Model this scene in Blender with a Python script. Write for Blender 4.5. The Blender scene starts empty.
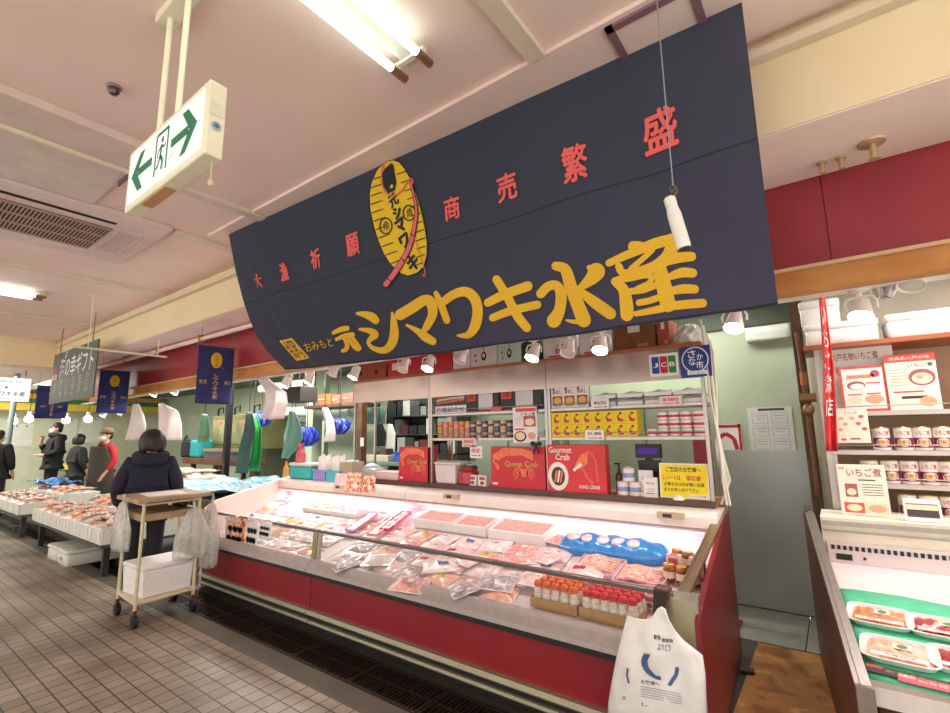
import bpy, math, random
from mathutils import Vector, Matrix, Euler
rnd = random.Random(7)
S = bpy.context.scene
COL = S.collection
# ------------------------------------------------------------------ camera
FP, CX, CY, HC = 477.33, 475.0, 356.5, 1.55
_y, _p, _r = math.radians(36.61), math.radians(9.11), math.radians(-0.84)
FW = Vector((-math.sin(_y)*math.cos(_p), math.cos(_y)*math.cos(_p), math.sin(_p)))
_r0 = Vector((math.cos(_y), math.sin(_y), 0)); _u0 = _r0.cross(FW)
RT = _r0*math.cos(_r) + _u0*math.sin(_r); UP = _u0*math.cos(_r) - _r0*math.sin(_r)
def ray(x, y): return RT*((x-CX)/FP) - UP*((y-CY)/FP) + FW
def onY(x, y, d):
    v = ray(x, y); t = d/v.y; return Vector((v.x*t, d, HC+v.z*t))
def onX(x, y, d):
    v = ray(x, y); t = d/v.x; return Vector((d, v.y*t, HC+v.z*t))
def onZ(x, y, z):
    v = ray(x, y); t = (z-HC)/v.z; return Vector((v.x*t, v.y*t, z))
def rectY(x0, y0, x1, y1, d):
    a = onY(x0, y0, d); b = onY(x1, y1, d); c = onY(x0, y1, d); e = onY(x1, y0, d)
    return (a.x+c.x)/2, (b.x+e.x)/2, (b.z+c.z)/2, (a.z+e.z)/2      # X0, X1, Z0, Z1
cd = bpy.data.cameras.new('camera'); cam = bpy.data.objects.new('camera', cd); COL.objects.link(cam)
cd.sensor_width = 36; cd.lens = 36*FP/950; cd.clip_start = .02
cam.matrix_world = Matrix(((RT.x, UP.x, -FW.x, 0), (RT.y, UP.y, -FW.y, 0), (RT.z, UP.z, -FW.z, HC), (0, 0, 0, 1)))
S.camera = cam
vs = S.view_settings; vs.view_transform = 'Standard'; vs.look = 'None'; vs.gamma = 1; vs.use_curve_mapping = False

# ------------------------------------------------------------------ materials
def lin(h):
    h = h.lstrip('#'); o = []
    for i in (0, 2, 4):
        v = int(h[i:i+2], 16)/255; o.append(v/12.92 if v <= .04045 else ((v+.055)/1.055)**2.4)
    return (*o, 1)
MC = {}
def mat(name, col, rough=.5, metal=0, noise=None, col2=None, bump=0, emit=0, coat=0, trans=0, spec=.5, sheen=0, alpha=1, tcol=None):
    if name in MC: return MC[name]
    m = bpy.data.materials.new(name); m.use_nodes = True; nt = m.node_tree; N = nt.nodes; L = nt.links
    b = N['Principled BSDF']; c = lin(col)
    b.inputs['Base Color'].default_value = c; b.inputs['Roughness'].default_value = rough
    b.inputs['Metallic'].default_value = metal; b.inputs['Coat Weight'].default_value = coat
    b.inputs['Coat Roughness'].default_value = .12; b.inputs['Specular IOR Level'].default_value = spec
    if sheen: b.inputs['Sheen Weight'].default_value = sheen
    b.inputs['Alpha'].default_value = alpha
    if emit:
        b.inputs['Emission Color'].default_value = c; b.inputs['Emission Strength'].default_value = emit
    sc = noise if noise else 6
    t = N.new('ShaderNodeTexCoord'); n = N.new('ShaderNodeTexNoise'); n.inputs['Scale'].default_value = sc
    n.inputs['Detail'].default_value = 4
    L.new(t.outputs['Object'], n.inputs['Vector'])
    r = N.new('ShaderNodeValToRGB'); e = r.color_ramp.elements
    e[0].position = .35; e[1].position = .65
    c2 = lin(col2) if col2 else tuple(x*.9 for x in c[:3])+(1,)
    e[0].color = c2; e[1].color = c
    L.new(n.outputs['Fac'], r.inputs['Fac']); L.new(r.outputs['Color'], b.inputs['Base Color'])
    if bump:
        k = N.new('ShaderNodeBump'); k.inputs['Strength'].default_value = bump; k.inputs['Distance'].default_value = .01
        L.new(n.outputs['Fac'], k.inputs['Height']); L.new(k.outputs['Normal'], b.inputs['Normal'])
    if trans:
        tr = N.new('ShaderNodeBsdfTranslucent'); tr.inputs['Color'].default_value = lin(tcol or col2 or col)
        mx = N.new('ShaderNodeMixShader'); mx.inputs[0].default_value = trans
        L.new(b.outputs[0], mx.inputs[1]); L.new(tr.outputs[0], mx.inputs[2]); L.new(mx.outputs[0], N['Material Output'].inputs[0])
    MC[name] = m; return m
def emat(name, col, s):
    if name in MC: return MC[name]
    m = bpy.data.materials.new(name); m.use_nodes = True; nt = m.node_tree; nt.nodes.clear()
    e = nt.nodes.new('ShaderNodeEmission'); e.inputs[0].default_value = lin(col); e.inputs[1].default_value = s
    o = nt.nodes.new('ShaderNodeOutputMaterial'); nt.links.new(e.outputs[0], o.inputs[0]); MC[name] = m; return m
def ramp_mat(name, stops, scale=14, rough=.3, coat=.5, distort=1.5, bump=.3, stretch=(1, 1, 1), detail=5):
    """mottled stuff (fish, ice, packed food): noise through a colour ramp"""
    if name in MC: return MC[name]
    m = bpy.data.materials.new(name); m.use_nodes = True; nt = m.node_tree; N = nt.nodes; L = nt.links; b = N['Principled BSDF']
    b.inputs['Roughness'].default_value = rough; b.inputs['Coat Weight'].default_value = coat; b.inputs['Coat Roughness'].default_value = .1
    t = N.new('ShaderNodeTexCoord'); mp = N.new('ShaderNodeMapping'); mp.inputs['Scale'].default_value = stretch
    oi = N.new('ShaderNodeObjectInfo'); ml = N.new('ShaderNodeVectorMath'); ml.operation = 'SCALE'; ml.inputs[0].default_value = (37, 19, 11)
    L.new(oi.outputs['Random'], ml.inputs['Scale'])
    ad = N.new('ShaderNodeVectorMath'); ad.operation = 'ADD'
    L.new(t.outputs['Object'], ad.inputs[0]); L.new(ml.outputs[0], ad.inputs[1]); L.new(ad.outputs[0], mp.inputs['Vector'])
    n = N.new('ShaderNodeTexNoise'); n.inputs['Scale'].default_value = scale; n.inputs['Detail'].default_value = detail; n.inputs['Distortion'].default_value = distort
    L.new(mp.outputs[0], n.inputs['Vector'])
    r = N.new('ShaderNodeValToRGB'); e = r.color_ramp.elements
    e[0].position = stops[0][0]; e[0].color = lin(stops[0][1]); e[1].position = stops[-1][0]; e[1].color = lin(stops[-1][1])
    for p, c in stops[1:-1]:
        q = e.new(p); q.color = lin(c)
    L.new(n.outputs['Fac'], r.inputs['Fac']); L.new(r.outputs['Color'], b.inputs['Base Color'])
    k = N.new('ShaderNodeBump'); k.inputs['Strength'].default_value = bump; k.inputs['Distance'].default_value = .01
    L.new(n.outputs['Fac'], k.inputs['Height']); L.new(k.outputs['Normal'], b.inputs['Normal'])
    MC[name] = m; return m
def glass_mat(name, tint='#f4fff8', gloss=.1, rough=.02):
    if name in MC: return MC[name]
    m = bpy.data.materials.new(name); m.use_nodes = True; nt = m.node_tree; nt.nodes.clear(); N = nt.nodes; L = nt.links
    t = N.new('ShaderNodeBsdfTransparent'); t.inputs[0].default_value = lin(tint)
    g = N.new('ShaderNodeBsdfGlossy'); g.inputs['Roughness'].default_value = rough
    f = N.new('ShaderNodeLayerWeight'); f.inputs[0].default_value = .25
    a = N.new('ShaderNodeMath'); a.operation = 'MULTIPLY_ADD'; a.inputs[1].default_value = .35; a.inputs[2].default_value = gloss
    x = N.new('ShaderNodeMixShader'); o = N.new('ShaderNodeOutputMaterial')
    L.new(f.outputs['Fresnel'], a.inputs[0]); L.new(a.outputs[0], x.inputs[0]); L.new(t.outputs[0], x.inputs[1]); L.new(g.outputs[0], x.inputs[2]); L.new(x.outputs[0], o.inputs[0])
    MC[name] = m; return m
def tile_mat():
    m = bpy.data.materials.new('floor tile'); m.use_nodes = True; nt = m.node_tree; N = nt.nodes; L = nt.links; b = N['Principled BSDF']
    t = N.new('ShaderNodeTexCoord'); mp = N.new('ShaderNodeMapping'); mp.inputs['Location'].default_value = (.045, -.0204, 0)
    br = N.new('ShaderNodeTexBrick'); br.offset = 0; br.squash = 1
    for k, v in (('Scale', 1), ('Mortar Size', .0052), ('Mortar Smooth', .35), ('Bias', 0), ('Brick Width', .1107), ('Row Height', .1107)): br.inputs[k].default_value = v
    br.inputs['Color1'].default_value = lin('#a09381'); br.inputs['Color2'].default_value = lin('#928574'); br.inputs['Mortar'].default_value = lin('#3a2c22')
    n = N.new('ShaderNodeTexNoise'); n.inputs['Scale'].default_value = 1.6; n.inputs['Detail'].default_value = 6
    r = N.new('ShaderNodeValToRGB'); e = r.color_ramp.elements; e[0].position = .33; e[0].color = lin('#b9ad98'); e[1].position = .62; e[1].color = (1, 1, 1, 1)
    mx = N.new('ShaderNodeMix'); mx.data_type = 'RGBA'; mx.blend_type = 'MULTIPLY'; mx.inputs[0].default_value = 1
    L.new(t.outputs['Object'], mp.inputs[0]); L.new(mp.outputs[0], br.inputs['Vector']); L.new(t.outputs['Object'], n.inputs['Vector'])
    L.new(n.outputs['Fac'], r.inputs['Fac']); L.new(br.outputs['Color'], mx.inputs[6]); L.new(r.outputs['Color'], mx.inputs[7]); L.new(mx.outputs[2], b.inputs['Base Color'])
    b.inputs['Roughness'].default_value = .5
    k = N.new('ShaderNodeBump'); k.inputs['Strength'].default_value = .35; k.inputs['Distance'].default_value = .004; k.invert = True
    L.new(br.outputs['Fac'], k.inputs['Height']); L.new(k.outputs['Normal'], b.inputs['Normal'])
    return m

# ------------------------------------------------------------------ mesh builder
WL = {}
_glyph = {}
def glyphs(body, bold=0.0):
    bold = min(bold, .012)
    k = (body, bold)
    if k in _glyph: return _glyph[k]
    cu = bpy.data.curves.new('glyph', 'FONT'); cu.body = body; cu.offset = bold; cu.resolution_u = 3; cu.align_x = 'CENTER'
    o = bpy.data.objects.new('glyph', cu); COL.objects.link(o)
    dg = bpy.context.evaluated_depsgraph_get(); me = bpy.data.meshes.new_from_object(o.evaluated_get(dg))
    vs_ = [(v.co.x, v.co.y) for v in me.vertices]; fs = [tuple(p.vertices) for p in me.polygons]
    bpy.data.objects.remove(o); bpy.data.curves.remove(cu); bpy.data.meshes.remove(me)
    if not vs_: vs_, fs = [(0, 0), (1, 0), (1, 1)], []
    x0 = min(v[0] for v in vs_); x1 = max(v[0] for v in vs_); y0 = min(v[1] for v in vs_); y1 = max(v[1] for v in vs_)
    w = max(x1-x0, 1e-6); h = max(y1-y0, 1e-6)
    r = ([((v[0]-x0)/w-.5, (v[1]-y0)/h-.5) for v in vs_], fs); _glyph[k] = r; return r
class MB:
    def __init__(s): s.v = []; s.f = []; s.m = []; s.s = []
    def add(s, vv, ff, m=0, sm=False):
        n = len(s.v); s.v += [Vector(a) for a in vv]
        for f in ff: s.f.append([n+i for i in f]); s.m.append(m); s.s.append(sm)
        return s
    def hexa(s, c, m=0):
        return s.add(c, [(0, 3, 2, 1), (4, 5, 6, 7), (0, 1, 5, 4), (1, 2, 6, 5), (2, 3, 7, 6), (3, 0, 4, 7)], m)
    def box(s, x0, x1, y0, y1, z0, z1, m=0):
        return s.hexa([(x0, y0, z0), (x1, y0, z0), (x1, y1, z0), (x0, y1, z0), (x0, y0, z1), (x1, y0, z1), (x1, y1, z1), (x0, y1, z1)], m)
    def taper(s, x0, x1, y0, y1, z0, z1, i, m=0):      # box whose base is inset by i
        return s.hexa([(x0+i, y0+i, z0), (x1-i, y0+i, z0), (x1-i, y1-i, z0), (x0+i, y1-i, z0), (x0, y0, z1), (x1, y0, z1), (x1, y1, z1), (x0, y1, z1)], m)
    def rbox(s, x0, x1, y0, y1, z0, z1, r=.01, m=0, n=3):   # rounded vertical corners + softened top
        pts = []
        for (cx, cy, a0) in ((x1-r, y1-r, 0), (x0+r, y1-r, 90), (x0+r, y0+r, 180), (x1-r, y0+r, 270)):
            for k in range(n+1):
                a = math.radians(a0+90*k/n); pts.append((cx+r*math.cos(a), cy+r*math.sin(a)))
        N = len(pts); mx, my = (x0+x1)/2, (y0+y1)/2; e = min(r*.4, (z1-z0)*.3)
        def ring(z, i): return [(p[0]-(i if p[0] > mx else -i), p[1]-(i if p[1] > my else -i), z) for p in pts]
        vv = ring(z0, e)+ring(z0+e, 0)+ring(z1-e, 0)+ring(z1, e)
        ff = [(k*N+i, k*N+(i+1) % N, (k+1)*N+(i+1) % N, (k+1)*N+i) for k in range(3) for i in range(N)]
        s.add(vv, ff, m, True); s.add(vv[:N], [tuple(range(N-1, -1, -1))], m); s.add(vv[3*N:], [tuple(range(N))], m)
        return s
    def tray(s, x0, x1, y0, y1, z0, z1, t=.012, i=0, m=0):
        s.taper(x0, x1, y0, y0+t, z0, z1, 0, m); s.box(x0, x1, y1-t, y1, z0, z1, m); s.box(x0, x0+t, y0+t, y1-t, z0, z1, m); s.box(x1-t, x1, y0+t, y1-t, z0, z1, m)
        return s.box(x0+t, x1-t, y0+t, y1-t, z0, z0+t, m)
    def cyl(s, p0, p1, r0, r1=None, n=12, m=0, caps=True):
        p0 = Vector(p0); p1 = Vector(p1); r1 = r0 if r1 is None else r1
        d = (p1-p0).normalized(); a = d.orthogonal().normalized(); b = d.cross(a)
        vv = []
        for p, r in ((p0, r0), (p1, r1)):
            vv += [p+(a*math.cos(2*math.pi*i/n)+b*math.sin(2*math.pi*i/n))*r for i in range(n)]
        s.add(vv, [(i, (i+1) % n, n+(i+1) % n, n+i) for i in range(n)], m, True)
        if caps: s.add(vv, [tuple(range(n-1, -1, -1)), tuple(range(n, 2*n))], m)
        return s
    def tube(s, pts, r, n=8, m=0, radii=None):
        pts = [Vector(p) for p in pts]; vv = []; ref = None
        for i, p in enumerate(pts):
            d = (pts[min(i+1, len(pts)-1)]-pts[max(i-1, 0)]).normalized()
            if ref is None: ref = d.orthogonal().normalized()
            a = (ref-d*ref.dot(d)); a = a.normalized() if a.length > 1e-6 else d.orthogonal().normalized(); ref = a; b = d.cross(a)
            rr = radii[i] if radii else r
            vv += [p+(a*math.cos(2*math.pi*k/n)+b*math.sin(2*math.pi*k/n))*rr for k in range(n)]
        ff = [(i*n+k, i*n+(k+1) % n, (i+1)*n+(k+1) % n, (i+1)*n+k) for i in range(len(pts)-1) for k in range(n)]
        s.add(vv, ff, m, True); s.add(vv, [tuple(range(n-1, -1, -1)), tuple(range((len(pts)-1)*n, len(pts)*n))], m)
        return s
    def lathe(s, prof, c=(0, 0, 0), n=16, m=0, ms=None):
        c = Vector(c); vv = []
        for r, z in prof: vv += [c+Vector((r*math.cos(2*math.pi*k/n), r*math.sin(2*math.pi*k/n), z)) for k in range(n)]
        for i in range(len(prof)-1):
            s.add(vv[i*n:(i+2)*n], [(k, (k+1) % n, n+(k+1) % n, n+k) for k in range(n)], ms[i] if ms else m, True)
        if prof[0][0] > 1e-5: s.add(vv[:n], [tuple(range(n-1, -1, -1))], ms[0] if ms else m)
        if prof[-1][0] > 1e-5: s.add(vv[-n:], [tuple(range(n))], ms[-1] if ms else m)
        return s
    def ell(s, c, r, n=12, m=0, rot=None):
        c = Vector(c); R = rot or Matrix.Identity(3); vv = []; k = n//2
        for i in range(k+1):
            a = -math.pi/2+math.pi*i/k
            for j in range(n):
                b = 2*math.pi*j/n; vv.append(c+R @ Vector((r[0]*math.cos(a)*math.cos(b), r[1]*math.cos(a)*math.sin(b), r[2]*math.sin(a))))
        return s.add(vv, [(i*n+j, i*n+(j+1) % n, (i+1)*n+(j+1) % n, (i+1)*n+j) for i in range(k) for j in range(n)], m, True)
    def prism(s, pts, a0, a1, ax='x', m=0):
        """2-D outline extruded along an axis: ax x -> (y,z) outline, y -> (x,z), z -> (x,y)"""
        P = {'x': lambda u, v, w: (w, u, v), 'y': lambda u, v, w: (u, w, v), 'z': lambda u, v, w: (u, v, w)}[ax]
        n = len(pts); vv = [P(u, v, a0) for u, v in pts]+[P(u, v, a1) for u, v in pts]
        ff = [(i, (i+1) % n, n+(i+1) % n, n+i) for i in range(n)]+[tuple(range(n-1, -1, -1)), tuple(range(n, 2*n))]
        return s.add(vv, ff, m)
    def grid(s, fn, nu, nv, m=0, sm=True):
        vv = [fn(i/nu, j/nv) for j in range(nv+1) for i in range(nu+1)]
        return s.add(vv, [(j*(nu+1)+i, j*(nu+1)+i+1, (j+1)*(nu+1)+i+1, (j+1)*(nu+1)+i) for j in range(nv) for i in range(nu)], m, sm)
    def poly(s, pts, m=0): return s.add(pts, [tuple(range(len(pts)))], m)
    def text(s, body, fr, x, y, w, h, m=0, lift=.0012, bold=0.0):
        """lettering on the face fr=(origin,u,v): centred at (x,y), w x h"""
        g, ff = glyphs(body, bold); o, u, v = fr; n = u.cross(v).normalized()*lift
        return s.add([o+u*(x+a*w)+v*(y+b*h)+n for a, b in g], ff, m)
    def rect(s, fr, x, y, w, h, m=0, lift=.0006):
        o, u, v = fr; n = u.cross(v).normalized()*lift
        return s.add([o+u*(x+a*w/2)+v*(y+b*h/2)+n for a, b in ((-1, -1), (1, -1), (1, 1), (-1, 1))], [(0, 1, 2, 3)], m)
    def disc(s, fr, x, y, rx, ry, m=0, lift=.0008, n=20):
        o, u, v = fr; q = u.cross(v).normalized()*lift
        return s.add([o+u*(x+rx*math.cos(2*math.pi*i/n))+v*(y+ry*math.sin(2*math.pi*i/n))+q for i in range(n)], [tuple(range(n))], m)
    def shape(s, fr, pts, m=0, lift=.0009):
        o, u, v = fr; q = u.cross(v).normalized()*lift
        return s.add([o+u*a+v*b+q for a, b in pts], [tuple(range(len(pts)))], m)
    def line(s, fr, pts, w, m=0, lift=.001):
        for (a, b), (c, d) in zip(pts, pts[1:]):
            l = math.hypot(c-a, d-b) or 1; nx, ny = -(d-b)/l*w/2, (c-a)/l*w/2
            s.shape(fr, [(a-nx, b-ny), (c-nx, d-ny), (c+nx, d+ny), (a+nx, b+ny)], m, lift)
        return s
    def build(s, name, mats, parent=None, org=None, bevel=0, sub=0, local=False):
        if not isinstance(mats, (list, tuple)): mats = [mats]
        off = WL.get(parent.name, Vector((0, 0, 0))) if parent else Vector(org or (0, 0, 0))
        me = bpy.data.meshes.new(name); me.from_pydata([v if local else v-off for v in s.v], [], s.f)
        for q in mats: me.materials.append(q)
        me.polygons.foreach_set('material_index', s.m); me.polygons.foreach_set('use_smooth', s.s)
        me.update()
        o = bpy.data.objects.new(name, me); COL.objects.link(o)
        if parent: o.parent = parent
        else: o.location = off
        WL[o.name] = off
        if bevel:
            b = o.modifiers.new('bevel', 'BEVEL'); b.width = bevel; b.segments = 2; b.limit_method = 'ANGLE'; b.angle_limit = .7
        if sub:
            b = o.modifiers.new('sub', 'SUBSURF'); b.levels = b.render_levels = sub
        return o
def tag(o, label, cat, group=None):
    o['label'] = label; o['category'] = cat
    if group: o['group'] = group
    return o
def thing(name, label, cat, org=(0, 0, 0), group=None):
    o = bpy.data.objects.new(name, None); COL.objects.link(o); o.location = org; o.empty_display_size = .1
    WL[o.name] = Vector(org); return tag(o, label, cat, group)
def struct(o): o['kind'] = 'structure'; return o
def place(o, loc, rot=(0, 0, 0), scale=None):
    o.location = loc; o.rotation_euler = rot
    if scale: o.scale = (scale,)*3
    return o
def copy_tree(o, parent=None):
    c = o.copy(); COL.objects.link(c)
    if parent: c.parent = parent
    for ch in list(o.children): copy_tree(ch, c)
    return c
ORD = 'first second third fourth fifth sixth seventh eighth ninth tenth eleventh twelfth thirteenth fourteenth fifteenth sixteenth seventeenth eighteenth nineteenth twentieth'.split()
X_, Y_, Z_ = Vector((1, 0, 0)), Vector((0, 1, 0)), Vector((0, 0, 1))
def front(x, y, z): return (Vector((x, y, z)), X_, Z_)           # a face that looks towards the aisle (-Y)
def topf(x, y, z): return (Vector((x, y, z)), X_, Y_)
def area(name, loc, size, power, col=(1, 1, 1), rot=(0, 0, 0), sy=None):
    l = bpy.data.lights.new(name, 'AREA'); l.energy = power; l.color = col; l.size = size
    if sy: l.shape = 'RECTANGLE'; l.size_y = sy
    o = bpy.data.objects.new(name, l); COL.objects.link(o); o.location = loc; o.rotation_euler = rot; return o
def spot(name, loc, target, power, col, ang=1.5, blend=.6, r=.04):
    l = bpy.data.lights.new(name, 'SPOT'); l.energy = power; l.color = col; l.spot_size = ang; l.spot_blend = blend; l.shadow_soft_size = r
    o = bpy.data.objects.new(name, l); COL.objects.link(o); o.location = loc
    o.rotation_euler = (Vector(target)-Vector(loc)).to_track_quat('-Z', 'Y').to_euler(); return o
# common materials
WHITE = mat('white plastic', '#efeae4', .4); CREAM = mat('cream paint', '#f0e6c8', .5); BLACK = mat('black plastic', '#141414', .45)
STEEL = mat('brushed steel', '#b5aca4', .32, .85, noise=30); DSTEEL = mat('dark steel', '#6b6460', .38, .8, noise=30)
RED = mat('red print', '#c5222d', .45); PAPER = mat('white paper', '#f3eee8', .7); YEL = mat('yellow print', '#f4d21c', .6)
INK = mat('black ink', '#1c1a1c', .7); REDINK = mat('red ink', '#c8303a', .7); FOAM = mat('white styrofoam', '#f2efec', .75, noise=60, bump=.05)
WOOD = mat('orange varnished wood', '#c98a44', .45, noise=5, col2='#b8742f'); BWOOD = mat('brown wood', '#6e4a30', .55, noise=7, col2='#553722')
CARTON = mat('brown cardboard', '#b98d5c', .8, noise=25, col2='#ab7f50'); MAROON = mat('maroon panel', '#9c2c36', .45, noise=3, col2='#8f2730')
CLEAR = glass_mat('clear glass', '#fbfdfc', .03); PINK = mat('pale pink print', '#f2cfd0', .6); BLUEINK = mat('blue ink', '#27407f', .6)
CONC = mat('worn concrete', '#6d685c', .6, noise=4, col2='#5d584c', bump=.1); LGREEN = mat('pale green paint', '#b9c5ab', .55, noise=2, col2='#aab89c')
# ================================================================== THE SETTING
CEIL = mat('pink-white ceiling paint', '#f2dbd1', .7, noise=1.5, col2='#ecd2c7')
BEAM = mat('cream beam paint', '#eedcb6', .6, noise=1.5, col2='#e8d4ab')
SOFF = mat('stall ceiling paint', '#6d7566', .7)
struct(MB().box(-18, 2.6, -3.5, 1.985, -.15, 0).build('floor', tile_mat()))
struct(MB().box(-18, 2.6, 1.985, 2.15, -.15, 0).build('floor_aisle_edge', mat('grey-green concrete', '#5f594b', .75, noise=3, col2='#524c40', bump=.1)))
struct(MB().box(-18, 2.6, 2.15, 2.47, -.15, -.1).build('floor_trench', mat('dark wet concrete', '#1c1916', .6)))
struct(MB().box(-18, -.62, 2.47, 6.4, -.15, 0).build('floor_stall', mat('dark stall floor', '#4a4740', .45, noise=4, col2='#3c3a34')))
brown = ramp_mat('stained brown floor', [(.3, '#74491f'), (.5, '#a87540'), (.62, '#b07e46'), (.72, '#d0aa68')], 5, .45, .1, .8, .15)
struct(MB().box(-.62, 2.6, 2.47, 4.28, -.15, 0).build('floor_passage', brown))
slabm = mat('grey floor slabs', '#8f9082', .6, noise=9, col2='#818375')
b = MB()
for k in range(5): b.box(-.95+k*.62, -.335+k*.62, 4.285, 5.06, -.15, .008)
struct(b.build('floor_slabs', slabm, bevel=.004))
struct(MB().box(-12.2, 2.6, -3.5, 2.5, 3.42, 3.5).build('ceiling', CEIL))
n = 0
def trim(bm, m, bevel=0):
    global n; n += 1
    return struct(bm.build('trim_%d' % n, m, bevel=bevel))
for x, y0, y1 in ((-1.0, -3.5, 1.9), (-3.76, -3.5, 2.42), (-4.66, 1.68, 2.42), (-6.87, -3.5, 2.42), (-9.65, -3.5, 2.42)):
    trim(MB().box(x-.045, x+.045, y0, y1, 3.385, 3.419), mat('joist paint', '#e2d6c2', .6))
trim(MB().box(-4.5, 2.6, 1.905, 2.44, 3.395, 3.419), CEIL)                                   # board along the ceiling behind the banner
b = MB()
for x in (-3.69,): b.box(x, x+.345, -2, 1.03, 3.365, 3.419)
for y in (.42, .98): b.cyl((-3.36, y, 3.36), (-3.36, y, 3.366), .006, n=8)
trim(b, mat('cover board', '#dccbc0', .6), .004)
trim(MB().box(-12, 2.6, 2.5, 3.14, 2.93, 3.6), BEAM)                                         # the long cream beam
trim(MB().box(-12, 2.6, 2.505, 3.095, 2.921, 2.929), CEIL)
trim(MB().box(-3.72, -3.695, -2, 1.05, 3.345, 3.419), mat('cream strip', '#efe3c8', .5)); trim(MB().box(-3.737, -3.722, -2, 1.05, 3.37, 3.419), mat('dark gap', '#4a3a34', .7)); trim(MB().box(-4.56, -3.738, -2, 1.05, 3.397, 3.419), mat('grey-white panel', '#dccfc6', .6)); trim(MB().box(-4.0, -3.74, 1.051, 1.06, 3.36, 3.419), mat('dark end plate', '#6b5458', .6))
trim(MB().box(-2.29, -.125, 5.03, 5.058, 2.50, 2.78), mat('dark green board', '#47523f', .6)); trim(MB().box(-12, 2.6, 2.44, 2.499, 3.30, 3.345), mat('rail paint', '#e4d5bb', .6))
trim(MB().box(-12.6, -12.001, -3.5, 3.1, 2.92, 3.6), BEAM)                                     # cross beam far down the aisle
b = MB()
xs = [2.6, .08, -2.3, -4.7, -7.1, -9.5, -12]
for a, c in zip(xs[1:], xs): b.box(a+.003, c-.003, 3.10, 3.135, 2.42, 2.929)
b.box(-12, 2.6, 3.112, 3.135, 2.42, 2.928)
struct(b.build('wall_header', MAROON))
trim(MB().box(-12, 2.6, 3.09, 3.19, 2.285, 2.419), WOOD, .006)
trim(MB().box(-12, 2.6, 3.06, 3.10, 2.405, 2.424), mat('beige edge strip', '#d8b48a', .5))
struct(MB().box(-17.2, 2.6, 3.141, 6.5, 2.78, 2.86).build('ceiling_stall', SOFF))
struct(MB().box(-17.2, -12.601, -3.5, 3.14, 3.0, 3.1).build('ceiling_far', CEIL))
struct(MB().box(-2.3, -.12, 5.06, 5.16, 0, 2.78).build('wall_back_right', mat('pale green wall', '#bccaae', .55, noise=1.3, col2='#a9b59b')))
struct(MB().box(-.12, 2.6, 4.96, 5.06, 0, 2.78).build('wall_right_stall', mat('cream wall', '#d8cdb8', .6)))
struct(MB().box(-17.2, -2.3, 6.3, 6.4, 0, 2.78).build('wall_back', LGREEN))
struct(MB().box(-2.3, -2.2, 5.161, 6.3, 0, 2.78).build('wall_stall_side', LGREEN))
struct(MB().box(-17.3, -17.2, -3.5, 6.3, 0, 3.0).build('wall_left', mat('far wall paint', '#ccd0b2', .6)))
# brown corner post between the two stalls, with a pipe and a valve on it
b = MB(); b.box(-.20, -.13, 4.52, 4.62, 0, 2.6); trim(b, mat('dark post wood', '#6d4a2e', .6, noise=8, col2='#4e3420'))
# lower metal sheet and its edge strip on the green wall
b = MB(); b.box(-.93, -.16, 5.035, 5.059, .02, 1.36)
for x in (-.9, -.2): b.cyl((x, 5.03, 1.28), (x, 5.036, 1.28), .012, n=10)
trim(b, mat('grey lining sheet', '#b4bab4', .35, .1, noise=2, col2='#a6ada6'))
# soffit pipe with saddles
t = thing('soffit_pipe', 'long pink painted pipe clipped along the underside of the cream beam', 'pipe', (-8, 2.9, 2.87))
MB().cyl((-11.9, 2.9, 2.87), (-4.6, 2.9, 2.87), .028).build('pipe', CEIL, t)
for x in (-11, -9.6, -8.2, -6.8, -5.4):
    MB().box(x-.02, x+.02, 2.865, 2.935, 2.84, 2.93).build('saddle', mat('brass clip', '#b58a4c', .4, .6), t)
for i, (px, py) in enumerate(((822, 166), (841, 161))):
    p = onZ(px, py, 2.9)
    o = MB().cyl((p.x, p.y, 2.86), (p.x, p.y, 2.93), .013).lathe([(.022, 0), (.022, .012), (.012, .02)], (p.x, p.y, 2.91)).build('pipe_stub', mat('pale brass', '#cdb088', .4, .4), org=(p.x, p.y, 2.86))
    tag(o, ('left' if i == 0 else 'middle')+' of the three small brass fittings under the beam above the right stall', 'pipe fitting')
p = onZ(873, 150, 2.88)
t = thing('sprinkler_head', 'brass sprinkler with a round plate under the beam above the right stall', 'sprinkler', (p.x, p.y, 2.93))
MB().lathe([(.06, -.004), (.055, -.018), (.03, -.022)], (p.x, p.y, 2.93), 18).build('escutcheon', mat('pale brass', '#cdb088', .4, .4), t)
MB().cyl((p.x, p.y, 2.84), (p.x, p.y, 2.91), .013).lathe([(.024, 0), (.024, .006), (.01, .012)], (p.x, p.y, 2.832)).build('nozzle', mat('pale brass', '#cdb088', .4, .4), t)

# ------------------------------------------------------------------ drain grates along the counter
IRON = mat('rusty iron', '#3a2c22', .6, .5, noise=40, col2='#241b15', bump=.2)
def make_grate(label):
    t = thing('drain_grate', label, 'drain grate', (0, 0, 0), 'drain grates along the counter')
    L = .60
    MB().box(0, L, 0, .022, -.03, .004).box(0, L, .293, .315, -.03, .004).box(0, .022, .022, .293, -.03, .004).box(L-.022, L, .022, .293, -.03, .004).build('frame', IRON, t)
    MB().box(.022, L-.022, .15, .166, -.03, .002).build('middle_bar', IRON, t)
    b = MB()
    for k in range(17):
        x = .045+k*.031; b.box(x, x+.011, .022, .15, -.028, .001); b.box(x, x+.011, .166, .293, -.028, .001)
    b.build('cross_bars', IRON, t)
    return t
g0 = None; NG = 8
for k in range(NG):
    lab = 'rusty iron drain grate in the floor before the counter, %s from the right' % ORD[k]
    g0 = g0 or None
    o = make_grate(lab) if k == 0 else copy_tree(gp)
    if k == 0: gp = o
    o['label'] = lab; o.location = (-1.45-k*.605, 2.152, 0)

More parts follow.
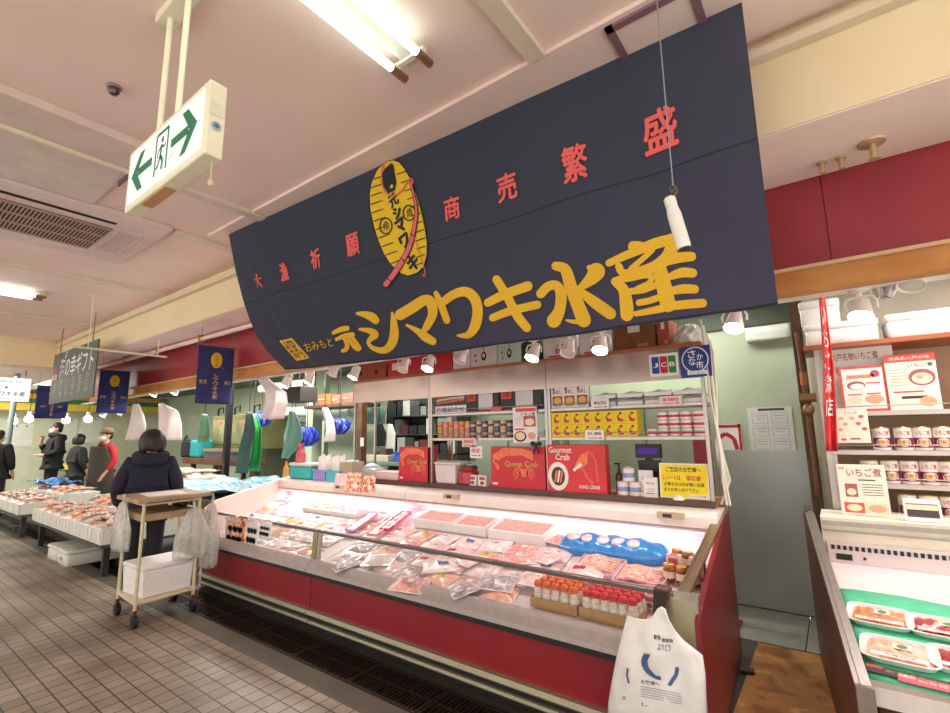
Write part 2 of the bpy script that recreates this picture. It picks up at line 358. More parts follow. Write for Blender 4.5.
# ------------------------------------------------------------------ ceiling things
def tube_light(loc, L, label, two=True):
    x, y, z = loc
    t = thing('fluorescent_light', label, 'ceiling light', (x, y-L/2, z))
    MB().box(x-.05, x+.05, y-L, y+.01, z-.035, z).build('base', mat('lamp enamel', '#e9e4d6', .4), t, bevel=.004)
    for dx in ((-.085, .085) if two else (0,)):
        tb = MB().cyl((x+dx, y-L+.05, z-.075), (x+dx, y-.1, z-.075), .019, n=12).build('tube', emat('fluorescent tube', '#effff2', 4), t)
        for a, c in ((y-.1, y), (y-L+.05, y-L)):
            MB().cyl((x+dx, a, z-.075), (x+dx, c, z-.075), .021, n=12).build('end_cap', mat('bronze cap', '#9c7a62', .3, .8), t)
    b = MB()
    for yy in (y-.06, y-L+.06):
        b.box(x-.1, x+.1, yy-.012, yy+.012, z-.05, z-.03)
        for dx in ((-.085, .085) if two else (0,)): b.box(x+dx-.012, x+dx+.012, yy-.014, yy+.014, z-.08, z-.03)
    b.build('socket', mat('lamp enamel', '#e9e4d6', .4), t)
tube_light((-1.49, 1.56, 3.42), 1.5, 'twin tube ceiling light above the aisle near the big banner')
tube_light((-8.02, 1.47, 3.42), 1.5, 'glowing tube ceiling light far down the aisle at the left', True)
# smoke detector
p = onZ(114, 88, 3.41)
t = thing('smoke_detector', 'small dark dome detector on the ceiling left of the exit sign', 'detector', (p.x, p.y, 3.42))
MB().lathe([(.034, 0), (.036, -.008), (.03, -.014)], (p.x, p.y, 3.42), 16).build('base', mat('greyed plastic', '#8f8078', .5), t)
MB().lathe([(.026, 0), (.027, -.02), (.018, -.036), (.0, -.042)], (p.x, p.y, 3.407), 16).build('dome', mat('smoky dome', '#4a3038', .15, 0, coat=.6), t)
# ceiling hatch
t = thing('ceiling_hatch', 'dull purple framed hatch in the ceiling above the banner', 'hatch', (-.4, 2.1, 3.395))
b = MB(); x0, x1, y0, y1 = -.66, -.27, 1.93, 2.36
b.box(x0, x1, y0, y0+.035, 3.38, 3.396).box(x0, x1, y1-.035, y1, 3.38, 3.396).box(x0, x0+.035, y0, y1, 3.38, 3.396).box(x1-.035, x1, y0, y1, 3.38, 3.396)
b.build('frame', mat('purple-brown frame', '#8b6670', .5), t); MB().box(x0+.035, x1-.035, y0+.035, y1-.035, 3.388, 3.396).build('panel', CEIL, t)
# air conditioner cassette
t = thing('air_conditioner', 'large cassette air conditioner set in the ceiling with a brown intake grille', 'air conditioner', (-5.25, .8, 3.42))
ACM = mat('pinkish ac plastic', '#e6d3cd', .5)
z = 3.38
MB().box(-5.93, -4.57, -1.0, 1.64, z, 3.42).build('panel', ACM, t, bevel=.01)
a = onZ(113, 229, z); c = onZ(88, 248, z)
b = MB(); gx0, gx1, gy1 = c.x, a.x, (a.y+c.y)/2
b.box(gx0, gx1, -.8, gy1, z-.004, z+.002).build('intake', mat('dark intake', '#4b332c', .7), t)
b = MB()
k = -.79
while k < gy1-.005:
    b.box(gx0, gx1, k, k+.009, z-.012, z-.003); k += .026
for f in (.02, .33, .66, .98):
    x = gx0+(gx1-gx0)*f; b.box(x-.008, x+.008, -.8, gy1, z-.016, z-.003)
b.build('grille', mat('tan grille', '#b59a8a', .5), t)
MB().box(-4.82, -4.77, -.9, 1.28, z-.003, z+.002).build('air_slot', mat('black slot', '#141010', .8), t)
a = onZ(112, 256, z); c = onZ(148, 236, z)
b = MB().box(-5.6, -4.95, 1.36, 1.52, z-.004, z+.002).box(-5.62, -4.93, 1.345, 1.36, z-.012, z).box(-5.62, -4.93, 1.52, 1.535, z-.012, z)
b.build('outlet_flap', mat('pinkish flap', '#d3bcb6', .5), t)
# exit sign
t = thing('exit_sign', 'hanging emergency exit sign with green arrows and a running figure', 'exit sign', (-2, .7, 2.52))
x0, x1, y0, y1, z0, z1 = -2.385, -1.635, .66, .722, 2.515, 2.80
SGN = mat('cream sign case', '#f2efd2', .45)
MB().box(x0, x1, y0, y1, z0, z1).build('housing', SGN, t, bevel=.006)
fr = front((x0+x1)/2, y0, (z0+z1)/2)
fp = MB().rect(fr, 0, -.0, .70, .235, 0, .003).build('face', emat('sign face glow', '#f4f2e6', .8), t)
GR = mat('sign green', '#12805a', .5)
b = MB()
for s in (-1, 1):
    b.shape(fr, [(s*.09, -.018), (s*.24, -.018), (s*.24, .018), (s*.09, .018)][::s], 0, .005)
    b.shape(fr, [(s*.31, 0), (s*.225, .088), (s*.175, .088), (s*.245, .0), ][::-s], 0, .005)
    b.shape(fr, [(s*.31, 0), (s*.245, .0), (s*.175, -.088), (s*.225, -.088)][::-s], 0, .005)
b.line(fr, [(-.055, -.085), (-.055, .09), (.055, .09), (.055, -.085)], .014, 0, .005)
b.disc(fr, .004, .055, .012, .014, 0, .005)
b.line(fr, [(0, .035), (-.008, -.01), (.02, -.04), (.012, -.075)], .017, 0, .005)
b.line(fr, [(-.008, -.01), (-.022, -.045), (-.042, -.06)], .015, 0, .005)
b.line(fr, [(-.002, .03), (-.03, .015), (-.036, -.012)], .01, 0, .005)
b.line(fr, [(0, .03), (.026, .018), (.036, .03)], .01, 0, .005)
b.build('pictogram', GR, fp)
b = MB().text('EXIT', fr, .105, -.055, .05, .014, 0, .005); b.build('lettering', mat('sign grey', '#8fae9e', .6), fp)
MB().box(x0+.16, x0+.4, y0+.01, y1-.01, z0-.004, z0).build('battery_cover', mat('tan cover', '#c99a62', .5), t)
b = MB()
fr2 = (Vector((x1, (y0+y1)/2, 2.63)), Y_, Z_)
b.disc(fr2, -.0, .0, .017, .017, 0, .004); b.disc(fr2, 0, 0, .009, .009, 1, .005); b.rect(fr2, 0, .065, .05, .05, 2, .002)
b.build('test_lamp', [mat('grey bezel', '#a9b4bd', .4), mat('blue lens', '#4e7aa8', .2), mat('pale sticker', '#e6e2cb', .6)], t)
b = MB().cyl((x1-.03, .7, z0), (x1-.03, .7, z0-.07), .003, n=6); b.lathe([(.0, -.03), (.008, -.026), (.01, -.012), (.004, 0)], (x1-.03, .7, z0-.07), 10)
b.build('pull_cord', mat('cord cream', '#d9c79a', .6), t)
r1 = Vector((-2.165, .692, 0)); r2 = Vector((-1.985, .692, 0))
for q in (r1, r2): MB().cyl((q.x, q.y, z1-.002), (q.x, q.y, 3.38), .012).build('rod', SGN, t)
MB().box(-2.235, -1.93, .655, .73, 3.375, 3.42).build('ceiling_mount', SGN, t, bevel=.005)
# pull switch bottle in front of the banner
t = thing('light_pull', 'white plastic bottle weight hanging on a long wire before the banner', 'pull cord', (-.35, 1.6, 2.14))
MB().cyl((-.35, 1.6, 2.36), (-.352, 1.6, 3.42), .0025, n=6).build('wire', mat('grey wire', '#9aa3a8', .4, .6), t)
b = MB()
for k in range(3): b.tube([(-.35+.012*math.sin(a+k), 1.6+.009*math.cos(a*1.3+k), 2.32+.014*k+.01*math.sin(a)) for a in [i*.7 for i in range(10)]], .002, 5)
b.build('knotted_wire', mat('brass wire', '#7f7452', .4, .6), t)
bo = MB().lathe([(.021, 0), (.0225, .01), (.022, .12), (.018, .15), (.017, .152), (.019, .155), (.019, .18), (.015, .185), (.0, .186)], (0, 0, 0), 18).build('bottle', mat('white bottle', '#efece2', .35), t, local=True)
bc = MB().lathe([(.0, -.003), (.018, -.003), (.019, .0), ], (0, 0, 0), 16).build('bottle_mouth', mat('dark opening', '#3a322c', .7), t, local=True)
for q in (bo, bc): q.location = Vector((-.332, 1.6, 2.135))-WL[t.name]; q.rotation_euler = (.06, -.17, 0)
# ================================================================== THE BIG BANNER
BX0, BX1, BZT = -4.3, -.13, 3.415
LP = [(3.43, 1.99), (3.03, 2.09), (2.78, 2.17), (2.56, 2.285), (2.39, 2.41), (2.26, 2.56), (2.19, 2.66), (2.0, 2.9)]
def lprof(z):
    for (za, ya), (zb, yb) in zip(LP, LP[1:]):
        if z >= zb:
            t = (za-z)/(za-zb); return ya+(yb-ya)*t
    return LP[-1][1]
def bu(x): return (x-BX0)/(BX1-BX0)
def zbot(x): u = bu(x); return 2.195+(2.035-2.195)*u-.012*math.sin(math.pi*u)
def banY(x, z):
    u = bu(x); u = min(max(u, 0), 1)
    f = sum(lprof(z+d) for d in (-.06, 0, .06))/3
    w = 1-u
    y = f*w+(2.17+.02*(3.4-z))*(1-w)
    k = max(0, (BZT-z)/1.3)
    y += .016*min(1, k*4+.2)*math.sin(x*9+z*3+1.5*math.sin(x*2.1))*(.25+.75*abs(math.sin(x*1.3+.6)))*(.4+.6*k)
    y += .016*min(1, k*5)*math.exp(-((u-.11)/.11)**2)*math.sin((x*1.0+z*.35)*26)*max(0, 1-k*.6)
    y += .02*math.exp(-((x+.62+.5*(z-2.9))/.12)**2)*min(1, max(0, (3.4-z)*1.5))
    y += .006*math.sin(x*31+z*5)*max(0, k-.5)
    return y
def ban(px, py, lift=.004):
    y = 2.15
    for _ in range(14):
        p = onY(px, py, y); y = .5*y+.5*banY(min(max(p.x, BX0), BX1), p.z)
    p = onY(px, py, y); p.y = banY(p.x, p.z)-lift; return p
def cloth(name, col, c2):
    m = mat(name, col, .85, noise=140, col2=c2, trans=.0, sheen=.15); return m
t = thing('shop_banner', 'huge navy cloth shop banner with yellow and red writing hung from the ceiling', 'banner', (-2.2, 2.1, 3.41))
NAVY = mat('navy cloth', '#2e3d49', .85, noise=160, col2='#293742', trans=.17, tcol='#8f68b0')
def bp(u, v):
    x = BX0+(BX1-BX0)*u; z = BZT+(zbot(x)-BZT)*v; return Vector((x, banY(x, z), z))
cl = MB().grid(bp, 260, 90).build('cloth', NAVY, t)
# hems and the seam across the middle
def strip(fn, w, n=80):
    b = MB(); pts = [fn(i/n) for i in range(n+1)]
    for (xa, za), (xb, zb) in zip(pts, pts[1:]):
        b.add([(xa, banY(xa, za)-.004, za), (xb, banY(xb, zb)-.004, zb), (xb, banY(xb, zb+w)-.004, zb+w), (xa, banY(xa, za+w)-.004, za+w)], [(0, 1, 2, 3)])
    return b
strip(lambda s: (BX0+(BX1-BX0)*s, 2.765-.02*s), .007).build('seam', mat('seam navy', '#222834', .85), t)
strip(lambda s: (BX0+(BX1-BX0)*s, zbot(BX0+(BX1-BX0)*s)), .012).build('hem', mat('seam navy', '#222834', .85), t)
b = MB()
for x in (BX0, BX1): b.tube([(x, banY(x, 3.41), 3.41), (x+(-.03 if x < -1 else .03), banY(x, 3.41)+.02, 3.43)], .004, 6)
for k in range(7):
    x = BX0+(BX1-BX0)*(k+.5)/7; b.cyl((x, banY(x, 3.41)-.002, 3.405), (x, banY(x, 3.41)-.002, 3.43), .006, n=8)
b.build('tie_cord', mat('beige cord', '#cbb38e', .7), t)
YB = mat('banner yellow', '#e3b52c', .8, noise=120, col2='#d8aa26'); RB = mat('banner red', '#e4625c', .8); KB = mat('banner black', '#20232a', .85)
def brush(b, pts, m=0, lift=.008, sub=5):
    """one brush stroke: (x, y, width) control points in photo pixels, laid on the cloth"""
    P = []
    n = len(pts)
    for i in range(n-1):
        p0 = pts[max(i-1, 0)]; p1 = pts[i]; p2 = pts[i+1]; p3 = pts[min(i+2, n-1)]
        for k in range(sub):
            s = k/sub
            P.append(tuple(.5*(2*p1[j]+(p2[j]-p0[j])*s+(2*p0[j]-5*p1[j]+4*p2[j]-p3[j])*s*s+(3*p1[j]-p0[j]-3*p2[j]+p3[j])*s**3) for j in range(3)))
    P.append(tuple(pts[-1])); L = []; R = []
    for i, (x, y, w) in enumerate(P):
        a = P[max(i-1, 0)]; c = P[min(i+1, len(P)-1)]; dx, dy = c[0]-a[0], c[1]-a[1]; l = math.hypot(dx, dy) or 1
        nx, ny = -dy/l*w/2, dx/l*w/2; L.append((x+nx, y+ny)); R.append((x-nx, y-ny))
    for i in range(len(P)-1):
        b.add([ban(*q, lift) for q in (L[i], L[i+1], R[i+1], R[i])], [(0, 1, 2, 3)], m)
    for (x, y, w) in (P[0], P[-1]):
        if w > 3.4:
            b.add([ban(x+w/2*math.cos(a), y+w/2*math.sin(a), lift) for a in [math.pi*2*k/12 for k in range(12)]], [tuple(range(12))], m)
def glyph(b, body, px, py, hpx, wpx, m=0, lift=.008, bold=.02, ang=0):
    c = ban(px, py); s = (c-Vector((0, 0, HC))).dot(FW)/FP
    g, ff = glyphs(body, bold); vv = []
    for a, d in g:
        a, d = a*wpx*s, d*hpx*s
        if ang: a, d = a*math.cos(ang)-d*math.sin(ang), a*math.sin(ang)+d*math.cos(ang)
        x = c.x+a*1.12; z = c.z+d; vv.append((x, banY(x, z)-lift, z))
    b.add(vv, ff, m)
def quadtext(b, body, TL, TR, BR, BL, m=0, lift=.008, bold=.02):
    g, ff = glyphs(body, bold); vv = []
    for a, d in g:
        a += .5; d += .5
        x = (BL[0]*(1-a)+BR[0]*a)*(1-d)+(TL[0]*(1-a)+TR[0]*a)*d; y = (BL[1]*(1-a)+BR[1]*a)*(1-d)+(TL[1]*(1-a)+TR[1]*a)*d
        vv.append(ban(x, y, lift))
    b.add(vv, ff, m)
STR = [
 [(332.8, 333.7, 3), (341.2, 329.8, 4.8), (348, 328.4, 4.6)], [(336, 340, 3), (344.6, 336.5, 4.5), (353, 335, 5)],
 [(344.6, 338, 3), (348, 345, 4), (346.5, 349.5, 4.2), (343.5, 351, 3.5)], [(349, 338.5, 3), (355.5, 347.5, 3.8), (360, 348.7, 4.2), (357, 343, 3.6), (353.5, 338, 3.2)],
 [(356.7, 313.6, 2), (364.6, 314.4, 5.5), (372.4, 317, 8), (376.5, 320.5, 7)],
 [(359.5, 329.3, 2), (369, 330.6, 5), (376, 334.5, 7), (371.6, 339, 5), (369.3, 343, 3.5), (373.5, 348, 4), (383.7, 350.6, 6), (391.5, 345.5, 8), (395, 335, 8.5), (394.5, 322, 6), (392.8, 312, 1.5)],
 [(401, 315, 10), (413, 308, 10), (425, 300.5, 9.5), (431.5, 302.5, 9.5), (433.5, 314, 8.5), (428, 326, 7), (424.5, 331, 5)],
 [(406.7, 324.8, 2), (417.3, 330.5, 5), (426, 337, 8), (433.5, 341.5, 7)],
 [(436.8, 293.5, 4.5), (441.5, 304, 6.5), (447.7, 320.5, 6.5)],
 [(445, 301.5, 7.5), (455, 294.5, 8), (466.5, 292, 9), (475.5, 299, 9.5), (478.5, 311.5, 9.5), (476, 325.5, 9.5), (469, 335, 6.5), (457.5, 335.6, 2)],
 [(488.5, 303, 7.5), (506, 294.5, 8.5), (528.5, 286.5, 9)], [(493.5, 318, 7), (512, 311, 7.5), (538, 305, 7.5)],
 [(497.5, 280, 8), (508.5, 298, 8), (518.5, 316.7, 8.5), (527.5, 328, 8)],
 [(541.5, 294, 8.5), (549, 286.8, 8.5), (557.5, 286, 8.5), (561.8, 296, 10), (560, 311, 10.5), (554.5, 321, 13)],
 [(556.5, 266.5, 8), (566, 270, 10), (571.5, 287, 11.5), (578, 304, 12), (584.5, 320.5, 13)], [(587, 322.5, 4), (575, 322, 4), (566, 320.3, 1.5)],
 [(597, 272, 16), (592, 279, 12), (580, 289, 5)], [(590, 268, 5), (600, 274, 9)],
 [(582, 292.5, 7), (597, 304, 10.5), (611, 314, 10.5)],
 [(609.5, 263.5, 6.5), (632, 253.5, 8), (656, 244, 10), (675, 239.5, 10)], [(634, 247, 10), (641, 247.5, 10)], [(672, 240, 11), (671, 252, 12), (664, 262, 11)],
 [(619.5, 267, 7), (624, 273.5, 7), (640, 272, 9), (655, 267, 10), (664, 261, 11)], [(632, 269, 5.5), (643, 259.5, 5), (653, 250.5, 5)],
 [(668, 261, 9), (680, 258, 9.5), (692, 257, 8.5)],
 [(615.5, 282, 7.5), (624, 290, 10), (627, 304, 12), (627.5, 315, 12)], [(615.5, 281, 6), (630, 277.5, 8), (645, 274.5, 8), (651.5, 277, 6), (650, 283, 5), (637.5, 288.5, 4)],
 [(632, 291.5, 6), (643, 290.5, 6), (657, 285.5, 6)],
 [(660, 268, 12), (664.5, 287, 14), (668.5, 305, 14)], [(672, 276.5, 7), (683, 273, 9), (693, 273.5, 8.5)],
 [(671, 291.5, 7), (684, 289.3, 8.5), (695, 289.6, 8)], [(639.5, 303, 6), (650, 301, 6), (663, 296.5, 6)], [(636.5, 314, 5), (655, 310.5, 6.5), (675, 306, 8), (703, 303.5, 8)],
]
for i0, i1 in ((0, 4), (4, 6), (6, 8), (8, 10), (10, 13), (13, 19), (19, 34)):
    b = MB()
    for s_ in STR[i0:i1]: brush(b, [(x, y, w*1.1) for x, y, w in s_])
    b.build('yellow_character', YB, t)
b = MB(); quadtext(b, 'おみもと', (303, 343.6), (332, 337.5), (334.5, 346), (308, 352.5), bold=.0); b.build('small_yellow_lettering', YB, t)
b = MB(); Q = ((279.8, 341), (292.5, 338), (310.3, 358.2), (297, 361))
def qq(u, v): return ban(*[(Q[0][k]*(1-u)+Q[1][k]*u)*(1-v)+(Q[3][k]*(1-u)+Q[2][k]*u)*v for k in (0, 1)], .006)
crest = b.grid(qq, 10, 12).build('yellow_crest', YB, t)
b = MB(); quadtext(b, '網', (281.5, 342), (291.5, 339.6), (307.5, 357.5), (297.8, 359.6), 0, .010, .0)
b.build('crest_character', NAVY, crest)
for g in (('大', 258.5, 281, 13.5, 9.5), ('漁', 285, 272, 17, 12), ('祈', 316.3, 259, 18.5, 12.5), ('願', 353.3, 245, 21, 16.5), ('商', 452.6, 208.5, 23, 16), ('売', 507.5, 187.5, 27, 20), ('繁', 575, 163.5, 37, 23), ('盛', 660, 130, 42, 29)):
    b = MB()
    for dx, dy in ((0, 0), (-.028, 0), (.028, 0), (0, .025), (0, -.025)): glyph(b, g[0], g[1]+dx*g[4], g[2]+dy*g[3], g[3], g[4], bold=.0)
    b.build('red_character', RB, t)
# the gold coin emblem
OV = [(394, 161), (386, 163), (378, 171), (372.8, 183), (370.8, 195), (371.5, 210), (375.5, 228.6), (380, 242), (385, 254), (390, 262), (395.5, 268.5), (402, 273.5), (409, 275.8), (418, 273), (424.5, 266.5), (427.2, 256), (427.6, 244), (425.5, 229), (422.7, 215), (417.5, 196), (411, 179.5), (405, 169), (400, 163)]
def patch(b, pts, lift, m=0):
    cx = sum(p[0] for p in pts)/len(pts); cy = sum(p[1] for p in pts)/len(pts); n = len(pts); K = 6; vv = [ban(cx, cy, lift)]; ff = []
    for k in range(1, K+1): vv += [ban(cx+(x-cx)*k/K, cy+(y-cy)*k/K, lift) for x, y in pts]
    ff += [(0, 1+i, 1+(i+1) % n) for i in range(n)]
    for k in range(K-1): ff += [(1+k*n+i, 1+(k+1)*n+i, 1+(k+1)*n+(i+1) % n, 1+k*n+(i+1) % n) for i in range(n)]
    b.add(vv, ff, m)
b = MB(); patch(b, [(399.5+(x-399.5)*1.05, 218+(y-218)*1.015) for x, y in OV], .007, 1); patch(b, OV, .009, 0)
def edge(y, left):
    xs = []
    for (xa, ya), (xb, yb) in zip(OV, OV[1:]+OV[:1]):
        if (ya-y)*(yb-y) <= 0 and ya != yb: xs.append(xa+(xb-xa)*(y-ya)/(yb-ya))
    return (min(xs) if left else max(xs)) if xs else None
for k in range(11):
    y = 180+8.4*k; x = edge(y, True)
    if x: brush(b, [(x+.8, y, 1), (x+6, y-2, 1.1), (x+12.5, y-4.2, .8)], 1, .012, 2)
for k in range(12):
    y = 174+8.3*k; x = edge(y, False)
    if x: brush(b, [(x-.8, y-2, 1), (x-5, y-.6, 1.1), (x-10, y+1.2, .8)], 1, .012, 2)
patch(b, [(386, 169.6), (392.4, 163.9), (394.8, 165.7), (397.8, 183.4), (396.3, 191.2), (389.5, 194.2), (384.8, 187.3), (383.8, 174.5)], .013, 1)
patch(b, [(391.5, 187.6), (393.3, 184.8), (395, 187), (394, 189), (392, 189)], .015, 0)
[glyph(b, '元', 394.5+dx, 201, 13, 11, 1, .013, 0, .35) for dx in (-.5, 0, .5)]
for g, x, y, h in (('シ', 398.5, 213, 11), ('マ', 402, 226, 13), ('ワ', 406, 241.5, 13), ('キ', 414, 263, 15)): [glyph(b, g, x+dx, y+dy, h, h*.85, 1, .013, 0, .3) for dx, dy in ((0, 0), (-.8, 0), (.8, 0), (0, .8), (0, -.8), (.5, .5), (-.5, -.5))]
for cx, cy, r in ((387.2, 226.5, 7.2), (410.5, 213.5, 7)):
    ring = [(cx+r*.85*math.cos(2*math.pi*k/24), cy+r*1.08*math.sin(2*math.pi*k/24), 1.3) for k in range(25)]
    brush(b, ring, 1, .013, 1); glyph(b, '角', cx, cy, r*1.3, r*1.0, 1, .013, 0)
coin = b.build('coin_emblem', [mat('banner gold', '#e0bb20', .8, noise=120, col2='#d6b01c'), KB], t)
b = MB()
rod = [(387.5, 285, 5), (393, 278, 5), (398, 271, 5), (403, 263, 4.6), (408.5, 253, 4.4), (412.5, 243, 4), (415, 233, 3.6), (417, 222, 3), (418, 212, 2.4), (417, 203, 2), (415, 194, 1.7), (413, 186, 1.5), (412.5, 181, 1.3)]
brush(b, [(x, y, w+1.6) for x, y, w in rod], 1, .015, 3); brush(b, rod, 0, .017, 3)
brush(b, [(396.5, 152.5, 1.2), (391, 158, 1.3), (386, 165, 1.3), (383.2, 175, 1.3), (384.5, 187, 1.4), (389, 195, 1.4), (396, 196.5, 1.4), (403, 192, 1.4), (408, 184, 1.4), (412, 179.5, 1.3), (415, 182, 1.2), (413, 186, 1.2)], 0, .017, 3)
brush(b, [(414.5, 233, .9), (419, 247, .9), (424, 262, .9), (426.5, 272, .9), (427, 276, .9), (425.3, 277, .9), (425, 274.5, .9)], 0, .017, 3)
for x, y in ((391, 280.5), (404.5, 260.5), (414.3, 236)): brush(b, [(x-2.4, y-1.6, 1), (x+2.4, y+1.6, 1)], 1, .019, 2)
b.build('fishing_rod_print', [mat('rod red', '#d9636a', .8), KB], coin)

# ------------------------------------------------------------------ small shop curtains, hung across the aisle
NOR = mat('blue curtain cloth', '#2a2f6a', .85, noise=150, col2='#252a60', sheen=.2)
def noren(X, y0, y1, zt, zb, label):
    t = thing('shop_curtain', label, 'curtain', (X, (y0+y1)/2, zt), 'small navy curtains above the stalls')
    def f(u, v): return Vector((X+.012*math.sin(u*7+v*2)*v, y0+(y1-y0)*u, zt+(zb-zt)*v))
    c = MB().grid(f, 14, 14).build('cloth', NOR, t); s = c.modifiers.new('thickness', 'SOLIDIFY'); s.thickness = .003; s.offset = -1
    fr = (Vector((X+.013, (y0+y1)/2, (zt+zb)/2)), Y_, Z_); h = zt-zb
    b = MB(); b.disc(fr, 0, h*.25, h*.095, h*.135, 0, .002)
    for k, g in enumerate('シマワキ'): b.text(g, fr, 0, h*(.33-.055*k), h*.06, h*.045, 1, .004, .0)
    b.line(fr, [(h*.06, h*.16), (h*.12, h*.11)], h*.012, 2, .004)
    b.build('coin_emblem', [mat('banner gold', '#e0bb20', .8), mat('curtain ink', '#23264a', .8), mat('rod red', '#d9636a', .8)], t)
    b = MB()
    for k, g in enumerate('シマワキ水産'): b.text(g, fr, .005*h, -h*(.02+.072*k), h*.085, h*.066, 0, .003, .0)
    b.text('網元', fr, h*.21, -h*.13, h*.12, h*.065, 0, .003, 0); b.text('直営', fr, -h*.2, -h*.13, h*.12, h*.065, 0, .003, 0)
    b.build('lettering', mat('curtain yellow', '#dcb765', .8), t)
    MB().cyl((X, y0-.02, zt), (X, y1+.02, zt), .008, n=8).build('curtain_rod', mat('thin rod', '#8a7a68', .5), t)
    b = MB()
    for y in (y0+.03, y1-.03): b.cyl((X, y, zt), (X, y, 2.93), .003, n=6)
    b.build('cord', mat('thin rod', '#8a7a68', .5), t)
noren(-6.2, 2.62, 3.06, 2.69, 1.955, 'largest and nearest of the small navy curtains with a gold coin emblem')
noren(-9.8, 2.62, 3.05, 2.70, 1.97, 'middle one of the small navy curtains, left of the near one')
noren(-13.2, 2.5, 3.02, 2.66, 1.98, 'farthest small navy curtain, partly behind the grey hanging sign')
# ================================================================== THE REFRIGERATED COUNTER
XL, XM, XR = -5.97, -3.555, -.685
DS = .235
def deckz(y): return .505+(y-2.58)*DS
def onDeck(px, py, dz=0):
    v = ray(px, py); t = (.505+dz-DS*2.58-HC)/(v.z-DS*v.y); return Vector((v.x*t, v.y*t, HC+v.z*t))
CRED = mat('dark red counter paint', '#8e1c25', .4, noise=2, col2='#821921'); CWHITE = mat('white case lining', '#e2d3d2', .45, noise=3, col2='#dccbca')
CAN = mat('cream canopy enamel', '#efe2d8', .4); GASKET = mat('black rubber', '#1b1a1a', .5); OLIVE = mat('olive steel post', '#9a9570', .3, .7)
def make_case(x0, x1, label):
    t = thing('refrigerated_display_case', label, 'display case', ((x0+x1)/2, 3.2, 0), 'red refrigerated display cases')
    g = .004; a, c = x0+g, x1-g
    MB().box(a, c, 2.56, 3.95, 0, .06).build('plinth', GASKET, t)
    MB().box(a, c, 2.5, 2.54, .165, .43).build('front_panel', CRED, t)
    MB().prism([(2.56, .05), (3.98, .05), (3.98, .63), (3.77, .74), (2.585, .48), (2.54, .45), (2.54, .05)], a, c).build('cabinet_body', mat('case body', '#5a4a48', .6), t)
    b = MB(); b.prism([(2.5, .125), (2.47, .13), (2.455, .145), (2.47, .168), (2.5, .172)], a, c); b.prism([(2.515, .055), (2.485, .06), (2.475, .072), (2.485, .086), (2.515, .092)], a, c)
    b.build('bumper_rail', mat('pale metal bumper', '#a9a68e', .35, .6), t)
    MB().box(a, c, 2.5, 2.53, .05, .165).build('bumper_backing', GASKET, t)
    MB().box(a, c, 2.445, 2.5, .43, .462).build('gasket', GASKET, t)
    MB().prism([(2.44, .462), (2.5, .462), (2.585, .505), (2.585, .53), (2.545, .545), (2.515, .545), (2.44, .49)], a, c).build('steel_rim', mat('rim steel', '#c8bfbc', .3, .4, noise=20), t)
    MB().prism([(2.585, .49), (3.77, deckz(3.77)-.012), (3.77, deckz(3.77)), (2.585, .505)], a, c).build('deck', CWHITE, t)
    b = MB().prism([(3.77, .74), (3.80, .74), (3.80, .90), (3.77, .90)], a, c); b.build('inner_back', CWHITE, t)
    b = MB().box(a, c, 3.762, 3.769, .835, .862); b.build('air_slot', mat('dark slot', '#4b4044', .6), t)
    MB().prism([(3.8, .87), (3.6, .865), (3.575, .875), (3.565, .90), (3.575, .965), (3.60, .99), (3.64, 1.0), (3.98, 1.0), (3.98, .63), (3.8, .63)], a, c).build('canopy', CAN, t)
    cnp = bpy.data.objects[[c_.name for c_ in t.children if c_.name.startswith('canopy')][0]]
    MB().box(a, c, 3.555, 3.566, .888, .90).build('canopy_strip', mat('brass strip', '#b59a86', .4, .4), cnp)
    MB().box(a+.1, c-.1, 3.63, 3.66, .852, .864).build('light_strip', emat('case light', '#ffd0dc', 1.6), t)
    area('light', ((a+c)/2, 3.645, .848), c-a-.2, 5*(c-a)/2.4, (1, .60, .74), sy=.03)
    n = max(1, round((c-a)/.6)); b = MB()
    for k in range(n*2):
        x = a+.12+(c-a-.2)*k/(n*2); b.tube([(x, 3.572, .95), (x+.01, 3.558, .91), (x+.02, 3.558, .875), (x+.035, 3.56, .885), (x+.03, 3.562, .91)], .003, 5)
    b.build('price_hook', mat('clear white hook', '#f6eef0', .3), cnp)
    # glass, rail and posts
    for (p, q) in ((a, c),):
        MB().hexa([(p, 2.548, .54), (q, 2.548, .54), (q, 2.554, .54), (p, 2.554, .54), (p, 2.566, .75), (q, 2.566, .75), (q, 2.572, .75), (p, 2.572, .75)]).build('front_glass', CLEAR, t)
    MB().box(a, c, 2.553, 2.59, .745, .768).build('top_rail', mat('grey rail', '#6d6660', .35, .6), t, bevel=.004)
    if x0 == XL:
        for o in [q for c_ in t.children for q in (c_, *c_.children)]:
            for v in o.data.vertices:
                w = v.co.x+WL[t.name].x
                if w < a+.2: v.co.x += (3.95-(v.co.y+3.2))*.36
    return t
caseL = make_case(XL, XM, 'left-hand red counter case ending in a pale panel by the cart')
caseR = make_case(XM, XR, 'right-hand, longer red counter case in front of the shop shelves')
def post(x0, x1, y0, par, m): MB().hexa([(x0, y0, .54), (x1, y0, .54), (x1, y0+.03, .54), (x0, y0+.03, .54), (x0, y0+.018, .75), (x1, y0+.018, .75), (x1, y0+.048, .75), (x0, y0+.048, .75)]).build('post', m, par)
post(XM-.065, XM-.005, 2.535, caseL, OLIVE); post(XM+.005, XM+.028, 2.535, caseR, STEEL); post(XR-.10, XR+.075, 2.535, caseR, mat('olive end post', '#a39c7c', .3, .65)); MB().box(XR, XR+.07, 2.505, 2.56, .03, .53).build('corner_post', mat('olive end post', '#a39c7c', .3, .65), caseR)
MB().box(XR-.004, XR+.08, 2.553, 2.59, .745, .768).box(XR-.03, XR+.082, 2.55, 2.594, .742, .771).build('rail_end', STEEL, caseR)
